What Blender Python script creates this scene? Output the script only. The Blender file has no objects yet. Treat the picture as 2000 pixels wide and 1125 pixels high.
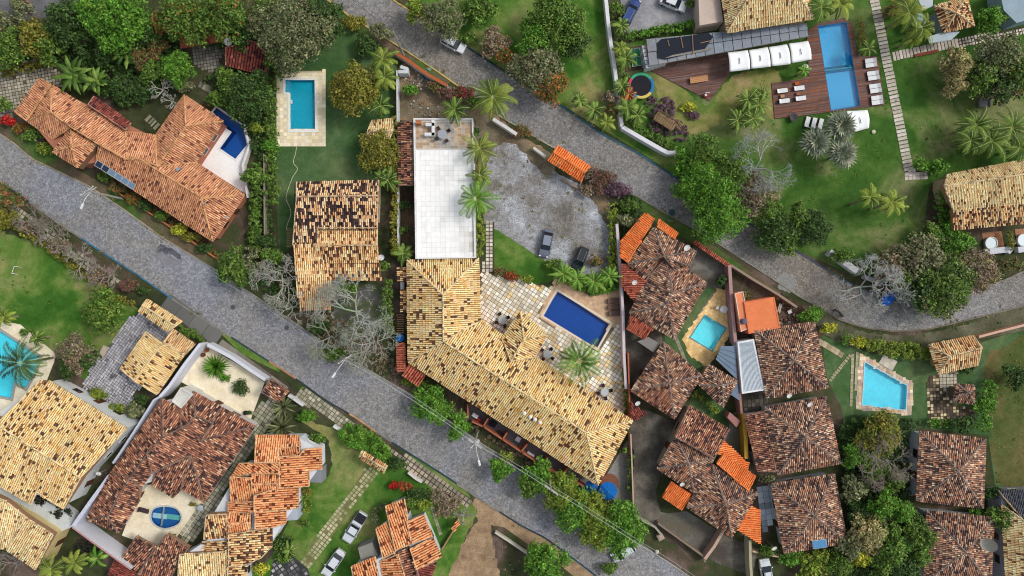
import bpy, math, random
import numpy as np
from mathutils import Vector, Matrix
from mathutils.geometry import delaunay_2d_cdt
sc = bpy.context.scene
R = math.radians
# ---------------------------------------------------------------- camera, sky, sun
CAM_H = 110.0            # drone height, metres
PPM = 12.5               # ground pixels (2000 px wide photograph) per metre
cam = bpy.data.objects.new('camera', bpy.data.cameras.new('camera'))
sc.collection.objects.link(cam); sc.camera = cam
cam.location = (0, 0, CAM_H); cam.rotation_euler = (0, 0, 0)
cam.data.sensor_width = 36; cam.data.lens = 36 * CAM_H / (2000 / PPM)
cam.data.clip_start = 1; cam.data.clip_end = 3000
SUN_EL, SUN_AZ = 48.0, 72.0      # azimuth clockwise from +Y (top of the picture)
world = bpy.data.worlds.new("World"); sc.world = world; world.use_nodes = True
wn = world.node_tree.nodes; wl = world.node_tree.links; wn.clear()
sky = wn.new('ShaderNodeTexSky'); sky.sky_type = 'NISHITA'; sky.sun_disc = False
sky.sun_elevation = R(SUN_EL); sky.sun_rotation = R(SUN_AZ); sky.air_density = 1.6; sky.dust_density = 4.0; sky.ozone_density = 1.0
hs = wn.new('ShaderNodeHueSaturation'); hs.inputs['Saturation'].default_value = 0.45
bg = wn.new('ShaderNodeBackground'); bg.inputs['Strength'].default_value = 0.10
wo = wn.new('ShaderNodeOutputWorld')
wl.new(sky.outputs[0], hs.inputs['Color']); wl.new(hs.outputs[0], bg.inputs[0]); wl.new(bg.outputs[0], wo.inputs[0])
sd = bpy.data.lights.new('sun', 'SUN'); sd.energy = 1.05; sd.angle = R(11); sd.color = (1.0, 0.965, 0.91)
sun = bpy.data.objects.new('sun', sd); sc.collection.objects.link(sun)
_a, _e = R(SUN_AZ), R(SUN_EL)
_d = Vector((math.sin(_a) * math.cos(_e), math.cos(_a) * math.cos(_e), math.sin(_e)))
sun.rotation_euler = _d.to_track_quat('Z', 'Y').to_euler(); sun.location = _d * 80
sc.view_settings.view_transform = 'Standard'; sc.view_settings.look = 'None'
sc.view_settings.exposure = 0.5; sc.view_settings.gamma = 1.0; sc.view_settings.use_curve_mapping = False
sc.cycles.pixel_filter_type = 'BLACKMAN_HARRIS'; sc.cycles.filter_width = 1.1; sc.cycles.max_bounces = 5; sc.cycles.diffuse_bounces = 3; sc.cycles.transparent_max_bounces = 6
# ---------------------------------------------------------------- helpers
rng = np.random.default_rng(7); random.seed(7)
def W(px, py, z=0.0):
    k = (1 - z / CAM_H) / PPM
    return Vector(((px - 1000) * k, (562.5 - py) * k, z))
def C(h, k=0.8):
    h = h.lstrip('#'); o = []
    for i in (0, 2, 4):
        v = int(h[i:i+2], 16) / 255
        o.append(min(.9, k * (v / 12.92 if v <= .04045 else ((v + .055) / 1.055) ** 2.4)))
    return tuple(o)
def jit(c, a, b):
    f = random.uniform(a, b); return [v * f for v in c[:3]]
def tag(o, label=None, cat=None, group=None, kind=None):
    if label: o['label'] = label
    if cat: o['category'] = cat
    if group: o['group'] = group
    if kind: o['kind'] = kind
    return o
def link(o, parent=None):
    sc.collection.objects.link(o)
    if parent is not None: o.parent = parent; o.matrix_parent_inverse = Matrix.Translation(-parent.location) if parent.get('_w') else Matrix()
    return o
def thing(name, label, cat, loc=(0, 0, 0), rz=0, group=None):
    o = bpy.data.objects.new(name, None); sc.collection.objects.link(o)
    o.location = loc; o.rotation_euler = (0, 0, rz); o.empty_display_size = .5
    return tag(o, label, cat, group)
def copy_tree(o, parent=None):
    c = o.copy(); sc.collection.objects.link(c)
    if parent is not None: c.parent = parent
    for ch in list(o.children): copy_tree(ch, c)
    return c
# ---- materials
MATS = {}
def _new(name):
    m = bpy.data.materials.new(name); m.use_nodes = True
    nt = m.node_tree; b = nt.nodes['Principled BSDF']; return m, nt, b
def N(nt, t, **kw):
    n = nt.nodes.new(t)
    for k, v in kw.items():
        if k in n.inputs: n.inputs[k].default_value = v
        else: setattr(n, k, v)
    return n
def ramp(nt, stops):
    r = nt.nodes.new('ShaderNodeValToRGB'); e = r.color_ramp.elements
    while len(e) > 1: e.remove(e[-1])
    e[0].position = stops[0][0]; e[0].color = (*stops[0][1], 1)
    for p, c in stops[1:]:
        x = e.new(p); x.color = (*c, 1)
    return r
def mulc(nt, a, b, f=1.0):
    m = nt.nodes.new('ShaderNodeMix'); m.data_type = 'RGBA'; m.blend_type = 'MULTIPLY'; m.inputs[0].default_value = f
    nt.links.new(a, m.inputs[6]); nt.links.new(b, m.inputs[7]); return m.outputs[2]
def g3(v): return (v, v, v)
def mat(name, cols, scale=.15, fine=3.0, fine_amt=.25, rough=.9, bump=0, spec=.25, metal=0, mid=0.0, attr=False, midamt=.1):
    cols = sorted(cols, key=sum) if cols else cols
    """patchy surface: large noise picks among cols, finer noises break it up"""
    if name in MATS: return MATS[name]
    m, nt, b = _new(name); L = nt.links.new
    b.inputs['Roughness'].default_value = rough; b.inputs['Specular IOR Level'].default_value = spec; b.inputs['Metallic'].default_value = metal
    tc = nt.nodes.new('ShaderNodeTexCoord')
    if attr:
        a = N(nt, 'ShaderNodeAttribute', attribute_name='Col'); out = a.outputs['Color']
    elif len(cols) == 1:
        rr = nt.nodes.new('ShaderNodeRGB'); rr.outputs[0].default_value = (*cols[0], 1); out = rr.outputs[0]
    else:
        n1 = N(nt, 'ShaderNodeTexNoise', Scale=scale, Detail=5.0, Roughness=.6); L(tc.outputs['Object'], n1.inputs['Vector'])
        k = len(cols); st = [(.32 + .36 * i / (k - 1), c) for i, c in enumerate(cols)]
        r1 = ramp(nt, st); L(n1.outputs[0], r1.inputs[0]); out = r1.outputs[0]
    if mid:
        n3 = N(nt, 'ShaderNodeTexNoise', Scale=mid, Detail=3.0, Roughness=.6); L(tc.outputs['Object'], n3.inputs['Vector'])
        r3 = ramp(nt, [(.3, g3(1 - midamt)), (.7, g3(1 + midamt))]); L(n3.outputs[0], r3.inputs[0]); out = mulc(nt, out, r3.outputs[0])
    n2 = N(nt, 'ShaderNodeTexNoise', Scale=fine, Detail=2.0, Roughness=.7); L(tc.outputs['Object'], n2.inputs['Vector'])
    r2 = ramp(nt, [(.3, g3(1 - fine_amt)), (.7, g3(1 + fine_amt))]); L(n2.outputs[0], r2.inputs[0])
    out = mulc(nt, out, r2.outputs[0]); L(out, b.inputs['Base Color'])
    if bump:
        bp = N(nt, 'ShaderNodeBump', Strength=bump, Distance=.05); L(n2.outputs[0], bp.inputs['Height']); L(bp.outputs[0], b.inputs['Normal'])
    MATS[name] = m; return m
def plain(name, hexc, rough=.6, fine_amt=.1, metal=0, spec=.3, k=.8): return mat(name, [C(hexc, k)], rough=rough, fine_amt=fine_amt, metal=metal, spec=spec, fine=2.0, mid=.6 if fine_amt > .05 else 0)
def cobble(name, cols, cell=5.0, dark=.55):
    if name in MATS: return MATS[name]
    m, nt, b = _new(name); L = nt.links.new; b.inputs['Roughness'].default_value = .8; b.inputs['Specular IOR Level'].default_value = .3
    tc = nt.nodes.new('ShaderNodeTexCoord')
    n1 = N(nt, 'ShaderNodeTexNoise', Scale=.05, Detail=3.0, Roughness=.5); L(tc.outputs['Object'], n1.inputs['Vector'])
    k = len(cols); cols = sorted(cols, key=sum); r1 = ramp(nt, [(.3 + .4 * i / (k - 1), c) for i, c in enumerate(cols)]); L(n1.outputs[0], r1.inputs[0])
    v = N(nt, 'ShaderNodeTexVoronoi', Scale=cell, feature='F1'); L(tc.outputs['Object'], v.inputs['Vector'])
    rv = ramp(nt, [(0, g3(.74)), (1, g3(1.27))]); sp = nt.nodes.new('ShaderNodeSeparateColor'); L(v.outputs['Color'], sp.inputs[0]); L(sp.outputs[0], rv.inputs[0])
    ve = N(nt, 'ShaderNodeTexVoronoi', Scale=cell, feature='DISTANCE_TO_EDGE'); L(tc.outputs['Object'], ve.inputs['Vector'])
    re = ramp(nt, [(.02, g3(dark)), (.12, g3(1))]); L(ve.outputs['Distance'], re.inputs[0])
    n3 = N(nt, 'ShaderNodeTexNoise', Scale=1.2, Detail=4.0, Roughness=.7); L(tc.outputs['Object'], n3.inputs['Vector'])
    r3 = ramp(nt, [(.3, g3(.92)), (.7, g3(1.08))]); L(n3.outputs[0], r3.inputs[0])
    o = mulc(nt, r1.outputs[0], rv.outputs[0]); o = mulc(nt, o, re.outputs[0]); o = mulc(nt, o, r3.outputs[0]); L(o, b.inputs['Base Color'])
    bp = N(nt, 'ShaderNodeBump', Strength=.5, Distance=.04); L(re.outputs[0], bp.inputs['Height']); L(bp.outputs[0], b.inputs['Normal'])
    MATS[name] = m; return m
def grassmat(name, cols, patch=.09, fine=6.0):
    if name in MATS: return MATS[name]
    m, nt, b = _new(name); L = nt.links.new; b.inputs['Roughness'].default_value = .95; b.inputs['Specular IOR Level'].default_value = .1
    tc = nt.nodes.new('ShaderNodeTexCoord')
    n1 = N(nt, 'ShaderNodeTexNoise', Scale=patch, Detail=7.0, Roughness=.62, Distortion=.6); L(tc.outputs['Object'], n1.inputs['Vector'])
    k = len(cols); r1 = ramp(nt, [(.36 + .28 * i / (k - 1), c) for i, c in enumerate(cols)]); L(n1.outputs[0], r1.inputs[0])
    n2 = N(nt, 'ShaderNodeTexNoise', Scale=fine, Detail=4.0, Roughness=.8); L(tc.outputs['Object'], n2.inputs['Vector'])
    r2 = ramp(nt, [(.25, g3(.62)), (.75, g3(1.38))]); L(n2.outputs[0], r2.inputs[0])
    n3 = N(nt, 'ShaderNodeTexNoise', Scale=.9, Detail=4.0, Roughness=.65); L(tc.outputs['Object'], n3.inputs['Vector'])
    r3 = ramp(nt, [(.3, (.76, .8, .7)), (.7, (1.22, 1.18, 1.3))]); L(n3.outputs[0], r3.inputs[0])
    o = mulc(nt, r1.outputs[0], r2.outputs[0]); o = mulc(nt, o, r3.outputs[0]); L(o, b.inputs['Base Color'])
    bp = N(nt, 'ShaderNodeBump', Strength=.6, Distance=.06); L(n2.outputs[0], bp.inputs['Height']); L(bp.outputs[0], b.inputs['Normal'])
    MATS[name] = m; return m
def colmat(name, rough=.85, fine=8.0, amt=.18, spec=.2, trans=0):
    m = mat(name, None, rough=rough, fine=fine, fine_amt=amt, spec=spec, attr=True)
    return m
def watermat(name, tint):
    if name in MATS: return MATS[name]
    m, nt, b = _new(name); L = nt.links.new; nt.nodes.remove(b)
    out = nt.nodes['Material Output']
    tr = nt.nodes.new('ShaderNodeBsdfTransparent'); tr.inputs[0].default_value = (*tint, 1)
    gl = nt.nodes.new('ShaderNodeBsdfGlossy'); gl.inputs['Roughness'].default_value = .06
    fr = N(nt, 'ShaderNodeFresnel', IOR=1.33); mx = nt.nodes.new('ShaderNodeMixShader')
    tc = nt.nodes.new('ShaderNodeTexCoord'); n = N(nt, 'ShaderNodeTexNoise', Scale=1.6, Detail=3.0, Distortion=1.0); L(tc.outputs['Object'], n.inputs['Vector'])
    bp = N(nt, 'ShaderNodeBump', Strength=.12, Distance=.05); L(n.outputs[0], bp.inputs['Height'])
    L(bp.outputs[0], gl.inputs['Normal']); L(bp.outputs[0], fr.inputs['Normal'])
    L(fr.outputs[0], mx.inputs[0]); L(tr.outputs[0], mx.inputs[1]); L(gl.outputs[0], mx.inputs[2]); L(mx.outputs[0], out.inputs['Surface'])
    MATS[name] = m; return m
COL = colmat('painted_pieces'); TILE = colmat('clay_tiles', rough=.82, fine=5.0, amt=.22)
LEAF = colmat('leaves', rough=.55, fine=1.2, amt=.22, spec=.2); BARK = colmat('bark', rough=.95)
SHINY = colmat('lacquer', rough=.25, fine=.8, amt=.04, spec=.5)
GLASS = mat('dark_glass', [C('#1c2730')], rough=.08, fine_amt=.05, spec=.6)
# ---- mesh collector
class G:
    def __init__(s): s.v = []; s.f = []; s.c = []
    def add(s, vs, fs, col=(.5, .5, .5)):
        n = len(s.v); s.v += [tuple(v) for v in vs]; s.f += [tuple(i + n for i in f) for f in fs]; s.c += [col] * len(fs); return s
    def prism(s, pts, z0, z1, col, bottom=False, side=None):
        pts = [(p[0], p[1]) for p in pts]
        if sum(pts[i-1][0] * pts[i][1] - pts[i][0] * pts[i-1][1] for i in range(len(pts))) < 0: pts = pts[::-1]
        n = len(pts); vs = [(x, y, z0) for x, y in pts] + [(x, y, z1) for x, y in pts]
        s.add(vs, [tuple(range(n, 2 * n))], col)
        s.add(vs, [(i, (i + 1) % n, n + (i + 1) % n, n + i) for i in range(n)], side or col)
        if bottom: s.add(vs, [tuple(range(n - 1, -1, -1))], col)
        return s
    def box(s, c, size, rz=0, col=(.5, .5, .5), rx=0, ry=0):
        M = Matrix.Rotation(rz, 3, 'Z') @ Matrix.Rotation(ry, 3, 'Y') @ Matrix.Rotation(rx, 3, 'X'); c = Vector(c)
        vs = [c + M @ Vector((x * size[0] / 2, y * size[1] / 2, z * size[2] / 2)) for z in (-1, 1) for x, y in ((-1, -1), (1, -1), (1, 1), (-1, 1))]
        return s.add(vs, [(3, 2, 1, 0), (4, 5, 6, 7), (0, 1, 5, 4), (1, 2, 6, 5), (2, 3, 7, 6), (3, 0, 4, 7)], col)
    def tube(s, a, b, r0, r1=None, n=6, col=(.5, .5, .5), cap=True):
        a, b = Vector(a), Vector(b); r1 = r0 if r1 is None else r1; d = (b - a)
        if d.length < 1e-6: return s
        d.normalize(); u = d.orthogonal().normalized(); w = d.cross(u)
        vs = [p + (u * math.cos(t) + w * math.sin(t)) * r for p, r in ((a, r0), (b, r1)) for t in [2 * math.pi * i / n for i in range(n)]]
        fs = [(i, (i + 1) % n, n + (i + 1) % n, n + i) for i in range(n)]
        if cap: fs += [tuple(range(n - 1, -1, -1)), tuple(range(n, 2 * n))]
        return s.add(vs, fs, col)
    def path(s, pts, r, n=6, col=(.5, .5, .5)):
        for a, b in zip(pts[:-1], pts[1:]): s.tube(a, b, r, r, n, col)
        return s
    def lathe(s, c, prof, n=16, col=(.5, .5, .5), sx=1, sy=1, a0=0, a1=2 * math.pi):
        c = Vector(c); m = len(prof); full = abs(a1 - a0 - 2 * math.pi) < 1e-4; k = n if full else n + 1
        vs = [(c[0] + r * sx * math.cos(a0 + (a1 - a0) * i / n), c[1] + r * sy * math.sin(a0 + (a1 - a0) * i / n), c[2] + z) for i in range(k) for r, z in prof]
        fs = [(i * m + j, ((i + 1) % k) * m + j, ((i + 1) % k) * m + j + 1, i * m + j + 1) for i in range(n) for j in range(m - 1)]
        return s.add(vs, fs, col)
    def obj(s, name, m=None, parent=None, smooth=False, bevel=0):
        me = bpy.data.meshes.new(name); me.from_pydata(s.v, [], s.f); me.materials.append(m or COL)
        at = me.color_attributes.new('Col', 'FLOAT_COLOR', 'CORNER')
        lt = np.empty(len(me.polygons), dtype=np.int32); me.polygons.foreach_get('loop_total', lt)
        arr = np.repeat(np.array([(*c[:3], 1.0) for c in s.c], dtype=np.float32).reshape(-1, 4), lt, axis=0)
        at.data.foreach_set('color', arr.ravel())
        if smooth: me.polygons.foreach_set('use_smooth', [True] * len(me.polygons))
        o = bpy.data.objects.new(name, me); sc.collection.objects.link(o)
        if parent is not None:
            o.parent = parent
        if bevel:
            b = o.modifiers.new('b', 'BEVEL'); b.width = bevel; b.segments = 2; b.limit_method = 'ANGLE'
        return o
def bulk(name, V, Q, Cc, m, parent=None):
    """big mesh from numpy arrays: V (n,3), Q (m,4), Cc per-vertex colour (n,3)"""
    me = bpy.data.meshes.new(name); nv, nq = len(V), len(Q)
    me.vertices.add(nv); me.vertices.foreach_set('co', np.asarray(V, dtype=np.float32).ravel())
    me.loops.add(nq * 4); me.loops.foreach_set('vertex_index', np.asarray(Q, dtype=np.int32).ravel())
    me.polygons.add(nq); me.polygons.foreach_set('loop_start', np.arange(0, nq * 4, 4, dtype=np.int32)); me.polygons.foreach_set('loop_total', np.full(nq, 4, dtype=np.int32))
    me.polygons.foreach_set('use_smooth', np.zeros(nq, dtype=bool)); me.update(calc_edges=True)
    at = me.color_attributes.new('Col', 'FLOAT_COLOR', 'POINT')
    at.data.foreach_set('color', np.hstack([np.clip(Cc, 0, .95), np.ones((nv, 1))]).astype(np.float32).ravel())
    me.materials.append(m); o = bpy.data.objects.new(name, me); sc.collection.objects.link(o)
    if parent is not None: o.parent = parent
    return o
def inpoly(x, y, poly):
    x = np.asarray(x); y = np.asarray(y); c = np.zeros(x.shape, bool); n = len(poly)
    for i in range(n):
        x1, y1 = poly[i - 1][0], poly[i - 1][1]; x2, y2 = poly[i][0], poly[i][1]
        if y1 == y2: continue
        c ^= ((y1 > y) != (y2 > y)) & (x < (x2 - x1) * (y - y1) / (y2 - y1) + x1)
    return c
def WP(pts, z=0): return [W(p[0], p[1], z) for p in pts]
def smooth_poly(pts, n=4, closed=True):
    out = []; k = len(pts)
    for i in range(k if closed else k - 1):
        p0 = pts[(i - 1) % k] if closed or i else pts[0]; p1 = pts[i]; p2 = pts[(i + 1) % k]; p3 = pts[(i + 2) % k] if closed or i + 2 < k else pts[-1]
        for j in range(n):
            t = j / n; out.append(tuple(.5 * ((2 * p1[a]) + (-p0[a] + p2[a]) * t + (2 * p0[a] - 5 * p1[a] + 4 * p2[a] - p3[a]) * t * t + (-p0[a] + 3 * p1[a] - 3 * p2[a] + p3[a]) * t ** 3) for a in (0, 1)))
    if not closed: out.append(tuple(pts[-1][:2]))
    return out
HOLES = []       # pool outlines in world XY: the ground and every sheet leave them open
def sheet(name, pts, z, m, label=None, kind='structure', sm=0, parent=None, world=False):
    if sm:
        pts = smooth_poly(pts, sm * 4); ph_ = random.uniform(0, 9)
        pts = [(x + 1.6 * math.sin(y * .31 + ph_) + 1.2 * math.sin(x * .47 + y * .2) + random.uniform(-1.3, 1.3), y + 1.5 * math.sin(x * .29 + ph_) + random.uniform(-1.3, 1.3)) for x, y in pts]
    P = [Vector((p[0], p[1])) if world else W(p[0], p[1], z).to_2d() for p in pts]
    bx = (min(p.x for p in P), max(p.x for p in P), min(p.y for p in P), max(p.y for p in P))
    hs_ = [h for h in HOLES if not (max(q[0] for q in h) < bx[0] or min(q[0] for q in h) > bx[1] or max(q[1] for q in h) < bx[2] or min(q[1] for q in h) > bx[3])]
    vs = list(P); es = [(i, (i + 1) % len(P)) for i in range(len(P))]
    for h in hs_:
        n = len(vs); vs += [Vector(q) for q in h]; es += [(n + i, n + (i + 1) % len(h)) for i in range(len(h))]
    V2, _, F2, _, _, _ = delaunay_2d_cdt(vs, es, [], 0, 1e-5)
    cx = np.array([sum(V2[i].x for i in f) / 3 for f in F2]); cy = np.array([sum(V2[i].y for i in f) / 3 for f in F2])
    keep = inpoly(cx, cy, [(p.x, p.y) for p in P])
    for h in hs_: keep &= ~inpoly(cx, cy, h)
    g = G(); g.v = [(v.x, v.y, z) for v in V2]
    for f, kf in zip(F2, keep):
        if not kf: continue
        a, b, c = [V2[i] for i in f]
        if (b - a).cross(c - a) < 0: f = f[::-1]
        g.f.append(tuple(f)); g.c.append((.5, .5, .5))
    o = g.obj(name, m, parent)
    if parent is None: tag(o, label, None, None, kind)
    return o
def strip(pts, w, closed=False):
    """mitred band of width w round a polyline of world XY points"""
    P = [Vector((p[0], p[1])) for p in pts]; n = len(P); Lf = []; Rt = []
    for i in range(n):
        a = P[i - 1] if (i or closed) else None; b = P[(i + 1) % n] if (i < n - 1 or closed) else None
        d1 = (P[i] - a).normalized() if a is not None else None; d2 = (b - P[i]).normalized() if b is not None else None
        d1 = d1 or d2; d2 = d2 or d1; t = (d1 + d2); t = t.normalized() if t.length > 1e-4 else d1
        nn = Vector((-t.y, t.x)); k = w / 2 / max(.5, nn.dot(Vector((-d1.y, d1.x)))); Lf.append(P[i] + nn * k); Rt.append(P[i] - nn * k)
    return Lf, Rt
def wall(name, label, pts, h, w, col, cat='wall', z0=0, top=None, sm=0, kind=None, closed=False, group=None, parent=None, cope=0):
    """free-standing wall traced along its top edge in photo pixels"""
    if sm: pts = smooth_poly(pts, sm, closed)
    Lf, Rt = strip(WP(pts, z0 + h), w, closed); g = G(); n = len(pts)
    for i in range(n if closed else n - 1):
        j = (i + 1) % n; g.prism([Rt[i], Rt[j], Lf[j], Lf[i]], z0, z0 + h, top or col, side=col)
    if parent is not None: return g.obj(name, COL, parent)
    if cope:
        root = thing(name, label, cat, (0, 0, 0), group=group); g.obj('wall_body', COL, root); Lf, Rt = strip(WP(pts, z0 + h), w + .12); g = G()
        for i in range(n - 1): g.prism([Rt[i], Rt[i+1], Lf[i+1], Lf[i]], z0 + h, z0 + h + .06, top or col, side=top or col, bottom=True)
        g.obj('coping', COL, root); return root
    o = g.obj(name, COL); tag(o, label, None if kind else cat, group, kind); return o
def inset(poly, d):
    P = [Vector((p[0], p[1])) for p in poly]
    if sum(P[i-1].x * P[i].y - P[i].x * P[i-1].y for i in range(len(P))) < 0: P = P[::-1]
    n = len(P); out = []
    for i in range(n):
        d1 = (P[i] - P[i - 1]).normalized(); d2 = (P[(i + 1) % n] - P[i]).normalized(); n1 = Vector((-d1.y, d1.x)); n2 = Vector((-d2.y, d2.x)); t = (n1 + n2)
        t = t.normalized() if t.length > 1e-3 else n1; out.append(P[i] + t * d / max(.5, t.dot(n1)))
    return out
# ---- tiled roofs
PAL = {  # base colours with weights, share of weathered dark tiles, dark colours, gap colour, ridge colour
 'yellow': ([('#ecca8e', 4), ('#e2b878', 5), ('#f0d29a', 2), ('#cf9850', 2), ('#e0c49a', 4)], .16, ['#54392a', '#6b4a33', '#876446', '#4a3630'], '#8a6a40', '#ecd4a4'),
 'cream':  ([('#e4ca96', 4), ('#d8b680', 4), ('#f0dcae', 2), ('#c49c68', 2)], .10, ['#6d4c38', '#8a6547', '#5b4033'], '#806036', '#e4ccA4'),
 'orange': ([('#c88c64', 5), ('#d49a70', 4), ('#b87c58', 5), ('#e0b08c', 1), ('#a06a50', 2)], .1, ['#74483a', '#885644', '#644038'], '#5c3628', '#dca878'),
 'bright': ([('#e49c68', 5), ('#da8c58', 5), ('#eeb07c', 3), ('#c87a50', 3)], .16, ['#6b3c2a', '#8a4c32', '#4f3028'], '#743a1c', '#e4b88c'),
 'new':    ([('#f47d3c', 5), ('#ec6f30', 5), ('#fb8f50', 2)], .02, ['#b4552c', '#8a5a48'], '#b04a1c', '#f08a50'),
 'salmon': ([('#f7905c', 5), ('#f09060', 5), ('#fa9c6c', 2)], .0, ['#d07850'], '#cc6838', '#f8a880'),
 'brown':  ([('#a47c66', 4), ('#84604e', 5), ('#c8a284', 3), ('#6c4c42', 5), ('#dcc4a6', 2), ('#b87450', 2.5)], .34, ['#4c3e3c', '#403434', '#5c4842'], '#3c302c', '#8c7c74'),
 'brownred': ([('#a8705a', 4), ('#85503f', 5), ('#c48c68', 3), ('#6c4238', 5), ('#d8b694', 1.5)], .32, ['#4c3834', '#403030'], '#3c2824', '#8c7468'),
 'grime':  ([('#e6c090', 4), ('#d09a68', 4), ('#f0d4ae', 2), ('#a87450', 2)], .56, ['#40302e', '#2c2428', '#5a4036', '#3a2c30'], '#2e2220', '#d8b894'),
 'tan':    ([('#ecc08a', 5), ('#dda870', 4), ('#f4d4a4', 2), ('#c58d5c', 2)], .12, ['#6d4834', '#84583e'], '#5e3f28', '#e8cca4'),
 'mixed':  ([('#e8bd84', 4), ('#d49a62', 4), ('#f2d6a4', 3), ('#b87f52', 3)], .36, ['#5a3d30', '#6f4c3a', '#45312b'], '#4c3424', '#e0c49c'),
 'red':    ([('#b0604a', 5), ('#9c503c', 5), ('#c07055', 2)], .12, ['#6a2c24', '#803828'], '#5e241a', '#c07050'),
 'darkred': ([('#8a4438', 5), ('#733830', 5), ('#a45a48', 2), ('#5e2e2a', 4)], .25, ['#42282a', '#54302c'], '#35201e', '#b88a78'),
 'slate':  ([('#56555c', 5), ('#484a52', 5)], .2, ['#35363c'], '#2a2a2e', '#c8ac88'),
}
_ph = rng.uniform(0, 6.28, 12)
def smooth_noise(x, y, s=1.0):
    x = x * s; y = y * s
    return .5 + .17 * (np.sin(.9 * x + 1.3 * y + _ph[0]) + np.sin(-1.7 * x + .8 * y + _ph[1] + np.sin(.7 * y + _ph[2])) + np.sin(2.6 * x + 2.1 * y + _ph[3]) * .8 + np.sin(.5 * x - 3.1 * y + _ph[4]) * .6)
def sat(c, f=.97):
    l = .35 * c[0] + .5 * c[1] + .15 * c[2]; return tuple(l + (v - l) * f for v in c)
def pick(pal, x, y, seed=0):
    base, pd, dark, gap, ridge = PAL[pal]; n = len(x); w = np.array([b[1] for b in base], float); w /= w.sum()
    bc = np.array([sat(C(b[0], 1.2)) for b in base]); dc = np.array([sat(C(d, 1.25)) for d in dark])
    col = bc[rng.choice(len(base), n, p=w)]; mn = bc.mean(0); col = (col * .72 + mn * .28) * rng.uniform(.9, 1.09, (n, 1))
    nz = smooth_noise(x + seed * 7.3, y - seed * 3.1, .9) * .6 + smooth_noise(x - seed, y + seed * 5, .28) * .4
    isd = rng.random(n) < pd * np.clip(.75 + 2.0 * (nz - .5), .25, 2.2)
    col[isd] = dc[rng.choice(len(dark), isd.sum())] * rng.uniform(.8, 1.25, (isd.sum(), 1))
    tint = (smooth_noise(x + 31 + seed, y, .33) - .5)[:, None] * np.array([[.1, .16, .2]]); return col * (1 + tint)
ARC = [(-1, 0), (-.55, .8), (.55, .8), (1, 0)]
def tile_face(pts, z0, s, pal, pitch, tl, seed):
    """curved clay tiles over one roof slope: pts world XY, pts[0]-pts[1] is the eave"""
    A, B = Vector(pts[0][:2]), Vector(pts[1][:2]); U = (B - A); Ln = U.length; U.normalize(); D = Vector((-U.y, U.x))
    cen = Vector((sum(p[0] for p in pts) / len(pts), sum(p[1] for p in pts) / len(pts)))
    if (cen - A).dot(D) < 0: D = -D
    uv = [((Vector(p[:2]) - A).dot(U), (Vector(p[:2]) - A).dot(D)) for p in pts]
    umin, umax = min(q[0] for q in uv), max(q[0] for q in uv); dmin, dmax = min(q[1] for q in uv), max(q[1] for q in uv)
    us = np.arange(umin + pitch * .5, umax, pitch); ds = np.arange(dmin - .06, dmax - tl * .25, tl)
    uu, dd = np.meshgrid(us, ds); uu = uu.ravel(); dd = dd.ravel(); ok = inpoly(uu, dd + tl * .45, uv); uu, dd = uu[ok], dd[ok]; n = len(uu)
    if not n: return np.zeros((0, 3)), np.zeros((0, 4), int), np.zeros((0, 3))
    uu = uu + rng.normal(0, .012, n); dd = dd + rng.normal(0, .02, n); sk = rng.normal(0, .014, n); hj = rng.normal(0, .008, n)
    V = np.zeros((n, 8, 3))
    for e, (hw, dz, off) in enumerate(((.41 * pitch, .06, -.03), (.34 * pitch, .02, tl + .03))):
        for k, (a, b) in enumerate(ARC):
            u = uu + a * hw + (sk if e else -sk); d = dd + off; z = z0 + s * d + b * .095 * (pitch / .26) + dz + hj
            V[:, e * 4 + k, 0] = A.x + U.x * u + D.x * d; V[:, e * 4 + k, 1] = A.y + U.y * u + D.y * d; V[:, e * 4 + k, 2] = z
    up = (U.x * D.y - U.y * D.x) > 0
    q = np.array([(k, k + 1, 4 + k + 1, 4 + k) for k in range(3)]); q = q if up else q[:, ::-1]
    Q = (np.arange(n)[:, None, None] * 8 + q[None]).reshape(-1, 4)
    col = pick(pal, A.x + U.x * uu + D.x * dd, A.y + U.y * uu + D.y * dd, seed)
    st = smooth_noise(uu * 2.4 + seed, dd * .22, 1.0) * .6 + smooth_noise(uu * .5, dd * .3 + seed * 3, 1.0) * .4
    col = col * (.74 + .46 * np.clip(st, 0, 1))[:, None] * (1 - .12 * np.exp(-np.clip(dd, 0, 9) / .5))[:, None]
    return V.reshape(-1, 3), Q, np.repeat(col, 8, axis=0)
def ridge_tiles(a, b, pal, r=.15, light=True):
    a, b = Vector(a), Vector(b); L = (b - a).length; n = max(1, int(L / .42)); d = (b - a) / max(L, 1e-6); side = Vector((-d.y, d.x, 0)).normalized()
    Vs = []; Qs = []; Cs = []; bc = C(PAL[pal][4], .9)
    for i in range(n):
        p0 = a + d * (L * i / n); p1 = a + d * (L * (i + 1) / n + .04); k = len(Vs); rr = r * random.uniform(.9, 1.1); j = random.uniform(-.02, .02); cc = jit(bc, .72, 1.08)
        if random.random() < .18: cc = [x * .55 for x in cc]
        for p, sc_, dz in ((p0, 1.05, .03), (p1, .85, .0)):
            for u, h in ((-1, -.03), (-.6, .09), (0, .13), (.6, .09), (1, -.03)):
                Vs.append(tuple(p + side * (u * rr * sc_ + j) + Vector((0, 0, h + dz + .04)))); Cs.append(cc)
        Qs += [(k + t, k + t + 1, k + 6 + t, k + 5 + t) for t in range(4)]
    return Vs, Qs, Cs
HN = [0]
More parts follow.
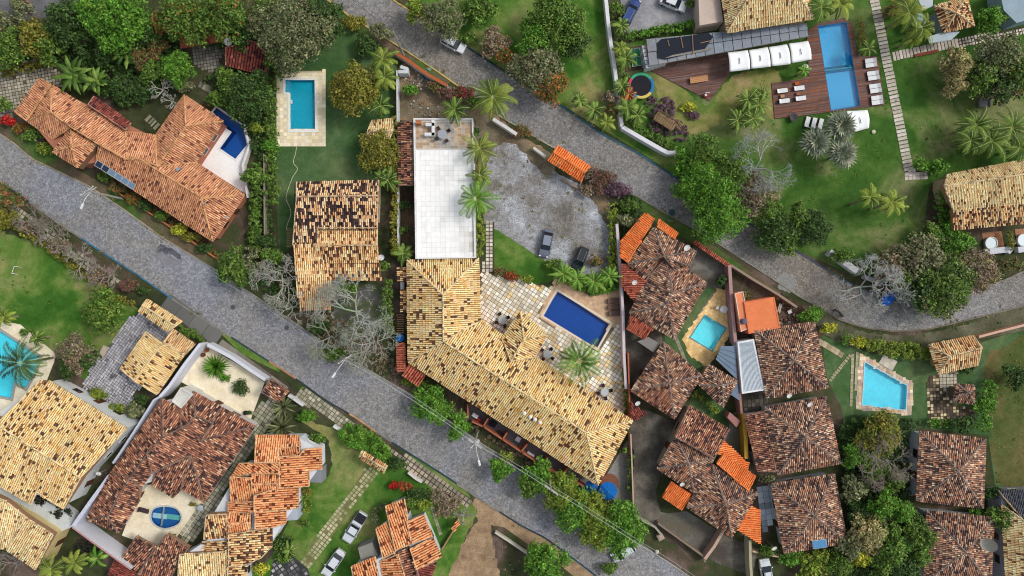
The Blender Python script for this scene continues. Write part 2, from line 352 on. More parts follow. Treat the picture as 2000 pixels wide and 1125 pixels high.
def house(name, label, cat, faces, ze, zr, pal, walls=None, wc='#e8e4dc', pitch=.27, tl=.48, caps=True, win=True, z0=0, fascia='#8a6a50', capr=.15, ins=.45, group=None, nocap=(), flat_tiles=False, gap=None):
    HN[0] += 1; seed = HN[0]
    pts_all = [W(p[0], p[1], 0) for f in faces for p in (f[0] if isinstance(f[-1], str) else f)]
    cx = sum(p.x for p in pts_all) / len(pts_all); cy = sum(p.y for p in pts_all) / len(pts_all)
    root = thing(name, label, cat, (cx, cy, z0), group=group); T = Vector((cx, cy, z0))
    VV = []; QQ = []; CC = []; nv = 0; edges = {}; deck = G(); fas = G(); fc = C(fascia)
    for f in faces:
        fp = pal
        if isinstance(f[-1], str): f, fp = f[0], f[-1]
        zz = [ze + (p[2] if len(p) > 2 else 0) * (zr - ze) for p in f]; P = [W(p[0], p[1], z) for p, z in zip(f, zz)]
        A, B = P[0], P[1]; U = (B - A).to_2d().normalized(); D = Vector((-U.y, U.x)); zb = (zz[0] + zz[1]) / 2
        cen = sum((p.to_2d() for p in P), Vector((0, 0))) / len(P)
        if (cen - A.to_2d()).dot(D) < 0: D = -D
        dl = [(p.to_2d() - A.to_2d()).dot(D) for p in P]; s = sum(d * (z - zb) for d, z in zip(dl, zz)) / max(1e-6, sum(d * d for d in dl))
        F = [Vector((p.x, p.y, zb + s * d)) for p, d in zip(P, dl)]
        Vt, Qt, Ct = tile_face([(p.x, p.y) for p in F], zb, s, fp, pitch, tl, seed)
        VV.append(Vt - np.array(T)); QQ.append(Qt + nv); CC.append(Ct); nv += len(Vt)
        g = sat(C(gap or PAL[fp][3], .8)); fl = F
        if sum(fl[i-1].x * fl[i].y - fl[i].x * fl[i-1].y for i in range(len(fl))) < 0: fl = fl[::-1]
        deck.add([p - T for p in fl], [tuple(range(len(fl)))], g)
        for i in range(len(f)):
            a, b = (round(f[i][0]), round(f[i][1])), (round(f[(i+1) % len(f)][0]), round(f[(i+1) % len(f)][1]))
            edges.setdefault(tuple(sorted((a, b))), []).append((F[i], F[(i+1) % len(f)], fp, i == 0))
    for key, lst in edges.items():
        a, b, fp, is_eave = lst[0]
        if len(lst) == 1:
            zlow = min(ze, a.z, b.z) - .18; q = [a, b, Vector((b.x, b.y, zlow)), Vector((a.x, a.y, zlow))]
            fas.add([p - T - Vector((0, 0, .01)) for p in q], [(0, 1, 2, 3)], fc if is_eave else [min(.8, x * 1.5) for x in fc])
            if caps and not is_eave and max(a.z, b.z) > ze + .15:
                v, q, c = ridge_tiles(a, b, fp, .11); VV.append(np.array(v) - np.array(T)); QQ.append(np.array(q) + nv); CC.append(np.array(c)); nv += len(v)
        elif caps:
            hz = Vector((0, 0, max(lst[0][0].z, lst[1][0].z, lst[1][1].z, lst[0][1].z)))
            a2, b2 = lst[1][0], lst[1][1]
            if (a2 - a).length > (b2 - a).length: a2, b2 = b2, a2
            a = Vector((a.x, a.y, max(a.z, a2.z))); b = Vector((b.x, b.y, max(b.z, b2.z)))
            v, q, c = ridge_tiles(a, b, fp, capr); VV.append(np.array(v) - np.array(T)); QQ.append(np.array(q) + nv); CC.append(np.array(c)); nv += len(v)
    roof = deck.obj('roof', COL, root)
    t = bulk('roof_tiles', np.vstack(VV), np.vstack(QQ), np.vstack(CC), TILE, roof); t['kind'] = 'stuff'
    fas.obj('fascia', COL, root)
    if walls is not None:
        wg = G(); wcol = C(wc); allw = []
        for wp in walls:
            ip = inset(WP(wp, ze), ins); wg.prism([(p.x - cx, p.y - cy) for p in ip], 0, ze - z0 - .05, wcol); allw.append(ip)
        wg.obj('wall', mat('plaster', None, attr=True, rough=.9, fine=3.0, fine_amt=.06, mid=.5), root)
        if win:
            k = 0
            for ip in allw:
                for i in range(len(ip)):
                    a, b = ip[i - 1], ip[i]; e = b - a; L = e.length; 
                    if L < 3.2: continue
                    e.normalize(); nrm = Vector((e.y, -e.x)); m_ = (a + b) / 2
                    if nrm.dot(-m_) < 0.25 * m_.length: continue
                    cnt = min(3, int(L / 3.4))
                    for j in range(cnt):
                        c = a + (b - a) * ((j + 1) / (cnt + 1)); rz = math.atan2(e.y, e.x); dr = (j == cnt // 2 and k % 2 == 0); h = 2.1 if dr else 1.1; zc = z0 + (1.05 if dr else 1.55)
                        g = G(); w_ = 1.0 if dr else 1.3
                        for sx in (-1, 1): g.box((sx * (w_ / 2 - .04), 0, 0), (.08, .1, h), 0, C('#f0eee8' if k % 2 else '#6a4a34'))
                        for sz in (-1, 1): g.box((0, 0, sz * (h / 2 - .04)), (w_ - .17, .1, .08), 0, C('#f0eee8' if k % 2 else '#6a4a34'))
                        o = g.obj('door' if dr else 'window', COL, root); o.location = (c.x - cx + nrm.x * .03, c.y - cy + nrm.y * .03, zc - z0); o.rotation_euler = (0, 0, rz)
                        G().box((0, 0, 0), (w_ - .17, .04, h - .17), 0, C('#5a3d2a') if dr else C('#24303a')).obj('door_leaf' if dr else 'pane', COL if dr else GLASS, o)
                    k += 1
    return root
def pavers(name, pts, cell, gap, rot, cols, z=.02, th=.035, parent=None, base=None, label=None, cell2=None, miss=0.0, jit=.0, off=0, dark=None, maxind=0, sm=0):
    """slabs with open joints over a bedding sheet; pts in photo pixels"""
    if sm: pts = smooth_poly(pts, sm)
    P = [(p.x, p.y) for p in WP(pts, z)]; c2 = cell2 or cell; a = R(rot); ca, sa = math.cos(a), math.sin(a)
    if base is not None: bs = sheet(name, pts, z, base, label); 
    else: bs = parent
    q = np.array([(x * ca + y * sa, -x * sa + y * ca) for x, y in P]); x0, x1 = q[:, 0].min(), q[:, 0].max(); y0, y1 = q[:, 1].min(), q[:, 1].max()
    us = np.arange(x0 + cell / 2, x1, cell); vs = np.arange(y0 + c2 / 2, y1, c2); uu, vv = np.meshgrid(us, vs)
    if off: uu[1::2] += cell * off
    uu = uu.ravel(); vv = vv.ravel()
    ok = inpoly(uu, vv, [tuple(t) for t in q]) & (rng.random(len(uu)) >= miss)
    X = uu * ca - vv * sa; Y = uu * sa + vv * ca
    for h in HOLES: ok &= ~inpoly(X, Y, h)
    uu, vv = uu[ok], vv[ok]; n = len(uu)
    if not n: return bs
    hw = (cell - gap) / 2 * (1 - jit * rng.random(n)); hh = (c2 - gap) / 2 * (1 - jit * rng.random(n)); zt = z + th + rng.normal(0, .004, n)
    V = np.zeros((n, 8, 3))
    for k, (sx, sy) in enumerate(((-1, -1), (1, -1), (1, 1), (-1, 1))):
        U_ = uu + sx * hw; V_ = vv + sy * hh; x = U_ * ca - V_ * sa; y = U_ * sa + V_ * ca
        V[:, k, 0] = x; V[:, k, 1] = y; V[:, k, 2] = z + .002; V[:, 4 + k, 0] = x; V[:, 4 + k, 1] = y; V[:, 4 + k, 2] = zt
    q_ = np.array([(4, 5, 6, 7), (0, 1, 5, 4), (1, 2, 6, 5), (2, 3, 7, 6), (3, 0, 4, 7)]); Q = (np.arange(n)[:, None, None] * 8 + q_[None]).reshape(-1, 4)
    cc = np.array([C(c, 1.0) for c in cols])[rng.choice(len(cols), n)] * rng.uniform(.85, 1.12, (n, 1))
    cc *= (.82 + .36 * smooth_noise(uu, vv, .35))[:, None]
    if dark is not None:
        dn = smooth_noise(uu, vv, .8) + rng.normal(0, .2, n); cc[dn > dark] *= .35
    o = bulk('paver', V.reshape(-1, 3), Q, np.repeat(cc, 8, axis=0), colmat('stone_slabs', rough=.85, fine=9.0, amt=.15), bs); o['kind'] = 'stuff'; return bs
def planks(name, pts, wid, rot, cols, z=.1, th=.03, label=None):
    """timber boards clipped to the outline; one joined part (each board under 3 px)"""
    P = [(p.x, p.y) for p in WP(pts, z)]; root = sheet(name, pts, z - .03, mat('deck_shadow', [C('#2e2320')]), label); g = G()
    for i in range(len(P)): a_, b_ = Vector(P[i - 1]), Vector(P[i]); m0 = (a_ + b_) / 2; g.box((m0.x, m0.y, z / 2), ((b_ - a_).length, .05, z), math.atan2((b_ - a_).y, (b_ - a_).x), C('#5c4038'))
    g.obj('edge_board', COL, root)
    a = R(rot); ca, sa = math.cos(a), math.sin(a); q = [(x * ca + y * sa, -x * sa + y * ca) for x, y in P]; y = min(t[1] for t in q) + wid / 2; g = G(); cs = [C(c) for c in cols]
    holes = [[(hx * ca + hy * sa, -hx * sa + hy * ca) for hx, hy in h] for h in HOLES]
    def cross(poly, y):
        xs = []
        for i in range(len(poly)):
            (x1, y1), (x2, y2) = poly[i - 1], poly[i]
            if (y1 > y) != (y2 > y): xs.append(x1 + (y - y1) / (y2 - y1) * (x2 - x1))
        return sorted(xs)
    ym = max(t[1] for t in q)
    while y < ym:
        xs = cross(q, y); segs = list(zip(xs[::2], xs[1::2]))
        for h in holes:
            hx = cross(h, y)
            for b0, b1 in zip(hx[::2], hx[1::2]):
                ns = []
                for s0, s1 in segs:
                    if b1 <= s0 or b0 >= s1: ns.append((s0, s1)); continue
                    if b0 > s0: ns.append((s0, b0))
                    if b1 < s1: ns.append((b1, s1))
                segs = ns
        for s0, s1 in segs:
            x = s0
            while x < s1 - .05:
                e = min(s1, x + random.uniform(2.2, 4.5)); col = jit(random.choice(cs), .75, 1.2)
                m_ = ((x + e) / 2, y); g.box((m_[0] * ca - m_[1] * sa, m_[0] * sa + m_[1] * ca, z), (e - x - .02, wid - .02, th), a, col); x = e
        y += wid
    o = g.obj('boards', COL, root); o['kind'] = 'stuff'; return root
# ---------------------------------------------------------------- vegetation
LEAFCOL = {
 'green': ['#5f8a3c', '#4c7430', '#6e9a48', '#3f6429', '#7fa855'],
 'bright': ['#5c9c34', '#4c8a2a', '#70ae44', '#407624', '#80ba52'],
 'lime': ['#7c9c3c', '#8cac46', '#6a8a36', '#9cb854', '#58782e'],
 'yellow': ['#c8d84a', '#b4c83c', '#dce868', '#98b038', '#7c9634'],
 'olive': ['#848e3a', '#707c32', '#96a048', '#606c2c', '#9c984a'],
 'dark': ['#3f6434', '#345628', '#4c7440', '#2c4822', '#587f4a'],
 'grey': ['#7a8c6c', '#68795c', '#8c9c7e', '#5a6a50', '#a0ac90'],
 'dry': ['#8f866c', '#7c735c', '#a0987e', '#6c7048', '#b4aa92'],
 'rust': ['#5f7a3a', '#4f6a30', '#b0683a', '#6e8a46', '#c07840'],
 'red': ['#982838', '#a83444', '#7c3434', '#6c4c3c', '#586c40', '#685c44'],
 'crimson': ['#c01c20', '#d83028', '#a01818', '#e04838'],
 'orangered': ['#b85a30', '#c87040', '#8c4028', '#6a6a38', '#a04828'],
 'purple': ['#6e5868', '#5c4858', '#806a78', '#4e3c4a', '#8c7884'],
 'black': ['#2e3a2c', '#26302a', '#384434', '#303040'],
 'magenta': ['#7c6450', '#8a705c', '#9c5470', '#6c5c44', '#745f4a', '#5f6a40'],
 'blue': ['#93a8a4', '#a6bab4', '#80958f', '#b8c8c2', '#6e8480'],
 'pale': ['#b4b87c', '#a2a86c', '#c4c88c', '#8e9660', '#b0a468'],
 'mixed': ['#5f7a44', '#8a6a48', '#4f6c38', '#7a8a5c', '#a06c48'],
}
def LC(c, k):
    r, g, b = C(c, k); return (r * .92, g * .78, b * .58 if g > r * 1.12 else b * .8)
def leaves(centers, rad, n, leaf, cols, out_dirs=None, seed=0, updir=.9, k=.82):
    """leaf-sized rhombi gathered into clumps: centers (m,3), rad (m,)"""
    m = len(centers); w = rad ** 2; idx = rng.choice(m, n, p=w / w.sum())
    d = rng.normal(size=(n, 3)); d /= np.linalg.norm(d, axis=1)[:, None]; d[:, 2] = np.abs(d[:, 2]) * .95 + d[:, 2] * .05 - .22
    rr = rad[idx] * (rng.uniform(.15, 1.0, n) ** .45) * rng.uniform(.9, 1.12, n)
    p = centers[idx] + d * rr[:, None] * np.array([1, 1, .8])
    nr = d * .8 + rng.normal(0, .55, (n, 3)); nr[:, 2] += updir; nr /= np.linalg.norm(nr, axis=1)[:, None]
    t = rng.normal(size=(n, 3)); t -= nr * (t * nr).sum(1)[:, None]; t /= np.linalg.norm(t, axis=1)[:, None]; b = np.cross(nr, t)
    s = leaf * rng.uniform(.55, 1.35, n)[:, None]
    V = np.stack([p - t * s, p + b * s * .5, p + t * s, p - b * s * .5], axis=1)
    base = np.array([LC(c, k) for c in cols]); cc = base[rng.choice(len(cols), n)]
    cl = rng.uniform(.68, 1.32, m)[idx]; tint = rng.normal(0, .05, (m, 3))[idx]
    cc = cc * cl[:, None] * (1 + tint) * rng.uniform(.8, 1.2, (n, 1))
    return V.reshape(-1, 3), np.arange(n * 4).reshape(-1, 4), np.repeat(cc, 4, axis=0)
def crown_clumps(lobes, per, cr):
    cs = []; rs = []
    for (x, y, z, r, h) in lobes:
        n = max(5, int(per * (r / cr) ** 2))
        for _ in range(n):
            a = rng.uniform(0, 6.283); e = rng.uniform(-.1, 1) ** 1.0; q = math.sqrt(max(0, 1 - e * e)); f = rng.uniform(.62, .95)
            if rng.random() < .25: f = rng.uniform(.2, .6)
            cs.append((x + r * q * math.cos(a) * f, y + r * q * math.sin(a) * f, z + h * e * f)); rs.append(cr * rng.uniform(.65, 1.3))
    return np.array(cs), np.array(rs)
def tree(px, py, rpx, h, kind, label, name='tree', cat='tree', leaf=.19, dens=1.0, lobes=None, clump=None, sq=1.0, ang=0, group=None, trunk=True, cols2=None, gapf=1.0):
    """broadleaf tree: tapered trunk, limbs, and a crown of leaf clumps"""
    zc = h * .62; c = W(px, py, zc); r = rpx / PPM * (1 - zc / CAM_H) * (1.14 if h > 3.2 else 1.08); root = thing(name, label, cat, (c.x, c.y, 0), group=group)
    nl = lobes if lobes is not None else max(3, min(9, int(r * 1.6))); L = []
    if nl == 1: L = [(0, 0, zc, r * .9, h - zc)]
    else:
        L.append((0, 0, zc + .05 * h, r * .6, (h - zc) * .95))
        for i in range(nl):
            a = 2 * math.pi * i / nl + rng.uniform(-.35, .35); q = r * rng.uniform(.46, .64); lr = r * rng.uniform(.32, .46)
            x, y = q * math.cos(a), q * math.sin(a) * sq; L.append((x * math.cos(ang) - y * math.sin(ang), x * math.sin(ang) + y * math.cos(ang), zc - h * rng.uniform(0, .14), lr, (h - zc) * rng.uniform(.55, .85)))
    cr = clump or max(.28, min(.75, r * .17)); C_, R_ = crown_clumps(L, 6.5 * gapf, cr)
    leaf *= rng.uniform(.85, 1.25); n = int(dens * 62 * math.pi * r * r * (.19 / leaf) ** 1.6 * (1 + h * .03)) + 60
    V, Q, K = leaves(C_, R_, n, leaf, LEAFCOL[kind])
    if cols2:
        sel = rng.random(len(C_)) < .16
        if sel.any():
            V2, Q2, K2 = leaves(C_[sel], R_[sel] * 1.1, int(n * .14), leaf, LEAFCOL[cols2]); Q2 = Q2 + len(V); V = np.vstack([V, V2]); Q = np.vstack([Q, Q2]); K = np.vstack([K, K2])
    bulk('crown', V, Q, K, LEAF, root)
    g = G(); bk = C('#8a7a66'); tr = max(.06, min(.28, h * .03)); g.tube((0, 0, -.05), (0, 0, h * .42), tr, tr * .7, 7, bk)
    for l in L[1:6]: g.tube((0, 0, h * .38), (l[0] * .8, l[1] * .8, l[2]), tr * .55, tr * .2, 5, bk)
    g.obj('trunk', BARK, root); return root
def bush(px, py, rpx, h, kind, label, name='bush', cat='bush', **kw):
    kw.setdefault('leaf', .17); kw.setdefault('lobes', max(2, int(rpx / 9))); return tree(px, py, rpx, h, kind, label, name, cat, **kw)
def hedge(pts, w, h, kind, label, leaf=.16, dens=1.0, name='hedge', cat='hedge', ragged=.12):
    P = WP(pts, h * .8); P0 = P[0]; root = thing(name, label, cat, (P0.x, P0.y, 0)); tot = sum((b - a).length for a, b in zip(P[:-1], P[1:])); cs = []; rs = []
    n = int(tot * w * 9) + 8
    seg = [(a, b, (b - a).length) for a, b in zip(P[:-1], P[1:])]; ws = np.array([s[2] for s in seg]); ws /= ws.sum()
    for i in rng.choice(len(seg), n, p=ws):
        a, b, L = seg[i]; t = rng.random(); d = (b - a).to_2d().normalized(); nn = Vector((-d.y, d.x)); o = rng.uniform(-.5, .5) * w
        z = h * (rng.uniform(.75, 1.0) if rng.random() < .6 or abs(o) < w * .3 else rng.uniform(.15, .9))
        cs.append((a.x + (b.x - a.x) * t + nn.x * o - P0.x, a.y + (b.y - a.y) * t + nn.y * o - P0.y, z)); rs.append(.24 * rng.uniform(.7, 1.3 + ragged))
    V, Q, K = leaves(np.array(cs), np.array(rs), int(tot * max(w, .5) * (60 + 40 * h) * dens), leaf, LEAFCOL[kind])
    bulk('foliage', V, Q, K, LEAF, root)
    g = G()
    for a, b, L in seg:
        for i in range(max(1, int(L / 1.2))):
            p = a + (b - a) * ((i + .5) / max(1, int(L / 1.2))) - P0; g.tube((p.x, p.y, 0), (p.x + rng.uniform(-.1, .1), p.y, h * .7), .04, .02, 4, C('#6a5a48'), False)
    g.obj('stems', BARK, root); return root
def patchplants(name, pts, h, kind, label, leaf=.15, dens=1.0, cat='plants', kind_tag=None, sm=3):
    """low planting that fills an outline"""
    pts = smooth_poly(pts, sm) if sm else pts; P = [(p.x, p.y) for p in WP(pts, h * .7)]; x0, x1 = min(p[0] for p in P), max(p[0] for p in P); y0, y1 = min(p[1] for p in P), max(p[1] for p in P)
    n0 = int((x1 - x0) * (y1 - y0) * 5) + 20; X = rng.uniform(x0, x1, n0); Y = rng.uniform(y0, y1, n0); ok = inpoly(X, Y, P); X, Y = X[ok], Y[ok]; cx, cy = X.mean(), Y.mean()
    cs = np.stack([X - cx, Y - cy, rng.uniform(.35, .95, len(X)) * h], axis=1); rs = rng.uniform(.22, .5, len(X)) * min(1.3, .5 + h * .4)
    V, Q, K = leaves(cs, rs, int(len(X) * 28 * dens), leaf, LEAFCOL[kind]); V[:, 2] = np.maximum(V[:, 2], .02)
    o = bulk(name, V, Q, K, LEAF); o.location = (cx, cy, 0); tag(o, label, None if kind_tag else cat, None, kind_tag); return o
def palm(px, py, rpx, h, kind, label, n=17, lean=(0, 0), droop=1.0, leafl=.55, name='palm_tree', cat='palm', pairs=22, wide=.13, group=None, young=2, bend=None):
    c = W(px, py, h); L = rpx / PPM * (1 - h / CAM_H) * 1.15; bx, by = lean[0] / PPM, lean[1] / PPM; root = thing(name, label, cat, (c.x - bx, c.y - by, 0), group=group)
    g = G(); bk = C('#9a8a74'); k = 6
    pp = [Vector((bx * (t / k) ** 1.6, by * (t / k) ** 1.6, h * t / k)) for t in range(k + 1)]
    for i in range(k): g.tube(pp[i] - Vector((0, 0, .05)), pp[i + 1], .2 - .015 * i, .185 - .015 * i, 8, jit(bk, .85, 1.1))
    g.obj('trunk', BARK, root); top = pp[-1]; cols = [LC(x, .8) for x in LEAFCOL[kind]]
    V = []; Q = []; K = []; rc = C('#a8b060', 1.1)
    a0 = random.uniform(0, 6.28)
    for i in range(n):
        a = a0 + i * 2.399963; lvl = i / n; e0 = R(62 - 62 * lvl) + random.uniform(-.1, .1); ln = L * (random.uniform(.85, 1.1) if i >= young else .7); m = 10
        dirh = Vector((math.cos(a), math.sin(a), 0)); side0 = Vector((-math.sin(a), math.cos(a), 0)); p = top.copy(); ang = e0; spine = [p.copy()]
        sw = random.uniform(-.12, .12)
        for j in range(m):
            d = dirh * math.cos(ang) + Vector((0, 0, 1)) * math.sin(ang) + side0 * sw * j / m; p = p + d * (ln / m / max(.75, math.cos(e0) * .5 + .55)); ang -= (R(9) + R(5) * j / m) * droop; spine.append(p.copy())
        fc = jit(random.choice(cols), .8, 1.15)
        for j in range(m):
            s0, s1 = spine[j], spine[j + 1]; b = len(V); V += [s0 - side0 * .025, s0 + side0 * .025, s1 + side0 * .018, s1 - side0 * .018]; Q.append((b, b + 1, b + 2, b + 3)); K += [rc] * 4
        for j in range(pairs):
            t = .12 + .88 * j / (pairs - 1); f = t * m; q = min(m - 1, int(f)); s = spine[q].lerp(spine[q + 1], f - q); tan = (spine[q + 1] - spine[q]).normalized()
            ll = leafl * (math.sin(math.pi * min(1, t * .82 + .13)) ** .6) * random.uniform(.85, 1.15) * max(.5, L / 2.6)
            up = side0.cross(tan).normalized(); up = up if up.z > 0 else -up
            for sg in (-1, 1):
                d = (side0 * sg * .86 + tan * .5 - Vector((0, 0, .22 + .18 * random.random()))).normalized() * ll; wv = tan * wide * .5; b = len(V)
                V += [s - wv * .7, s + d * .45 - wv, s + d, s + d * .45 + wv]; Q.append((b, b + 1, b + 2, b + 3)); cc = jit(fc, .82, 1.2); K += [cc] * 4
    bulk('crown', np.array([tuple(v) for v in V]), np.array(Q), np.array(K), LEAF, root); return root
def fanpalm(px, py, rpx, h, kind, label, n=20, name='fan_palm', cat='palm', group=None):
    c = W(px, py, h); L = rpx / PPM * (1 - h / CAM_H) * .95; root = thing(name, label, cat, (c.x, c.y, 0), group=group); g = G(); g.tube((0, 0, -.05), (0, 0, h), .25, .2, 8, C('#8c8474')); g.obj('trunk', BARK, root)
    V = []; Q = []; K = []; cols = [LC(x, .8) for x in LEAFCOL[kind]]
    for i in range(n):
        a = i * 2.4 + random.uniform(-.2, .2); lv = i / n; el = R(75 - 80 * lv); pl = L * (.35 + .3 * lv); d = Vector((math.cos(a) * math.cos(el), math.sin(a) * math.cos(el), math.sin(el))); ctr = Vector((0, 0, h)) + d * pl
        side = Vector((-math.sin(a), math.cos(a), 0)); fw = (d - Vector((0, 0, .35))).normalized(); fc = random.choice(cols); fr = L * .72 * random.uniform(.85, 1.15)
        b = len(V); V += [Vector((0, 0, h)) - side * .03, Vector((0, 0, h)) + side * .03, ctr + side * .03, ctr - side * .03]; Q.append((b, b + 1, b + 2, b + 3)); K += [fc] * 4
        for j in range(11):
            t = R(-115 + 230 * j / 10); dd = (fw * math.cos(t) + side * math.sin(t) + Vector((0, 0, .12 * (j % 2)))); e = ctr + dd * fr * random.uniform(.8, 1.1) - Vector((0, 0, .15 * fr)); tw = (side * math.cos(t) - fw * math.sin(t)) * .075 * fr; b = len(V)
            V += [ctr - tw * .4, ctr + dd * fr * .55 - tw, e, ctr + dd * fr * .55 + tw]; Q.append((b, b + 1, b + 2, b + 3)); q_ = random.uniform(.6, 1.25); K += [[x * q_ for x in fc]] * 4
    bulk('crown', np.array([tuple(v) for v in V]), np.array(Q), np.array(K), LEAF, root); return root
def rosette(px, py, rpx, h, kind, label, n=24, wide=.14, name='agave', cat='plant', el0=80, el1=5, curl=.5):
    c = W(px, py, h * .5); L = rpx / PPM * (1 - h * .5 / CAM_H); root = thing(name, label, cat, (c.x, c.y, 0)); V = []; Q = []; K = []; cols = [LC(x, .8) for x in LEAFCOL[kind]]
    for i in range(n):
        a = i * 2.4; el = R(el0 + (el1 - el0) * i / n) + random.uniform(-.1, .1); d = Vector((math.cos(a), math.sin(a), 0)); side = Vector((-math.sin(a), math.cos(a), 0)); p = Vector((0, 0, h * .25)); m = 5; fc = jit(random.choice(cols), .8, 1.2); pw = .5
        ln = L * random.uniform(.85, 1.1) / max(.45, math.cos(el * .6))
        for j in range(m):
            q = p + (d * math.cos(el) + Vector((0, 0, math.sin(el)))) * ln / m; el -= curl / m; w0 = wide * math.sin(math.pi * (.25 + .75 * j / m)) ; w1 = wide * math.sin(math.pi * (.25 + .75 * (j + 1) / m)) + .004; b = len(V)
            V += [p - side * w0, p + side * w0, q + side * w1, q - side * w1]; Q.append((b, b + 1, b + 2, b + 3)); K += [fc] * 4; p = q
    bulk('leaves', np.array([tuple(v) for v in V]), np.array(Q), np.array(K), LEAF, root); g = G(); g.tube((0, 0, -.03), (0, 0, h * .3), .12, .1, 7, C('#7a6a54')); g.obj('stem', BARK, root); return root
def bare_tree(px, py, rpx, h, label, col='#b4b4a8', depth=6, name='bare_tree', spread=1.0, twigs=1.0, leafy=None, seed=None, flat=1.0):
    rs = random.Random(seed if seed is not None else int(px * 7 + py)); zc = h * .8; c = W(px, py, zc * .7); r = rpx / PPM * (1 - zc / CAM_H); root = thing(name, label, 'tree', (c.x, c.y, 0)); g = G(); bc = C(col); tips = []
    def grow(p, d, ln, rad, dep):
        q = p + d * ln; cc = [x * rs.uniform(.8, 1.15) for x in bc]; g.tube(p, q, rad, rad * .72, 6 if dep > 4 else 3, cc, False)
        if dep == 0: tips.append(q); return
        for k in range(3 if rs.random() < .5 * twigs else 2):
            ax = Vector((rs.gauss(0, 1), rs.gauss(0, 1), rs.gauss(0, .45))); nd = (d + ax.normalized() * rs.uniform(.45, .95) * spread).normalized()
            if q.z > h * .9: nd.z = min(nd.z, 0)
            hq = Vector((q.x, q.y, 0)); 
            if hq.length > r * .85: nd = (nd - hq.normalized() * .5 * max(0, nd.dot(hq.normalized()))).normalized()
            nd.z = max(nd.z, -.12) * flat if dep < 5 else nd.z
            grow(q, nd.normalized(), ln * rs.uniform(.68, .9), rad * .72, dep - 1)
    trunk = G(); th = h * .3; trunk.tube((0, 0, -.05), (0, 0, th), .2, .15, 8, bc); trunk.obj('trunk', BARK, root)
    for k in range(4):
        a = k * 1.57 + rs.uniform(-.5, .5); grow(Vector((0, 0, th)), Vector((math.cos(a), math.sin(a), rs.uniform(.5, 1.0))).normalized(), r * .34, .125, depth)
    g.obj('branches', BARK, root)
    if leafy:
        ctr = np.array([tuple(t) for t in tips[::3]]); V, Q, K = leaves(ctr, np.full(len(ctr), .35), int(len(ctr) * 9), .16, LEAFCOL[leafy]); bulk('leaves', V, Q, K, LEAF, root)
    return root
def banana(px, py, rpx, h, label, kind='bright', n=14, name='banana_plant'):
    c = W(px, py, h * .8); L = rpx / PPM; root = thing(name, label, 'plant', (c.x, c.y, 0)); V = []; Q = []; K = []; g = G(); cols = [LC(x, .8) for x in LEAFCOL[kind]]
    stems = [(random.uniform(-.35, .35) * L, random.uniform(-.35, .35) * L) for _ in range(3)]
    for sx, sy in stems: g.tube((sx, sy, 0), (sx, sy, h * .7), .13, .09, 7, C('#8a9060'))
    for i in range(n):
        sx, sy = stems[i % 3]; a = i * 2.4; el = R(65 - 50 * i / n); d = Vector((math.cos(a), math.sin(a), 0)); side = Vector((-math.sin(a), math.cos(a), 0)); p = Vector((sx, sy, h * .7)); m = 6; fc = random.choice(cols); ln = L * random.uniform(.75, 1.0)
        for j in range(m):
            q = p + (d * math.cos(el) + Vector((0, 0, math.sin(el)))) * ln / m; el -= .27; w0 = .34 * math.sin(math.pi * (.08 + .88 * j / m)); w1 = .34 * math.sin(math.pi * (.08 + .88 * (j + 1) / m))
            for sg in (-1, 1):
                b = len(V); V += [p, q, q + side * sg * w1 - Vector((0, 0, w1 * .5)), p + side * sg * w0 - Vector((0, 0, w0 * .5))]; Q.append((b, b + 1, b + 2, b + 3)); cc = jit(fc, .85, 1.15); K += [cc] * 4
            p = q
    g.obj('stems', BARK, root); bulk('leaves', np.array([tuple(v) for v in V]), np.array(Q), np.array(K), LEAF, root); return root
# ---------------------------------------------------------------- pools first: they leave openings in the ground
POOLS = [
 # label, outline, depth, basin colour, coping colour, coping width
 ('turquoise rectangular pool framed by a cream stone deck', [(557,156),(615,156),(616,254),(566,254),(565,181),(557,181)], .65, '#16a4bc', '#eef0ea', .32),
 ('angular dark blue pool tucked behind the long orange roofed house', [(416,219),(423,210),(475,246),(483,283),(460,311),(429,290),(452,258),(437,248)], .65, '#10509c', '#eef0f0', .25),
 ('royal blue rectangular pool in the guest house patio', [(1088,568),(1193,632),(1166,681),(1061,617)], .65, '#0e4a9c', '#e8dcc8', .28),
 ('small pale aqua square pool between brown roofed houses', [(1377,616),(1417,641),(1391,685),(1348,659)], .6, '#74e0f8', '#5aa0b0', .12),
 ('sky blue wedge shaped pool with a pink stone rim', [(1689,707),(1772,753),(1769,801),(1684,791)], .6, '#66d8f4', '#b8d8e0', .1),
 ('long blue hotel pool crossing the dark timber deck', [(1597,51),(1653,44),(1680,207),(1623,216)], .65, '#38a8d6', '#3c6f8c', .1),
 ('pale turquoise pool half hidden by a palm at the lawn edge', [(-25,630),(0,646),(78,697),(70,725),(50,758),(28,747),(22,778),(-25,768)], .6, '#5cdcf4', '#a8a8a4', .35),
 ('small oval two tone pool in a cream courtyard', smooth_poly([(295,1010),(301,994),(322,989),(345,994),(354,1010),(347,1024),(322,1032),(302,1024)], 3), .65, '#1c5c9c', '#c8ccc8', .2),
]
for p in POOLS: HOLES.append([(v.x, v.y) for v in WP(p[1], .05)])
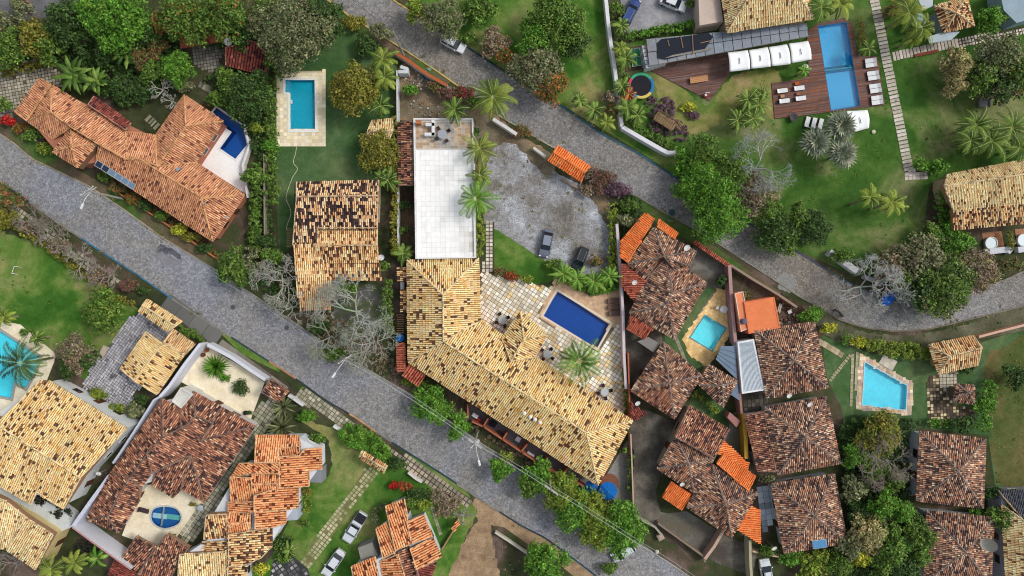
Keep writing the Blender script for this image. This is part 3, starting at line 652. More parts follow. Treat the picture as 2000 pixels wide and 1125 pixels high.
# ---------------------------------------------------------------- ground sheets
GR = lambda n, cs, **k: grassmat(n, sorted([(lambda q: (q[0] * 1.08, q[1] * .86, q[2] * 1.1))(C(c, .76)) for c in cs], key=sum), **k)
soil = GR('scrub_ground', ['#3c4a2c', '#5c5a42', '#4a5a34', '#75705a', '#44542e'], patch=.14)
lawn = GR('lawn_grass', ['#3f7026', '#5a8438', '#4a7a2c', '#84985a', '#3d6c28', '#74904c'])
lawn2 = GR('lawn_bright', ['#3c7422', '#55882f', '#6c963f', '#467c2a', '#98a45c', '#809c50'], patch=.11)
lawn_dark = GR('lawn_deep_green', ['#3c6834', '#547c46', '#48743a', '#6c8c52'])  # deeper green grass, the colour of the turf itself
drylawn = GR('lawn_dry', ['#5f8a38', '#8c9c50', '#a8a868', '#73923f', '#98a05c'], patch=.16)
cob = cobble('cobbled_road', [C(c) for c in ('#96928c', '#96989f', '#9a9ca6', '#a2a4ae', '#9c9a98')], 3.4)
cobB = cobble('cobbled_lane', [C(c) for c in ('#86827c', '#8f8c88', '#9a9898', '#a4a2a2', '#948c82')], 3.2)
dcob = cobble('dark_cobbles', [C(c) for c in ('#6c6c72', '#7c7c82', '#626268', '#8a8a8c')], 4.5)
gravelm = mat('pale_gravel', [C(c) for c in ('#66625c', '#827e78', '#9a9a9c', '#b0b4ba', '#d0d4dc')], scale=.14, fine=6, fine_amt=.45, mid=1.5, midamt=.3, bump=.6)
dirtm = mat('bare_dirt', [C(c) for c in ('#6c5c48', '#8c7860', '#7c7460', '#a08868', '#5c5a44')], scale=.25, fine=5, fine_amt=.3, mid=1.1, bump=.5)
mulch = mat('leaf_litter', [C(c) for c in ('#4c3c30', '#6c5040', '#3c3028', '#5c5038')], scale=.4, fine=6, fine_amt=.4, bump=.5)
conc = mat('old_concrete', [C(c) for c in ('#6c6a62', '#85837a', '#5c5a52', '#94928a', '#6f6858')], scale=.22, fine=4, fine_amt=.16, mid=.9)
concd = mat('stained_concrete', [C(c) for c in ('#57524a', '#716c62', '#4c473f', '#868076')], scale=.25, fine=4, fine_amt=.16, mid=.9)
cream = mat('cream_floor', [C(c, 1) for c in ('#e8dcc0', '#dccfae', '#f0e6d0')], scale=.3, fine=3, fine_amt=.07, mid=.8)
joint = mat('joint_soil', [C(c) for c in ('#4c4438', '#5c5040', '#40402e')], scale=.5, fine=5)
jointg = mat('joint_green', [C(c) for c in ('#4a5a30', '#5c5a40', '#3e5028')], scale=.5, fine=5)
white_m = mat('whitewash', [C(c, 1) for c in ('#eeeeec', '#e4e4e2', '#f2f2f0')], scale=.3, fine=3, fine_amt=.05)
def S(n, p, z, m, l, **k): return sheet(n, p, z, m, l, **k)
sheet('ground', [(-380, -380), (380, -380), (380, 380), (-380, 380)], 0, soil, 'dark earth and scrub under the whole neighbourhood', world=True)
S('lawn', [(-60,440),(25,460),(80,480),(150,530),(220,575),(268,605),(262,630),(240,660),(225,685),(190,745),(150,730),(100,690),(35,636),(0,630),(-60,600)], .006, lawn2, 'big mown lawn with a small goal below the road', sm=2)
S('lawn', [(540,135),(640,30),(690,60),(775,130),(776,350),(740,356),(575,356),(572,480),(545,500),(536,300)], .006, lawn_dark, 'lawn round the turquoise rectangular pool')
S('lawn', [(880,-40),(1180,-40),(1190,60),(1203,170),(1214,252),(1322,305),(1322,345),(1240,290),(1099,206),(996,144),(911,88),(840,40),(790,8)], .006, lawn2, 'bright lawn between the lane and the white boundary wall')
S('lawn', [(1198,90),(1300,70),(1700,-40),(2060,-40),(2060,315),(1850,338),(1815,365),(1800,470),(1760,560),(1660,535),(1560,490),(1400,400),(1325,345),(1323,300),(1218,246)], .006, lawn, 'hotel lawn spreading round the long pool')
S('lawn', [(1280,135),(1330,170),(1384,205),(1430,150),(1520,140),(1515,235),(1470,195),(1440,210),(1410,240),(1340,260),(1290,200)], .010, drylawn, 'dry yellowish grass beside the timber deck', sm=3)
S('lawn', [(965,447),(1060,506),(1098,522),(1084,546),(1045,554),(1000,552),(975,545),(963,520)], .012, lawn2, 'small tapered lawn beside the gravel car park', sm=2)
S('lawn', [(575,815),(650,835),(700,830),(760,880),(830,900),(900,950),(930,1000),(905,1060),(880,1160),(470,1160),(520,1100),(575,1000),(590,940),(640,930),(640,860)], .006, lawn2, 'garden lawn with two parked cars', sm=2)
S('lawn', [(975,1030),(1010,1020),(1060,1090),(1080,1160),(940,1160),(950,1080)], .006, soil, 'rough grass behind the low white wall at the lane mouth')
S('lawn', [(1605,655),(1700,690),(1820,700),(1960,655),(2060,635),(2060,960),(1945,960),(1930,850),(1790,835),(1770,880),(1650,900),(1645,800),(1615,740)], .006, lawn_dark, 'sloping lawn round the wedge shaped pool')
S('lawn', [(1925,700),(1960,680),(2060,640),(2060,960),(1960,950),(1930,830)], .010, GR('lawn_brownish', ['#4c642e', '#66723c', '#586e34', '#7c7a48']), 'brownish grass field beyond the last cottages', sm=2)
S('verge', [(8,282),(62,322),(173,366),(240,410),(317,466),(430,540),(430,505),(345,452),(222,372),(150,330),(60,270),(20,248)], .010, GR('verge_grass', ['#4c6a30', '#6c6c4a', '#4c7830', '#7c7458']), 'grass verge in front of the long orange roofed house')
S('verge', [(640,2),(692,40),(753,77),(785,99),(850,137),(880,160),(872,168),(776,104),(700,62),(650,22)], .010, GR('verge_grass', []), 'narrow mossy verge by the upper lane')
S('verge', [(1225,365),(1293,408),(1350,448),(1440,512),(1545,585),(1590,640),(1560,620),(1430,520),(1340,468),(1290,440),(1240,402)], .010, GR('verge_grass', []), 'verge between the lane and the tiled boundary wall')
S('verge', [(1600,600),(1640,630),(1693,648),(1747,655),(1813,650),(1907,628),(2060,580),(2060,630),(1920,660),(1800,690),(1690,680),(1630,665),(1590,630)], .012, mat('verge_dirt', [C(c) for c in ('#5c5a46', '#6c6c54', '#4c5434', '#807a68')], scale=.3, fine=5, fine_amt=.3, mid=1), 'bare verge below the bend of the lane', sm=2)
S('flower_bed', [(222,372),(345,452),(428,508),(418,474),(300,400),(187,328)], .014, mulch, 'planting bed under the eaves of the orange roofed house')
# dirt
S('yard', [(780,135),(800,128),(880,170),(960,215),(1010,262),(1075,300),(1075,340),(1000,330),(940,300),(925,232),(780,232)], .010, dirtm, 'bare earth yard strewn with rubble beside the lane', sm=2)
S('yard', [(779,370),(808,372),(812,505),(779,505)], .010, mulch, 'narrow earth strip beside the white flat roof')
S('car_park', [(940,262),(1000,270),(1068,325),(1135,362),(1186,392),(1192,450),(1188,522),(1150,548),(1100,528),(1060,506),(965,445),(945,425),(932,330)], .016, gravelm, 'gravel car park with pale and dark patches', sm=2)
S('dirt_path', [(928,972),(1000,1008),(985,1020),(962,1012),(960,1045),(968,1090),(975,1160),(872,1160),(905,1060),(932,1015)], .014, mat('tan_dirt', [C(c) for c in ('#8c745c', '#a48a6c', '#b89c7c')], scale=.3, fine=5, fine_amt=.25, mid=1.2, midamt=.15), 'worn dirt track leading off the road', sm=3)
S('bare_ground', [(930,972),(1030,1028),(1075,1058),(1180,1130),(1220,1170),(1150,1150),(1080,1092),(1030,1062),(985,1030),(955,1025)], .012, mat('tan_dirt', []), 'trampled earth strip below the road')
S('bare_ground', [(1530,575),(1560,590),(1600,640),(1570,640),(1520,600),(1525,570)], .016, mulch, 'rubble strewn yard behind the flat orange roof')
S('bare_ground', [(-60,-60),(170,-60),(150,20),(60,40),(-60,30)], .012, mat('grey_yard', [C(c) for c in ('#6c6c70', '#7c7c80', '#5c5c5c')], scale=.3, fine=5), 'grey paved yard in the far corner behind the trees')
S('car_park', [(1205,-40),(1350,-40),(1362,42),(1290,52),(1222,64),(1206,50),(1215,20)], .014, mat('light_gravel', [C(c) for c in ('#98989c', '#acacb0', '#8c8c8e')], scale=.3, fine=7, fine_amt=.3, mid=1.2), 'grey gravel parking bay with two cars')
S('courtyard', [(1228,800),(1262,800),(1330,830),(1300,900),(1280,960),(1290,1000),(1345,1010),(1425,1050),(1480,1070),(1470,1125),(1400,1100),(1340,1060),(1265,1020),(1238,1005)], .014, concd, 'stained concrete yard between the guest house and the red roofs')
S('courtyard', [(1292,1005),(1340,998),(1400,1035),(1416,1048),(1380,1085),(1370,1078),(1280,1020)], .020, conc, 'mottled grey concrete slab below the brown roofed house')
S('courtyard', [(1355,480),(1425,520),(1380,640),(1330,600),(1320,550)], .014, conc, 'grey concrete yard beside the brown roofs')
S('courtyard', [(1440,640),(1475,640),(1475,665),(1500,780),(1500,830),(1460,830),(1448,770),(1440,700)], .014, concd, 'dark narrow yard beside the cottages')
S('courtyard', [(1425,810),(1462,800),(1466,900),(1430,910),(1405,870)], .016, conc, 'tiny concrete yard by the mustard coloured wall')
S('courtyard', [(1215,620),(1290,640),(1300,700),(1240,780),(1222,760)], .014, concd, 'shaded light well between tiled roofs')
S('driveway', [(650,548),(745,556),(756,562),(748,640),(700,700),(640,650),(652,606)], .016, mat('dark_pavers', [C(c) for c in ('#5c5c5a', '#6c6c6a', '#4c4c48', '#55603c')], scale=.5, fine=5, fine_amt=.25), 'dark paved driveway overhung by a leafless tree', sm=0)
S('grass_strip', [(1296,640),(1385,560),(1398,562),(1332,662),(1348,696),(1380,716),(1384,730),(1360,738),(1330,700),(1300,672)], .018, lawn_dark, 'thin curved grass strip beside the square pool')
S('grass_strip', [(1355,762),(1368,758),(1420,800),(1425,840),(1405,838),(1345,792)], .018, lawn_dark, 'small grass strip with a pale hedge between red roofs')
S('grass_strip', [(545,727),(470,690),(425,645),(432,643),(520,700),(548,717)], .022, lawn2, 'grass strip along the lower kerb')
S('grass_strip', [(591,755),(640,782),(634,786),(585,760)], .026, lawn2, 'second short grass strip along the lower kerb')
S('terrace', [(1170,952),(1236,1010),(1238,880),(1225,860)], .014, mat('smooth_concrete', [C(c) for c in ('#8c8c88', '#9a9a96')], scale=.3), 'smooth grey terrace beside the two blue parasols')
S('yard', [(928,240),(962,240),(1012,268),(1070,315),(1075,345),(1045,325),(1005,282),(970,285),(945,330),(930,330)], .020, dirtm, 'brown earth corner of the gravel car park', sm=2)
S('verge', [(1150,360),(1186,388),(1192,440),(1178,430),(1160,395),(1135,370)], .020, dirtm, 'weedy brown edge of the gravel car park', sm=2)
# ---------------------------------------------------------------- roads
upA = [(-80,215),(0,262),(27,280),(62,310),(173,363),(240,408),(317,464),(427,531),(500,580),(601,648),(673,699),(807,773),(905,842),(1000,908),(1120,985),(1256,1066),(1345,1125),(1430,1180)]
loA = [(1230,1180),(1149,1113),(1067,1052),(1020,1028),(927,969),(873,932),(780,873),(740,848),(695,816),(633,780),(591,749),(548,720),(500,690),(427,643),(373,608),(320,573),(267,536),(200,493),(107,432),(32,376),(-80,310)]
S('road', upA + loA, .030, cob, 'grey cobbled street running diagonally across the neighbourhood')
loB = [(560,-60),(640,0),(687,34),(753,74),(793,99),(860,143),(905,175),(975,226),(1020,252),(1067,280),(1150,325),(1227,373),(1293,412),(1347,442),(1400,474),(1453,508),(1520,551),(1560,578),(1600,600),(1640,625),(1693,641),(1747,647),(1813,643),(1907,621),(2000,598),(2080,575)]
upB = [(2080,505),(2000,530),(1960,548),(1900,566),(1800,584),(1745,582),(1700,570),(1645,546),(1573,501),(1500,458),(1400,398),(1325,350),(1248,300),(1171,259),(1099,208),(996,147),(911,91),(833,43),(807,24),(772,3),(700,-60)]
S('road', loB + upB, .032, cobB, 'curving cobbled lane past the car park and hotel')
S('manhole_patch', [(1518,545),(1530,533),(1548,538),(1556,553),(1545,570),(1526,566)], .038, mat('smooth_concrete', []), 'round concrete patch in the bend of the lane', sm=3)
S('road_patch', [(306,486),(316,478),(326,481),(340,490),(350,494),(353,505),(344,503),(334,497),(326,498),(318,492),(310,494)], .038, mat('tar_patch', [C(c) for c in ('#4c4e54', '#63656b', '#55575d', '#86888e')], scale=1.4, fine=4, fine_amt=.4), 'dark blackened repair patch in the cobbles', sm=2)
S('road_patch', [(304,500),(309,492),(318,494),(330,500),(342,506),(352,507),(356,516),(346,525),(332,522),(318,514),(308,508)], .036, mat('patch_grey', [C(c) for c in ('#7c7c80', '#8a8a90', '#94949c')], scale=1.0, fine=5, fine_amt=.25), 'faded grey older repair beside the blackened patch', sm=3)
def kerb(pts, segs, label, w=.22, h=.12):
    """painted kerb: segs = list of (from, to, colour) as shares of its length"""
    P = WP(pts, h); tot = [0]
    for a, b in zip(P[:-1], P[1:]): tot.append(tot[-1] + (b - a).length)
    Lf, Rt = strip(P, w); g = G()
    def at(arr, s):
        for i in range(len(tot) - 1):
            if s <= tot[i + 1] + 1e-6:
                t = (s - tot[i]) / max(1e-6, tot[i + 1] - tot[i]); return arr[i].lerp(arr[i + 1], t)
        return arr[-1]
    s = 0; 
    while s < tot[-1] - .05:
        e = min(s + 1.0, tot[-1]); f = (s + e) / 2 / tot[-1]; col = '#8f8b80'
        for a, b, c in segs:
            if a <= f < b: col = c
        cc = jit(C(col), .75, 1.15)
        g.prism([at(Rt, s + .01), at(Rt, e - .01), at(Lf, e - .01), at(Lf, s + .01)], 0, h + random.uniform(-.008, .008), cc); s = e
    o = g.obj('kerb', COL); tag(o, label, None, None, 'structure')
kerb(upA, [(0, .3, '#a89c88'), (.3, 1, '#9a968c')], 'weathered pale kerb on the garden side of the street')
kerb(loA, [(0, .12, '#2c5468'), (.12, .2, '#3c4a50'), (.26, .36, '#2f4c58'), (.38, .42, '#d0a070'), (.42, .5, '#39454c'), (.5, .54, '#c08860'), (.54, .6, '#3c4a54'), (.68, .82, '#3f7898'), (.9, 1, '#4c5054')], 'kerb painted in worn blue, black and orange stretches')
kerb(loB, [(0, .24, '#c8b46c'), (.24, .4, '#a8a090'), (.7, 1, '#807868')], 'kerb on the car park side of the lane, partly yellow')
kerb(upB, [(.2, .48, '#4c5c6c'), (.5, .78, '#2f6880'), (.78, .9, '#34505c'), (.9, 1, '#d8b868')], 'kerb on the hotel side of the lane, painted blue')
# ---------------------------------------------------------------- paved areas
WS = ['#e8e0cc', '#ddd2ba', '#f0eadc', '#d0c4a8', '#c8c0ac']; GS = ['#aca594', '#9a9484', '#bab3a2', '#88836f']
pavers('patio', [(941,530),(958,536),(1045,555),(1078,562),(1050,618),(1167,688),(1195,642),(1213,634),(1222,800),(1210,812),(1040,700),(985,668),(936,632)], .6, .075, 57, WS + ['#e4c890', '#f0eadc'], z=.022, base=mat('patio_joint', [C(c) for c in ('#7c6c58', '#8c7c66')], scale=.5), label='guest house patio of cream square slabs with dark joints')
pavers('path', [(949,434),(965,434),(966,532),(942,530),(941,510),(949,508)], .58, .13, 0, ['#c8c2b4', '#b4ae9e', '#d8d2c2'], z=.024, base=joint, label='slab path beside the small lawn')
pavers('paved_court', [(-30,145),(70,132),(104,130),(128,150),(120,172),(78,155),(30,212),(22,232),(-30,236)], .5, .09, 10, ['#a8a090', '#98907e', '#b8b2a0', '#8c8674'], z=.022, base=joint, label='square paved court at the end of the long orange roofed house', dark=.95)
pavers('paved_court', [(374,90),(438,84),(441,102),(432,106),(430,130),(410,142),(380,128)], .5, .08, 8, ['#88857c', '#98948a', '#7a776e'], z=.022, base=joint, label='little grey tiled court below the garden pavilion')
pavers('sidewalk', [(13,393),(30,400),(107,455),(190,520),(262,560),(250,568),(180,535),(95,475),(25,420)], .62, .12, -36, GS, z=.05, base=jointg, label='weedy slab sidewalk beside the football lawn', miss=.12, dark=1.0)
pavers('sidewalk', [(582,766),(597,756),(695,826),(686,838),(668,832),(575,778)], .6, .1, -36, GS, z=.05, base=jointg, label='slab sidewalk by the thorny rosette plants', dark=1.1)
pavers('sidewalk', [(748,868),(765,870),(870,942),(925,978),(915,990),(850,955),(790,915)], .72, .16, -36, ['#b4a894', '#a09684', '#8c8474'], z=.05, base=joint, label='slab sidewalk above the red flowering bush', dark=1.1)
pavers('driveway', [(505,790),(540,772),(548,792),(512,852),(448,950),(408,1012),(380,1056),(345,1058),(360,1022),(415,955),(472,872)], .66, .1, 55, GS + ['#9a9a88'], z=.022, base=jointg, label='long slab driveway between the brown and orange roofs', dark=1.05)
pavers('driveway', [(535,1090),(575,1088),(600,1110),(620,1160),(520,1160)], .66, .2, 35, ['#8c8c8c', '#6c6c6c', '#b0b0aa', '#5a5a5a'], z=.022, base=mat('asphalt_dark', [C(c) for c in ('#3a3a3e', '#48484c')], scale=.5), label='dark paved corner with scattered pale slabs', miss=.3)
pavers('path', [(716,912),(738,922),(690,990),(640,1060),(605,1110),(585,1098),(625,1040),(680,965)], .6, .16, 52, ['#a4a480', '#b4ae8c', '#94986c'], z=.016, base=GR('path_grass', ['#7c8a50', '#8c9460', '#6c843c']), label='grassy slab track leading from the tiled gateway', miss=.15)
pavers('driveway', [(250,622),(272,611),(338,652),(330,700),(262,770),(250,832),(190,782),(158,760),(180,712),(225,662)], .42, .08, 55, ['#bcbcc4', '#b0b0b8', '#c6c6cc', '#a4a4ac'], z=.018, base=joint, label='grey block driveway sprinkled with fallen leaves', dark=1.02)
pavers('sidewalk', [(320,590),(335,588),(412,640),(420,655),(405,665),(352,626),(320,604)], 2.6, .06, -36, ['#6a6a68', '#747472', '#626260'], z=.05, base=joint, label='dark concrete sidewalk panels by the yellow gateway')
pavers('sidewalk', [(430,668),(548,735),(600,790),(570,770),(510,742),(425,680)], 1.6, .04, -36, ['#7a766c', '#6c685e', '#848074'], z=.048, base=joint, label='cracked concrete sidewalk in front of the cream garden')
pavers('terrace', [(1452,775),(1492,770),(1500,806),(1454,812)], .62, .08, 5, ['#5c5850', '#6c6860', '#504c46'], z=.022, base=joint, label='dark tiled yard between two cottages')
pavers('terrace', [(1812,738),(1835,728),(1870,725),(1868,752),(1862,790),(1905,800),(1900,830),(1812,832)], .5, .1, 2, ['#c8b890', '#5a5048', '#d8c8a0', '#4c443c', '#6a5c50', '#8c7c64', '#50483e'], z=.022, base=mulch, label='checkered terrace slabs below the small tiled hut', miss=.1)
pavers('terrace', [(1834,730),(1868,722),(1872,750),(1840,765)], .55, .08, 2, ['#c8c0ac', '#b8b09c'], z=.06, base=joint, label='pale slab landing under the tiled hut eaves')
pavers('terrace', [(1788,860),(1770,856),(1766,960),(1786,968)], 1.3, .06, 4, ['#98a0a8', '#a8b0b4'], z=.04, base=joint, label='pale slab strip beside the north cottage roof')
pavers('terrace', [(1483,955),(1508,948),(1515,1010),(1490,1040),(1484,1000)], .9, .05, 8, ['#b8c4d0', '#c4ced8', '#98a4ac'], z=.04, base=joint, label='bluish tiled terrace beside the lowest cottage')
# pool decks
def deck(pts, cols, cell, rot, label, base=joint, z=.03, gap=.03, **k): return pavers('pool_deck', pts, cell, gap, rot, cols, z=z, th=.02, base=base, label=label, **k)
CR = ['#e8dcc0', '#e2d6b6', '#eee4cc', '#ddd0b0', '#e6d6b0']
deck([(540,140),(633,138),(635,283),(541,286)], CR, .55, 0, 'cream stone deck round the turquoise pool', base=mat('pale_joint', [C('#c8bc9c')], fine_amt=.1), gap=.015)
deck([(1086,543),(1156,578),(1212,559),(1213,632),(1194,641),(1167,686),(1051,618)], ['#c8a888', '#ceae8e', '#c4a484'], .5, 57, 'tan tiled deck round the royal blue pool', base=mat('tan_joint', [C('#b89c80')], fine_amt=.1), gap=.012)
deck([(1403,563),(1424,570),(1429,650),(1396,698),(1382,717),(1347,694),(1333,661)], ['#ecc88a', '#f0d09a', '#e4c084', '#dcb87c'], .42, 35, 'golden stone deck round the small aqua pool', base=mat('gold_joint', [C('#dcbc84')], fine_amt=.1), gap=.012)
deck([(1679,689),(1784,748),(1780,811),(1672,799)], ['#d0b8a0', '#b89c90', '#e0d0b8', '#a89890', '#c8a888'], .5, 3, 'pinkish stone rim deck of the wedge shaped pool', base=mat('pale_joint', []))
deck([(1731,693),(1753,706),(1743,724),(1716,709)], ['#d8d0c0', '#c8c0b0'], .8, -30, 'small pale slab step beside the wedge shaped pool', base=mat('pale_joint', []), z=.08)
S('pool_deck', [(-60,590),(0,625),(40,634),(108,690),(106,706),(92,742),(57,775),(40,800),(-60,840)], .02, cream, 'cream deck round the half hidden turquoise pool')
S('pool_deck', [(437,248),(454,258),(431,290),(460,313),(483,286),(492,292),(474,328),(482,380),(384,317),(418,262)], .05, white_m, 'white deck between the orange roof and the dark blue pool')
S('courtyard', [(270,952),(298,945),(338,970),(355,953),(402,981),(360,1046),(300,1068),(238,1046),(250,1015)], .03, cream, 'cream courtyard floor round the oval pool')
S('courtyard', [(388,676),(405,676),(518,744),(490,818),(437,794),(365,752),(352,745)], .03, cream, 'cream gravel front garden with three round shrubs')
wat = watermat('pool_water', (.86, .96, .98)); tilem = lambda h: mat('pool_' + h, [tuple(min(.93, v * 1.2) for v in C(h, .95))], fine=4, fine_amt=.07, mid=.5, midamt=.07, rough=.5)
for label, pts, dep, bc, cc, cw in POOLS:
    P = WP(pts, .05); cx = sum(p.x for p in P) / len(P); cy = sum(p.y for p in P) / len(P); root = thing('swimming_pool', label, 'pool', (cx, cy, 0)); L2 = [Vector((p.x - cx, p.y - cy)) for p in P]
    if sum(L2[i-1].x * L2[i].y - L2[i].x * L2[i-1].y for i in range(len(L2))) < 0: L2 = L2[::-1]
    g = G(); n = len(L2); vs = [(p.x, p.y, -dep) for p in L2] + [(p.x, p.y, .04) for p in L2]
    g.add(vs, [tuple(range(n))]); g.add(vs, [(i, n + i, n + (i + 1) % n, (i + 1) % n) for i in range(n)]); g.obj('basin', tilem(bc), root)
    g = G(); g.add([(p.x, p.y, -.06) for p in L2], [tuple(range(n))]); g.obj('water', wat, root)
    o_ = inset([(p.x, p.y) for p in L2], -cw); i_ = inset([(p.x, p.y) for p in L2], .04); g = G()
    for i in range(n): j = (i + 1) % n; g.prism([o_[i], o_[j], i_[j], i_[i]], .03, .105, C(cc, .85))
    g.obj('coping', COL, root)
    if 'oval' in label:
        g = G(); a = W(296, 1006, 0) - Vector((cx, cy, 0)); b = W(320, 1010, 0) - Vector((cx, cy, 0)); g.box((a + (b - a) / 2 + Vector((0, -.1, -.45))), (2.4, .8, .06), R(-7), C('#d4f2fa')); g.box((2.35 - 1.0, -.25, -.5), (3.1, .8, .06), R(-7), C('#7cd0c8')); g.box((-.62, 0, -.35), (.08, 3.1, .5), R(-8), C('#c4ccc8')); g.obj('step', COL, root)
    if 'turquoise rectangular' in label:
        a = W(561, 168, 0) - Vector((cx, cy, 0)); G().box((a.x, a.y, -.45), (.68, 1.9, .4), 0, C('#5cc4e4')).obj('step', COL, root)
    if 'hotel' in label:
        g = G(); a = W(1611, 133) - Vector((cx, cy, 0)); b = W(1667, 126) - Vector((cx, cy, 0)); d = (b - a)
        for k in range(3): g.box(((a + b) / 2 + Vector((0, -.32 * k, -.25 - .08 * k))), (d.length * .97, .26, .25), math.atan2(d.y, d.x), C('#4cb0d4' if k % 2 else '#2c86b0'))
        m_ = [W(x, y) - Vector((cx, cy, 0)) for x, y in ((1613, 141), (1668, 134), (1679, 205), (1624, 213))]; g.prism([(p.x, p.y) for p in inset(m_, .08)], -.65, -.5, C('#5cb6e4', .95)); g.obj('step', COL, root)
    if 'dark blue pool' in label:
        m_ = [W(x, y) - Vector((cx, cy, 0)) for x, y in ((437,249),(452,259),(429,289),(436,287),(458,257),(445,247))]; g = G(); g.prism([(p.x, p.y) for p in m_], -.64, -.4, C('#0c2c6c')); g.obj('step', COL, root)
# ---------------------------------------------------------------- timber decks
DK = ['#7c5e54', '#755850', '#85665c', '#7a605c', '#886e68']
planks('timber_deck', [(1222,95),(1262,88),(1300,118),(1421,98),(1426,145),(1386,197),(1262,133),(1222,140)], .15, 8, DK, .10, label='dark timber deck with a single bench beside the trampoline')
planks('timber_deck', [(1575,62),(1597,46),(1655,34),(1664,48),(1676,108),(1714,110),(1728,205),(1660,214),(1513,232),(1507,163),(1562,155),(1580,148)], .15, 8, DK + ['#96604a'], .10, label='dark timber sun deck round the long hotel pool')
# ---------------------------------------------------------------- stepping slab walks, each slab a piece
def slabwalk(label, a, b, n, w, l, cols, rz_off=0, base=None, wob=.03, z=.02):
    A, B = W(*a), W(*b); d = (B - A); rz = math.atan2(d.y, d.x) + rz_off; root = thing('stepping_stones', label, 'path', (A.x, A.y, 0)); shared = None
    for i in range(n):
        p = d * (i / max(1, n - 1)) + Vector((random.uniform(-wob, wob), random.uniform(-wob, wob), 0))
        if i < 6: 
            g = G(); g.box((0, 0, z + .03), (l, w, .07), 0, jit(C(cols[i % len(cols)]), .85, 1.1)); o = g.obj('slab', mat('slab_stone', None, attr=True, fine=4, fine_amt=.14, mid=.8, rough=.9), root)
            shared = (shared or []) + [o]
        else: o = shared[random.randrange(6)].copy(); sc.collection.objects.link(o); o.parent = root
        o.location = p; o.rotation_euler = (0, 0, rz + random.uniform(-.03, .03))
    return root
SL = ['#dcd0c4', '#ccc0b4', '#e4dacf', '#c4b8ac']
slabwalk('long slab walk running down the hotel lawn', (1708,2), (1776,338), 46, 1.45, .47, SL)
slabwalk('slab walk branching off towards the thatched coloured hut', (1746,110), (1868,84), 19, 1.35, .43, SL)
pavers('path', [(1868,92),(1866,76),(1920,66),(1960,60),(2060,38),(2060,52),(1960,75),(1900,88)], .5, .06, 12, SL, z=.02, base=joint, label='irregular stone path past the garden huts', jit=.4)
pavers('path', [(1766,335),(1782,332),(1812,337),(1812,350),(1768,352)], .6, .05, 3, SL, z=.03, base=joint, label='stone landing at the foot of the slab walk')
slabwalk('row of small stepping stones near the wedge pool', (1665,694), (1662,790), 15, .42, .5, ['#b0a888', '#c0b898'])
slabwalk('second row of small stepping stones against the pool rim', (1674,690), (1671,760), 12, .42, .5, ['#b0a888', '#c0b898'])
slabwalk('curving stepping stones from the cottage terrace', (1622,742), (1659,695), 11, .5, .38, ['#a8a080', '#b8b090'])
slabwalk('square stepping stones by the cottage garden gate', (1602,668), (1642,692), 6, .9, .75, ['#b8a888', '#c8b898', '#a89878'])
slabwalk('stepping stones in the shaded garden under the bare shrub', (393,166), (424,182), 6, 1.0, .6, ['#8c8c78', '#a0a088'])
slabwalk('pair of slabs in the dark lawn by the orange gable', (291,232), (305,246), 4, 1.2, .7, ['#98987c', '#888870'])
slabwalk('stepping stones between the new house and the thorny hedge', (842,985), (860,1042), 10, .5, .5, ['#8c8a72', '#9c9a80'])
slabwalk('round stepping stones curving past the aqua pool', (1321,662), (1340,708), 9, .5, .5, ['#98947c', '#a8a48c'])
# ---------------------------------------------------------------- walls and fences
wall('boundary_wall', 'long white wall between the lawn and the hotel garden', [(1182,-20),(1190,60),(1203,150),(1211,215),(1215,247)], 1.6, .55, C('#e8e8ec'), sm=3)
wall('boundary_wall', 'white wall continuing diagonally to the lane trees', [(1215,247),(1240,262),(1280,285),(1305,298),(1320,297)], 1.6, .6, C('#e4e4ea'), sm=2)
wall('boundary_wall', 'broken white wall glimpsed between trees above the lane', [(1510,428),(1545,448),(1579,466)], 1.4, .6, C('#dcdce2'))
wall('boundary_wall', 'short white wall beside the wide lane bend', [(1621,492),(1650,512),(1675,530)], 1.4, .9, C('#dcdce2'))
wall('boundary_wall', 'pale wall curving under the bare white tree', [(1690,540),(1708,546),(1760,550)], 1.2, .5, C('#c4c4c8'), sm=2)
wall('boundary_wall', 'white and orange wall beside the rubble yard', [(773,103),(800,120),(835,145),(873,167)], 1.8, .45, C('#dcd4cc'), top=C('#b8643c'))
wall('boundary_wall', 'thin white wall behind the slim hedge', [(775,137),(776,235),(777,490)], 1.8, .22, C('#d8dadc'))
wall('boundary_wall', 'short white wall by the big coconut palm', [(963,232),(985,246),(1009,262)], 1.4, .5, C('#e0dedc'))
wall('boundary_wall', 'second short white wall by the orange gateway', [(1042,288),(1054,297),(1066,306)], 1.3, .4, C('#d8d4cc'))
wall('gate_wall', 'white corner wall of the rubble yard', [(778,140),(794,140),(794,134),(782,130)], 1.9, .5, C('#d8dce0'))
wall('boundary_wall', 'long pink and white wall beside the car park hedge', [(1205,437),(1209,490),(1214,560),(1217,610),(1219,690),(1223,760)], 2.0, .42, C('#dcc8c8'), top=C('#d8ccd0'))
wall('boundary_wall', 'thin wall between the guest house and the concrete yard', [(1232,848),(1235,920),(1238,1008)], 2.0, .2, C('#c0a894'), top=C('#c8b09c'))
wall('boundary_wall', 'terracotta coped wall behind the tiled side roofs', [(1227,690),(1229,760),(1231,830)], 2.3, .2, C('#b86a4c'))
wall('boundary_wall', 'dusky pink wall dividing the aqua pool from the flat orange roof', [(1425,518),(1430,600),(1436,660),(1437,672)], 2.2, .5, C('#b08c8c'), top=C('#b4908e'))
wall('boundary_wall', 'pinkish brown wall running down beside the white shed', [(1440,700),(1446,780),(1449,808)], 2.2, .35, C('#a87c74'))
wall('boundary_wall', 'mustard yellow wall beside the long brown roof', [(1453,810),(1457,860),(1458,896)], 2.2, .55, C('#d8a840'), top=C('#dcae48'))
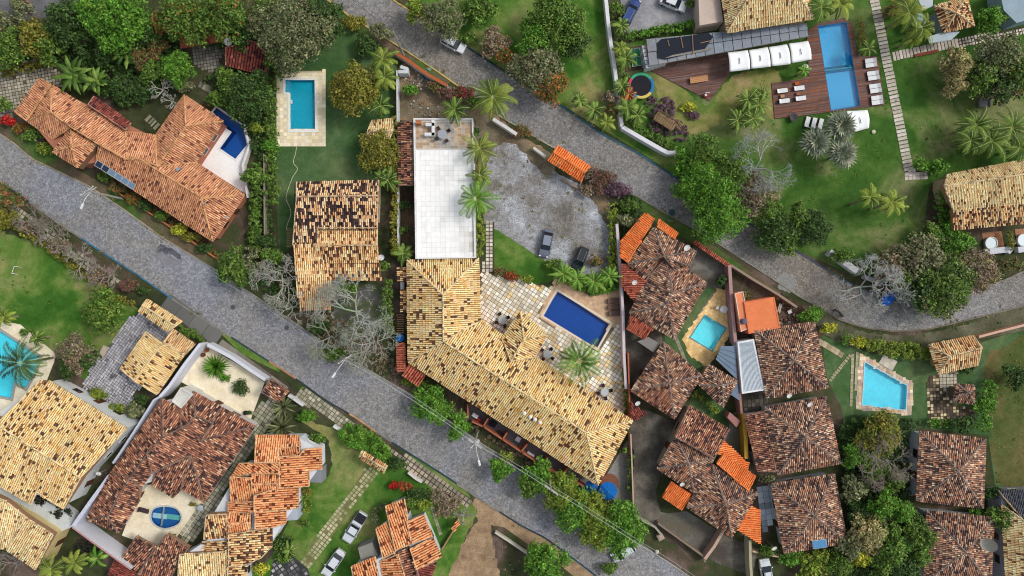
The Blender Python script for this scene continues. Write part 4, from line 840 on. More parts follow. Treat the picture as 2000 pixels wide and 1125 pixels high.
wall('boundary_wall', 'weathered wall between lane verge and flat orange roof', [(1428,518),(1470,545),(1520,575),(1557,600)], 1.6, .35, C('#8c7868'), top=C('#9c8c7c'))
wall('boundary_wall', 'orange coped garden wall running off beyond the tiled hut', [(1912,658),(1950,648),(2060,620)], 1.2, .35, C('#d8a488'), top=C('#dcb4a0'))
wall('boundary_wall', 'pale sand wall under the bottom orange roof', [(1465,1055),(1466,1100),(1470,1150)], 2.2, .4, C('#b4ac90'))
wall('boundary_wall', 'thin cream wall below the lowest cottage', [(1470,1077),(1510,1086),(1560,1094)], 1.4, .22, C('#d0b898'))
wall('boundary_wall', 'pinkish wall dividing the two concrete yards', [(1411,1040),(1395,1068),(1377,1092)], 1.8, .45, C('#c09c8c'), top=C('#c8a898'))
wall('boundary_wall', 'brown stained wall along the mottled concrete slab', [(1285,1022),(1340,1062),(1372,1085),(1378,1098)], 1.4, .3, C('#8c7c6c'))
wall('boundary_wall', 'low pale wall beside the stained concrete yard', [(1238,1008),(1280,1030),(1292,1045)], 1.2, .3, C('#a8a494'))
wall('garden_wall', 'low terracotta garden wall in front of the long orange roof', [(221,371),(280,408),(344,451),(427,508)], .6, .2, C('#c47a50'))
wall('garden_wall', 'white wall round the cream front garden', [(405,673),(450,697),(518,742)], 2.0, .5, C('#dcdee8'))
wall('garden_wall', 'tall white wall separating the yellow carport from the cream garden', [(391,672),(360,712),(330,755),(312,775)], 3.0, .45, C('#e0e2ee'))
wall('garden_wall', 'tall white wall along the brown roofed house', [(312,775),(300,782),(270,830),(234,885),(220,905)], 3.2, .3, C('#ccd0e0'))
wall('garden_wall', 'pale blue white curved top wall beside the lower brown roof', [(213,930),(175,982),(141,1030)], 3.2, .55, C('#d4d8ea'))
wall('garden_wall', 'white terrace wall at the foot of the brown roofed house', [(141,1030),(190,1066),(255,1112)], 3.6, .25, C('#dcdee8'), top=C('#c09090'))
wall('garden_wall', 'low white wall at the mouth of the dirt track', [(967,1040),(995,1058),(1030,1082)], .9, .3, C('#cfcabc'))
wall('garden_wall', 'white fragment of garden wall above the red flowering bush', [(797,923),(812,935),(824,942)], .9, .35, C('#dcd8d0'))
wall('garden_wall', 'small white wall stub near the dirt track', [(862,967),(877,977)], .9, .35, C('#d8d0c0'))
wall('garden_wall', 'white and black wall piece beside the rosette plants', [(563,772),(592,792)], .9, .4, C('#dcdcdc'))
wall('garden_wall', 'white wall piece where the sidewalk meets the bright hedge', [(651,832),(663,840)], .9, .4, C('#e0e0e0'))
wall('garden_wall', 'rusty roofed fence line running up to the small tiled pier', [(863,1074),(885,1038)], 1.0, .18, C('#b08868'))
wall('garden_wall', 'low stone wall behind the yellow hedge court', [(-40,135),(60,118),(108,110)], .9, .35, C('#b4a898'))
wall('garden_wall', 'concrete wall left behind the shrubs above the paved court', [(515,300),(516,400),(517,520)], 1.6, .18, C('#98907e'))
wall('garden_wall', 'white wall round the deck of the dark blue pool', [(476,243),(487,284),(474,322),(478,350),(484,386)], 1.1, .35, C('#e8e4e2'))
wall('garden_wall', 'dark retaining wall behind the tan pool deck', [(1087,541),(1156,576),(1212,557)], .5, .22, C('#5c4840'))
wall('garden_wall', 'dark edging along the slab terrace of the white building', [(1096,350),(1131,368),(1136,356)], .5, .3, C('#a08c7c'))
wall('low_wall', 'white block balcony wall below the first round tub', [(1924,492),(1970,487),(1976,492)], .9, .9, C('#d8dce4'))
wall('low_wall', 'white block balcony wall below the second round tub', [(1989,488),(2040,482)], .9, .9, C('#d8dce4'))
S('balcony_floor', [(1918,455),(1956,451),(1962,486),(1922,490)], .05, plain('terracotta_floor', '#a87048'), 'terracotta balcony floor with the first round tub')
S('balcony_floor', [(1982,448),(2040,442),(2040,482),(1988,486)], .05, plain('terracotta_floor', '#a87048'), 'terracotta balcony floor with the second round tub')
# tiled coping wall
house('tiled_wall', 'long narrow wall roofed with orange tiles along the lane', 'wall', [[(1355,475),(1423,522),(1426,517),(1358,469)]], 2.0, 2.1, 'red', walls=[[(1352,473),(1424,521),(1429,515),(1356,467)]], wc='#b08068', ins=.2, win=False, pitch=.3, tl=.3)
# ---------------------------------------------------------------- houses
H = 'house'
house('tiled_house', 'long orange tiled house with a row of solar panels by the street', H, [
  [(29,219),(77,153),(100,164,.25),(52,236,.25)], [(52,236),(100,164),(100,219,1)],
  [(100,164),(245,256),(247,311,1),(190,280,1),(139,248,1),(100,219,1)], [(52,236),(104,272),(139,248,1),(100,219,1)],
  [(187,323),(416,472),(395,387,1),(275,311,1),(247,311,1),(190,280,1)], [(416,472),(479,381),(395,387,1)],
  [(384,317),(479,381),(395,387,1),(275,311,1),(309,325,.8)], [(304,264),(360,185),(363,245,.9),(309,325,.8)],
  [(360,185),(437,237),(363,245,.9)], [(437,237),(384,317),(309,325,.8),(363,245,.9)],
  [(245,256),(304,264),(309,325,.8),(275,311,1),(247,311,1)],
  ([(184,188),(256,240),(245,254,.3),(173,205,.3)], 'darkred'),
  [(139,248,.6),(192,280,.6),(139,287,1.25)], [(192,280,.6),(152,328,.6),(139,287,1.25)], [(152,328,.6),(103,297,.6),(139,287,1.25)], [(103,297,.6),(139,248,.6),(139,287,1.25)]],
  2.9, 4.9, 'orange', walls=[[(52,236),(100,164),(304,264),(360,185),(437,237),(384,317),(479,381),(416,472),(187,323),(152,328),(103,297)]], wc='#b87860', pitch=.3, tl=.5)
house('garden_pavilion', 'small orange tiled pavilion beside the round satellite dish', 'pavilion', [[(353,94),(437,80),(420,68,1),(372,72,1)], [(420,62),(352,70),(372,72,1),(420,68,1)], [(352,70),(353,94),(372,72,1)], [(437,80),(420,62),(420,68,1)]], 2.5, 3.6, 'red', walls=[[(358,88),(430,78),(420,66),(358,72)]], wc='#6c5040')
house('shed_roof', 'dark red slatted tile roof between two leafy crowns', 'shed', [[(519,148),(441,128),(441,93,.6),(493,80,1),(520,102,1)]], 2.5, 3.3, 'darkred', walls=[[(519,148),(441,128),(441,93),(493,80),(520,102)]], wc='#6c4a40', pitch=.45, tl=.45)
house('mottled_house', 'house with a blackened mottled tile roof beside the slim hedge', H, [
  [(740,352),(579,356),(579,384,1),(738,382,1)],
  [(572,479,-.2),(620,479,-.2),(620,445,.15),(737,445,.15),(738,382,1),(579,384,1)],
  ([(737,446,-.3),(620,446,-.3),(620,479,.1),(736,479,.1)], 'tan'), ([(617,515,-.5),(740,513,-.5),(736,479,.1),(617,479,.1)], 'mixed'),
  ([(584,606,-.9),(648,604,-.9),(646,547,-.6),(640,515,-.4),(617,500,-.3),(617,479,.0),(572,479,.0)], 'tan'), ([(640,547,-.7),(744,547,-.7),(741,513,-.35),(632,515,-.35)], 'mixed')],
  4.2, 5.8, 'grime', walls=[[(579,356),(740,352),(737,436),(577,436)]], wc='#d8d0c0', pitch=.3, tl=.5, nocap=())
house('guest_house', 'large L shaped guest house with a yellow tiled roof and six round skylights', H, [
  [(935,504),(795,508),(865,576,1)], [(795,508),(797,707),(866,667,1),(865,576,1)], [(939,626),(935,504),(865,576,1),(866,667,1)],
  [(797,707),(1168,948),(1145,845,1),(866,667,1)], [(1168,948),(1236,821),(1145,845,1)],
  [(1236,821),(939,626),(866,667,1),(1145,845,1)],
  [(1070,652,.1),(1017,608,.1),(1023,663,.75)], [(1017,608,.1),(980,660,.1),(998,705,.75),(1023,663,.75)], [(1045,697,.1),(1070,652,.1),(1023,663,.75),(998,705,.75)]],
  3.4, 6.0, 'yellow', walls=[[(795,508),(797,707),(1168,948),(1236,821),(939,626),(935,504)], [(1017,608),(985,655),(1045,695),(1070,652)]], wc='#c88a70', pitch=.31, tl=.5)
house('gateway', 'small bright orange tiled gateway at the car park entrance', 'gate', [[(1135,355),(1070,313),(1081,298,1),(1143,336,1)], [(1090,284),(1153,325),(1143,336,1),(1081,298,1)]], 2.8, 3.4, 'new', walls=None, pitch=.34, tl=.5, capr=.12)
house('brown_house', 'brown mottled house with new orange strips beside the lane', H, [
  [(1226,515),(1277,444),(1296,500,1),(1285,505,1)], [(1277,444),(1360,491),(1345,520,.4),(1296,500,1)], [(1262,547),(1226,515),(1285,505,1)],
  [(1360,491),(1330,545),(1296,500,1)],
  [(1229,611),(1262,546),(1300,506,.6),(1313,560,1),(1303,594,1)], [(1320,508),(1380,553),(1313,572,1),(1300,506,.6)],
  [(1380,553),(1317,663),(1303,594,1),(1313,572,1)], [(1317,663),(1229,611),(1303,594,1)],
  ([(1211,473,-.3),(1260,415,-.3),(1279,426,.1),(1226,512,.1),(1211,502,-.1)], 'new') , ([(1325,456,-.2),(1287,428,-.2),(1283,442,.1),(1319,466,.1)], 'new'),
  ([(1214,560,-.4),(1214,512,-.4),(1224,516,0),(1261,548,0),(1240,590,-.1)], 'red'), ([(1224,642,-.4),(1259,663,-.4),(1276,643,-.1),(1232,614,-.1)], 'red')],
  3.2, 4.6, 'brown', walls=[[(1226,515),(1277,444),(1360,491),(1340,525),(1380,553),(1317,663),(1229,611),(1262,547)]], wc='#a87860', pitch=.28, tl=.42)
house('brown_house', 'pyramid roofed brown house touching the long pink wall', H, [
  [(1232,763),(1296,667),(1307,749,1)], [(1296,667),(1371,733),(1307,749,1)], [(1371,733),(1317,818),(1307,749,1)], ([(1317,818),(1232,763),(1307,749,1)], 'brownred'),
  [(1364,751),(1384,711),(1411,753,.6)], [(1384,711),(1440,744),(1411,753,.6)], [(1440,744),(1412,796),(1411,753,.6)], [(1412,796),(1364,751),(1411,753,.6)],
  ([(1238,822,-.6),(1264,808,-.3),(1231,786,-.3),(1231,815,-.6)], 'darkred')],
  3.2, 4.7, 'brown', walls=[[(1232,763),(1296,667),(1371,733),(1317,818)], [(1364,751),(1384,711),(1440,744),(1412,796)]], wc='#a89080', pitch=.28, tl=.4)
house('red_house', 'rusty red and brown roofed house above the stained concrete yard', H, [
  ([(1424,838),(1346,791),(1318,853,.9),(1395,895,.9)], 'brownred'),
  [(1283,915),(1318,853),(1345,905,1)], [(1318,853),(1395,895),(1345,905,1)], [(1395,895),(1355,962),(1345,905,1)], [(1355,962),(1283,915),(1345,905,1)],
  ([(1293,970,-.5),(1333,997,-.5),(1352,965,-.3),(1311,940,-.3)], 'new'), ([(1459,920,-.4),(1462,905,-.4),(1411,857,.1),(1400,885,.1)], 'new'), ([(1475,930,.1),(1413,885,.1),(1400,905,.5),(1462,958,.5)], 'new')],
  3.3, 4.4, 'brown', walls=[[(1283,915),(1346,791),(1424,838),(1355,962)]], wc='#9a9488', pitch=.28, tl=.4)
house('brown_house', 'pyramid roofed brown house with a bright orange corner piece', H, [
  [(1341,990),(1389,905),(1417,984,1)], [(1389,905),(1480,963),(1417,984,1)], [(1480,963),(1429,1050),(1417,984,1)], [(1429,1050),(1341,990),(1417,984,1)],
  ([(1485,1062,-.3),(1484,996,-.3),(1468,988,0),(1440,1034,0)], 'new')],
  3.3, 5.0, 'brown', walls=[[(1341,990),(1389,905),(1480,963),(1429,1050)]], wc='#a89888', pitch=.28, tl=.42)
def cottage(label, c, ap, walls=True, pal='brown', extra=(), wallsx=(), wc='#c8ccd4'):
    a, b, d, e = c; f = [[a, b, (*ap, 1)], [b, d, (*ap, 1)], [d, e, (*ap, 1)], [e, a, (*ap, 1)]] + list(extra)
    return house('cottage', label, 'cottage', f, 3.1, 4.9, pal, walls=[list(c)] + list(wallsx), wc=wc, pitch=.28, tl=.38, group='square brown roofed cottages')
cottage('square brown cottage below the flat orange roof', [(1473,645),(1590,629),(1617,757),(1497,778)], (1551,703))
cottage('square brown cottage with a side wing against the mustard wall', [(1493,795),(1614,774),(1642,905),(1519,927)], (1573,853), extra=[([(1480,921),(1453,810),(1491,804,.4),(1515,921,.4)], 'brownred')], wallsx=[[(1480,921),(1453,810),(1491,804),(1515,921)]])
cottage('square brown cottage with a small blue skylight', [(1506,945),(1629,925),(1655,1060),(1531,1080)], (1590,1007))
cottage('square brown cottage nearest the brownish field', [(1796,842),(1925,857),(1920,992),(1789,978)], (1871,920))
cottage('brown cottage with a big mesh dish on its roof', [(1809,997),(1941,1010),(1935,1142),(1803,1138)], (1886,1078))
house('slate_house', 'half dark half cream roofed house cut by the picture edge', H, [([(1949,958),(2080,955),(2080,1060,1),(2005,1020,1)], 'slate'), ([(1965,1150),(1955,985),(2005,1020,1),(2020,1150,1)], 'cream')], 3.2, 5.0, 'cream', walls=[[(1949,958),(2080,955),(2080,1150),(1960,1150)]], wc='#8c8c94', pitch=.26, tl=.42)
house('garden_hut', 'small hipped orange tiled hut beside the bend of the lane', 'hut', [[(1813,673),(1901,655),(1916,678,.7),(1855,696,1)], [(1832,731),(1813,673),(1855,696,1)], [(1909,713),(1832,731),(1855,696,1),(1916,680,.95)], [(1901,655),(1909,713),(1916,680,.95)]], 2.6, 3.9, 'tan', walls=[[(1822,675),(1895,660),(1903,708),(1834,724)]], wc='#c0a078', pitch=.32, tl=.5)
house('garden_hut', 'tiny weathered brown hut beside the checkered terrace', 'hut', [[(1868,749),(1903,752),(1893,768,1)], [(1903,752),(1903,790),(1893,768,1)], [(1903,790),(1861,784),(1870,772,.6),(1893,768,1)], [(1861,784),(1868,749),(1893,768,1)]], 2.4, 3.1, 'brown', walls=[[(1868,752),(1900,754),(1900,786),(1864,782)]], wc='#6c5c50')
house('hotel_wing', 'cream tiled hotel wing cut by the picture edge above round tubs', H, [[(2040,304),(1850,341),(1845,364,.8),(2040,334,.8)], [(1861,410,.1),(2040,394,.1),(2040,334,.8),(1845,364,.8)], ([(1861,449,-.4),(2040,433,-.4),(2040,394,.1),(1861,409,.1)], 'mixed')], 4.2, 5.6, 'cream', walls=[[(2040,304),(1850,341),(1848,364),(1858,400),(2040,384)]], wc='#c0a888', pitch=.24, tl=.38)
house('hotel_wing', 'cream tiled hotel hall above the grey awning', H, [[(1420,64),(1590,37),(1545,-30,1),(1470,-20,1)], [(1404,-40),(1420,64),(1470,-20,1)], [(1590,37),(1570,-60),(1545,-30,1)]], 4.5, 7.0, 'cream', walls=[[(1420,64),(1590,37),(1570,-60),(1404,-40)]], wc='#d0c0a8', pitch=.26, tl=.45)
house('garden_hut', 'pyramid roofed straw coloured hut beside the yellow palms', 'hut', [[(1824,11),(1888,-6),(1867,25,1)], [(1888,-6),(1903,51),(1867,25,1)], [(1903,51),(1843,64),(1867,25,1)], [(1843,64),(1824,11),(1867,25,1)]], 2.8, 4.2, 'mixed', walls=[[(1828,14),(1884,0),(1898,48),(1845,60)]], wc='#a0a8b0', pitch=.26, tl=.4)
house('yellow_house', 'large yellow tiled house with tall pale walls in the corner', H, [
  [(99,744),(248,836),(157,933,1),(-30,814,1),(-30,806,.95),(0,822,.9),(80,742)],
  [(-30,932),(61,984),(71,961,.35),(127,992,0),(157,933,1),(-30,814,1)]],
  5.4, 6.9, 'yellow', walls=[[(80,745),(248,836),(157,933),(128,990),(-30,932),(-30,820)]], wc='#dce0e0', pitch=.3, tl=.5, ins=.25)
house('yellow_house', 'pale yellow tiled house with a sand coloured side wall', H, [
  [(14,1074),(70,1112),(104,1044,.8),(49,1009,.8)], [(-30,1060),(14,1074),(49,1009,.8),(10,978,.9),(-30,960,.9)]],
  5.0, 6.0, 'cream', walls=[[(14,1074),(70,1112),(104,1044),(49,1009),(-30,965),(-30,1060)]], wc='#dcc890', ins=.2, pitch=.3, tl=.42)
house('brown_house', 'sprawling brown roofed house with a courtyard and oval pool', H, [
  [(216,924),(317,778),(320,853,1),(290,885,.9),(254,932,.9)], [(352,795),(317,778),(320,853,1),(356,840,.7)], [(378,764),(352,795),(356,840,.7),(368,828,.9),(381,812,1)],
  [(378,764),(434,795),(415,826,.7),(381,812,1)], [(434,795),(499,832),(395,859,.75),(415,826,.7)],
  [(399,981),(499,832),(395,859,.75),(415,826,.8),(381,812,1),(368,828,1),(320,853,1),(290,885,.9),(300,922,.7),(373,889,.5)],
  [(355,955),(399,981),(385,928,.4),(373,889,.6)], [(297,947),(338,972),(355,955,.1),(373,889,.6),(300,922,.6)],
  [(169,1014),(216,924),(254,932,.8),(210,1008,.8)], [(232,1041),(272,980),(276,953,.1),(254,932,.8),(210,1008,.8)], [(169,1014),(232,1041),(210,1008,.8)], [(276,953),(298,922),(290,885,.9),(254,932,.8)],
  [(270,1120,-.3),(325,1142,-.3),(368,1069,.3),(326,1043,.3)], [(239,1088,-.3),(272,1120,-.3),(303,1068,.2),(267,1047,.1)]],
  3.2, 5.2, 'brownred', walls=[[(216,924),(317,778),(378,764),(499,832),(399,981),(355,955),(297,947),(276,953),(232,1041),(169,1014)]], wc='#d8d4d0', pitch=.3, tl=.46)
house('carport', 'two tone yellow tiled carport beside the block driveway', 'carport', [[(235,720),(285,648),(317,671,1),(263,744,1)], [(361,693),(307,771),(263,744,1),(317,671,1)], ([(339,643,.3),(381,672,.3),(361,693,.4),(320,668,.4)], 'tan')], 2.8, 3.7, 'yellow', walls=None, pitch=.28, tl=.5)
house('gateway', 'yellow tiled gateway beside the yellowish hedge', 'gate', [[(271,608),(328,648),(343,637,1),(278,596,1)], [(356,627),(288,584),(278,596,1),(343,637,1)]], 2.8, 3.3, 'yellow', walls=None, pitch=.28, tl=.5)
house('gateway', 'small rust brown roof at the corner of the cream garden', 'gate', [[(545,786),(565,763),(530,739,.6),(511,766,.6)]], 2.6, 3.0, 'brownred', walls=None, pitch=.28, tl=.45)
house('gateway', 'narrow tiled gateway beside the bright green hedge', 'gate', [[(701,894),(749,924),(753,916,1),(704,887,1)], [(757,909),(707,880),(704,887,1),(753,916,1)]], 2.6, 3.1, 'mixed', walls=None, pitch=.3, tl=.4)
house('pier_roof', 'tiny orange tiled pier at the end of the rusty fence', 'gate', [[(882,1031),(888,1038),(899,1022),(893,1016)]], 2.0, 2.2, 'bright', walls=[[(882,1031),(888,1038),(899,1022),(893,1016)]], wc='#c8a080', win=False, ins=.1)
house('terraced_house', 'stepped house with many small bright orange roofs', H, [
  [(584,850),(500,850),(498,903,1),(545,903,1),(543,876,.6),(585,872,.6)], [(585,873,.5),(543,875,.5),(546,892,.1),(585,890,.1)],
  [(628,874),(629,916),(604,918,.2),(604,949,.2),(546,953,.9),(545,892,.9),(585,890,.4),(593,878,.4)], [(452,932,.1),(468,905,.1),(545,903,1),(545,925,1),(492,925,.6)],
  [(450,979),(492,977),(490,934,.8),(450,931,.8)], [(492,946,.9),(543,944,.9),(543,925,.5),(492,925,.5)], [(540,967,.3),(492,967,.3),(492,946,.9),(543,944,.9)],
  [(583,951),(583,990),(556,996,.2),(497,999,1),(497,968,1),(545,953,.8)], [(446,1001),(446,981),(496,980,.7),(497,1001,.7)],
  [(559,993),(559,1022),(532,1029,.2),(498,1033,.9),(498,995,.9)], [(489,1001,.2),(445,1001,.2),(446,1023,.7),(488,1021,.7)], [(446,1044,.2),(488,1042,.2),(488,1021,.7),(446,1023,.7)],
  ([(398,1053),(444,1049),(442,1004,.8),(403,1006,.8)], 'mixed'), ([(395,1077,-.1),(395,1058,-.1),(444,1057,.4),(444,1078,.4)], 'mixed'), ([(444,1140),(346,1140),(351,1083,.6),(444,1077,.6)], 'cream'),
  ([(532,1030),(532,1067),(509,1090,.3),(482,1102,.5),(447,1106,.8),(447,1044,.8)], 'mixed'), ([(484,1103,-.1),(481,1140,-.1),(445,1140,.5),(445,1107,.5)], 'mixed')],
  3.6, 5.0, 'bright', walls=[[(500,850),(585,850),(628,874),(629,916),(604,949),(583,951),(583,990),(559,1022),(532,1067),(482,1102),(481,1150),(346,1150),(351,1083),(398,1053),(403,1006),(446,1000),(450,932),(468,905),(498,903)]], wc='#e4e8f0', pitch=.34, tl=.42, capr=.12)
house('terraced_house', 'diagonal stepped house with bright orange roofs beside the dirt track', H, [
  [(790,974),(753,989),(772,1075,1),(803,1062,1)], [(760,1018),(734,1032),(748,1090,.8),(772,1078,.8)], [(828,1005),(845,1047),(804,1061,.8),(794,1020,.8)],
  [(863,1087),(846,1049),(801,1072,.8),(814,1112,.8)], ([(838,1140),(854,1095),(815,1112,.6),(820,1140,.6)], 'darkred'), [(750,1140),(743,1096),(777,1083,.8),(795,1140,.8)],
  ([(815,1140),(808,1100),(798,1070,.6),(778,1078,.6),(795,1140,.4)], 'brownred'), [(733,1087),(686,1106),(694,1150,.8),(742,1150,.8)]],
  3.4, 4.6, 'bright', walls=[[(753,989),(790,974),(803,1016),(828,1005),(863,1087),(838,1150),(692,1150),(686,1106),(740,1085),(734,1032),(757,1020)]], wc='#e0e6ee', pitch=.36, tl=.46, capr=.12)
house('side_roof', 'long narrow orange roof along the white flat roofed building', H, [[(778,240),(779,362),(806,362,.8),(806,236,.8)]], 2.6, 3.4, 'brownred', walls=[[(778,240),(779,362),(806,362),(806,236)]], wc='#c0b0a0', win=False)
house('side_roof', 'narrow maroon tiled lean-to beside the blue water tank', 'shed', [[(775,672),(776,725),(790,725,.3),(789,670,.3)]], 2.3, 2.9, 'red', walls=[[(775,672),(776,725),(790,725),(789,670)]], wc='#8c6c5c', win=False)
house('porch_roof', 'small deep red porch roof at the guest house corner', 'porch', [[(787,733),(816,754),(830,733,.6),(800,711,.6)]], 2.5, 3.0, 'red', walls=None, pitch=.4, tl=.5)
house('garden_pavilion', 'small yellow tiled pavilion half under the olive tree', 'pavilion', [[(767,231),(726,236),(717,258,1),(767,256,1)], [(716,285),(755,285),(767,256,1),(717,258,1)]], 2.5, 3.2, 'cream', walls=None)
house('side_roof', 'cracked pale tile strip wedged beside the guest house', 'shed', [[(776,522),(777,550),(795,550,.3),(795,522,.3)], [(783,565),(783,610),(795,610,.3),(795,565,.3)]], 2.4, 2.8, 'mixed', walls=[[(776,522),(777,612),(795,612),(795,522)]], wc='#9a9a98', win=False)
house('maroon_roof', 'dull red roofed outbuilding at the foot of the white terrace wall', H, [[(200,1150),(226,1090),(275,1128),(262,1160)]], 2.6, 3.2, 'darkred', walls=[[(200,1150),(226,1090),(275,1128),(262,1160)]], wc='#7c4c44')
# ---------------------------------------------------------------- flat roofs
def flat(name, label, pts, z, col, m=None, parapet=0, pw=.18, pcol=None, cat='house', th=None, group=None, wallcol=None):
    P = WP(pts, z); cx = sum(p.x for p in P) / len(P); cy = sum(p.y for p in P) / len(P); root = thing(name, label, cat, (cx, cy, 0), group=group); L2 = [(p.x - cx, p.y - cy) for p in P]
    g = G(); g.prism(L2, z - (th or z), z, C(wallcol or col), bottom=bool(th)); g.obj('wall' if not th else 'slab', mat('plaster', []), root)
    g = G(); g.prism([(p.x, p.y) for p in inset(L2, .02)], z + .004, z + .03, C(col)); g.obj('roof', m or mat('plaster', []), root)
    if parapet:
        o_ = inset(L2, -.01); i_ = inset(L2, pw); n = len(o_); g = G()
        for i in range(n): j = (i + 1) % n; g.prism([o_[i], o_[j], i_[j], i_[i]], z - .2, z + parapet, C(pcol or col))
        g.obj('parapet', mat('plaster', []), root)
    return root
wroof = mat('white_roof_paint', [C(c, .8) for c in ('#d4d0c8', '#e0dcd4')], scale=.35, fine=3, fine_amt=.06)
wb = flat('white_building', 'long white flat roofed building with a rooftop seating terrace', [(808,232),(924,232),(929,504),(812,506)], 3.6, '#ececea', wroof, parapet=.35, pw=.2)
c0 = wb.location
def rel(px, py, z): return W(px, py, z) - Vector((c0.x, c0.y, 0))
# scored slab joints of the white roof, stained
P0 = [rel(x, y, 3.65) for x, y in ((812, 293), (922, 293), (926, 502), (815, 504))]; g = G(); n = 0
for i in range(12):
    for j in range(21):
        u0, u1, v0, v1 = i / 12, (i + 1) / 12, j / 21, (j + 1) / 21
        q = [P0[0].lerp(P0[1], u).lerp(P0[3].lerp(P0[2], u), v) for u, v in ((u0, v0), (u1, v0), (u1, v1), (u0, v1))]; d = .93 + .07 * random.random()
        st = (max(0, 1 - math.hypot((u0 - .9) * 3, (v0 - .83) * 6)) * .4 + .07 * random.random() ** 4 + max(0, 1 - math.hypot((u0 - .4) * 3, (v0 - .22) * 7)) * .16) * random.uniform(.3, 1.2)
        col = [.88 * d * (1 - st), .88 * d * (1 - st * 1.1), .87 * d * (1 - st * 1.2)]
        g.prism([(p.x, p.y) for p in inset(q, .012)], 3.63, 3.652, col)
o = g.obj('roof_slab', mat('white_slab', None, attr=True, fine=5, fine_amt=.05, mid=.8, midamt=.05), wb); o['kind'] = 'stuff'
P0 = [rel(x, y, 3.65) for x, y in ((812, 238), (921, 238), (922, 290), (812, 290))]; g = G()
for i in range(16):
    for j in range(9):
        q = [P0[0].lerp(P0[1], u).lerp(P0[3].lerp(P0[2], u), v) for u, v in ((i / 16, j / 9), ((i + 1) / 16, j / 9), ((i + 1) / 16, (j + 1) / 9), (i / 16, (j + 1) / 9))]
        g.prism([(p.x, p.y) for p in inset(q, .02)], 3.63, 3.655, jit(C(random.choice(['#c8aa88', '#d4b898', '#bc9c7c', '#cfc4b4'] if not 5 < i < 11 else ['#c4bcb4', '#b8b0a8'])), .8, 1.12))
o = g.obj('floor_tile', COL, wb); o['kind'] = 'stuff'
g = G()
for a, b in (((834, 243), (846, 243)), ((846, 237), (846, 263)), ((832, 262), (847, 262))):
    p, q = rel(*a, 4.5), rel(*b, 4.5); m_ = (p + q) / 2; g.box((m_.x, m_.y, 4.1), ((q - p).length + .4, .45, .9), math.atan2((q - p).y, (q - p).x), C('#e8e8ea'))
g.obj('counter', COL, wb)
G().box(tuple(rel(818, 240, 4.2)), (.7, .5, 1.2), 0, C('#b87850')).obj('chimney', COL, wb)
flat('flat_roof_house', 'small house with a smooth flat orange roof', [(1453,590),(1512,580),(1524,640),(1462,652)], 3.2, '#f08a58', parapet=.08, pcol='#e8845a')
flat('flat_roof_annex', 'narrow orange annex with a grey roof tank', [(1435,573),(1451,569),(1465,640),(1447,648)], 3.0, '#f29468', parapet=.12, pw=.1, pcol='#f0d8cc')
flat('white_shed', 'white corrugated shed beside the square cottage', [(1440,668),(1472,662),(1493,762),(1449,769)], 2.9, '#dfe6ec', mat('corrugated_white', None, attr=True, fine=3, fine_amt=.04, rough=.5), parapet=.12, pw=.25, pcol='#eef0f4')
flat('awning', 'grey blue sheet awning beside the aqua pool deck', [(1408,676),(1436,676),(1440,742),(1398,702)], 2.5, '#7c8ea4', th=.1, cat='awning')
flat('awning', 'small grey blue sheet roof next to the little orange roofs', [(1440,746),(1445,783),(1426,770)], 2.5, '#7c8ea4', th=.1, cat='awning')
flat('flat_annex', 'grey concrete slab roof beside the square red roof', [(1245,667),(1266,658),(1289,671),(1277,689)], 2.6, '#8c8884')
flat('white_patch_roof', 'small white flat roof set into the brown tiles', [(354,757),(378,770),(355,797),(337,783)], 3.6, '#dcdcd4', parapet=.3, pw=.15, pcol='#e8e4e0')
flat('grey_box', 'grey concrete utility box against the stepped orange house', [(604,917),(628,915),(628,943),(604,942)], 2.8, '#8c9098', th=None, cat='annex')
flat('grey_box', 'pale utility box against the lower stepped orange roofs', [(555,996),(581,990),(581,1015),(560,1017)], 2.8, '#b4bcc8', cat='annex')
flat('white_terrace', 'broad white terrace between the two yellow houses', [(-30,945),(62,965),(100,985),(133,1008),(139,1030),(104,1044),(49,1009),(20,985),(-30,960)], 2.6, '#d8dede', cat='terrace')
flat('white_annex', 'white wedge shaped roof slab between driveway and stepped house', [(447,953),(447,1001),(417,1003)], 2.8, '#e8ebf0', cat='annex')
flat('white_annex', 'lower white wedge slab beside the cream tiled roofs', [(398,1066),(394,1080),(360,1081)], 2.8, '#e4e8ee', cat='annex')
flat('glass_roof', 'blue grey sheet roof in front of the straw coloured hut', [(1812,72),(1843,62),(1875,62),(1858,78),(1815,85)], 2.4, '#b4c4cc', th=.1, cat='awning')
flat('glass_roof', 'blue grey sheet roof between hut and yellow palms', [(1776,32),(1800,24),(1812,50),(1790,56)], 2.2, '#8cacbc', th=.1, cat='awning')
flat('glass_roof', 'white sheet roof at the top edge beside the hut', [(1790,-6),(1822,-6),(1822,12),(1803,20)], 2.6, '#c4ccd4', th=.1, cat='awning')
flat('concrete_porch', 'grey concrete porch roof beside the diagonal orange house', [(699,1070),(727,1059),(738,1086),(705,1095)], 2.6, '#96948c', cat='porch')
flat('pink_tank_box', 'small pinkish box roof beside the pale hedge', [(1425,805),(1446,822),(1438,835),(1420,815)], 2.2, '#b07c78', cat='shed')
flat('sand_roof', 'pale pinkish flat roof beside the parking bay', [(1363,-30),(1402,-30),(1413,42),(1366,50)], 3.5, '#cfbcae', cat='annex')
flat('hotel_annex', 'white and grey roof beyond the straw coloured hut', [(1952,-20),(2040,-40),(2040,30),(1985,45),(1960,20)], 3.0, '#9ab0bc', cat='house')
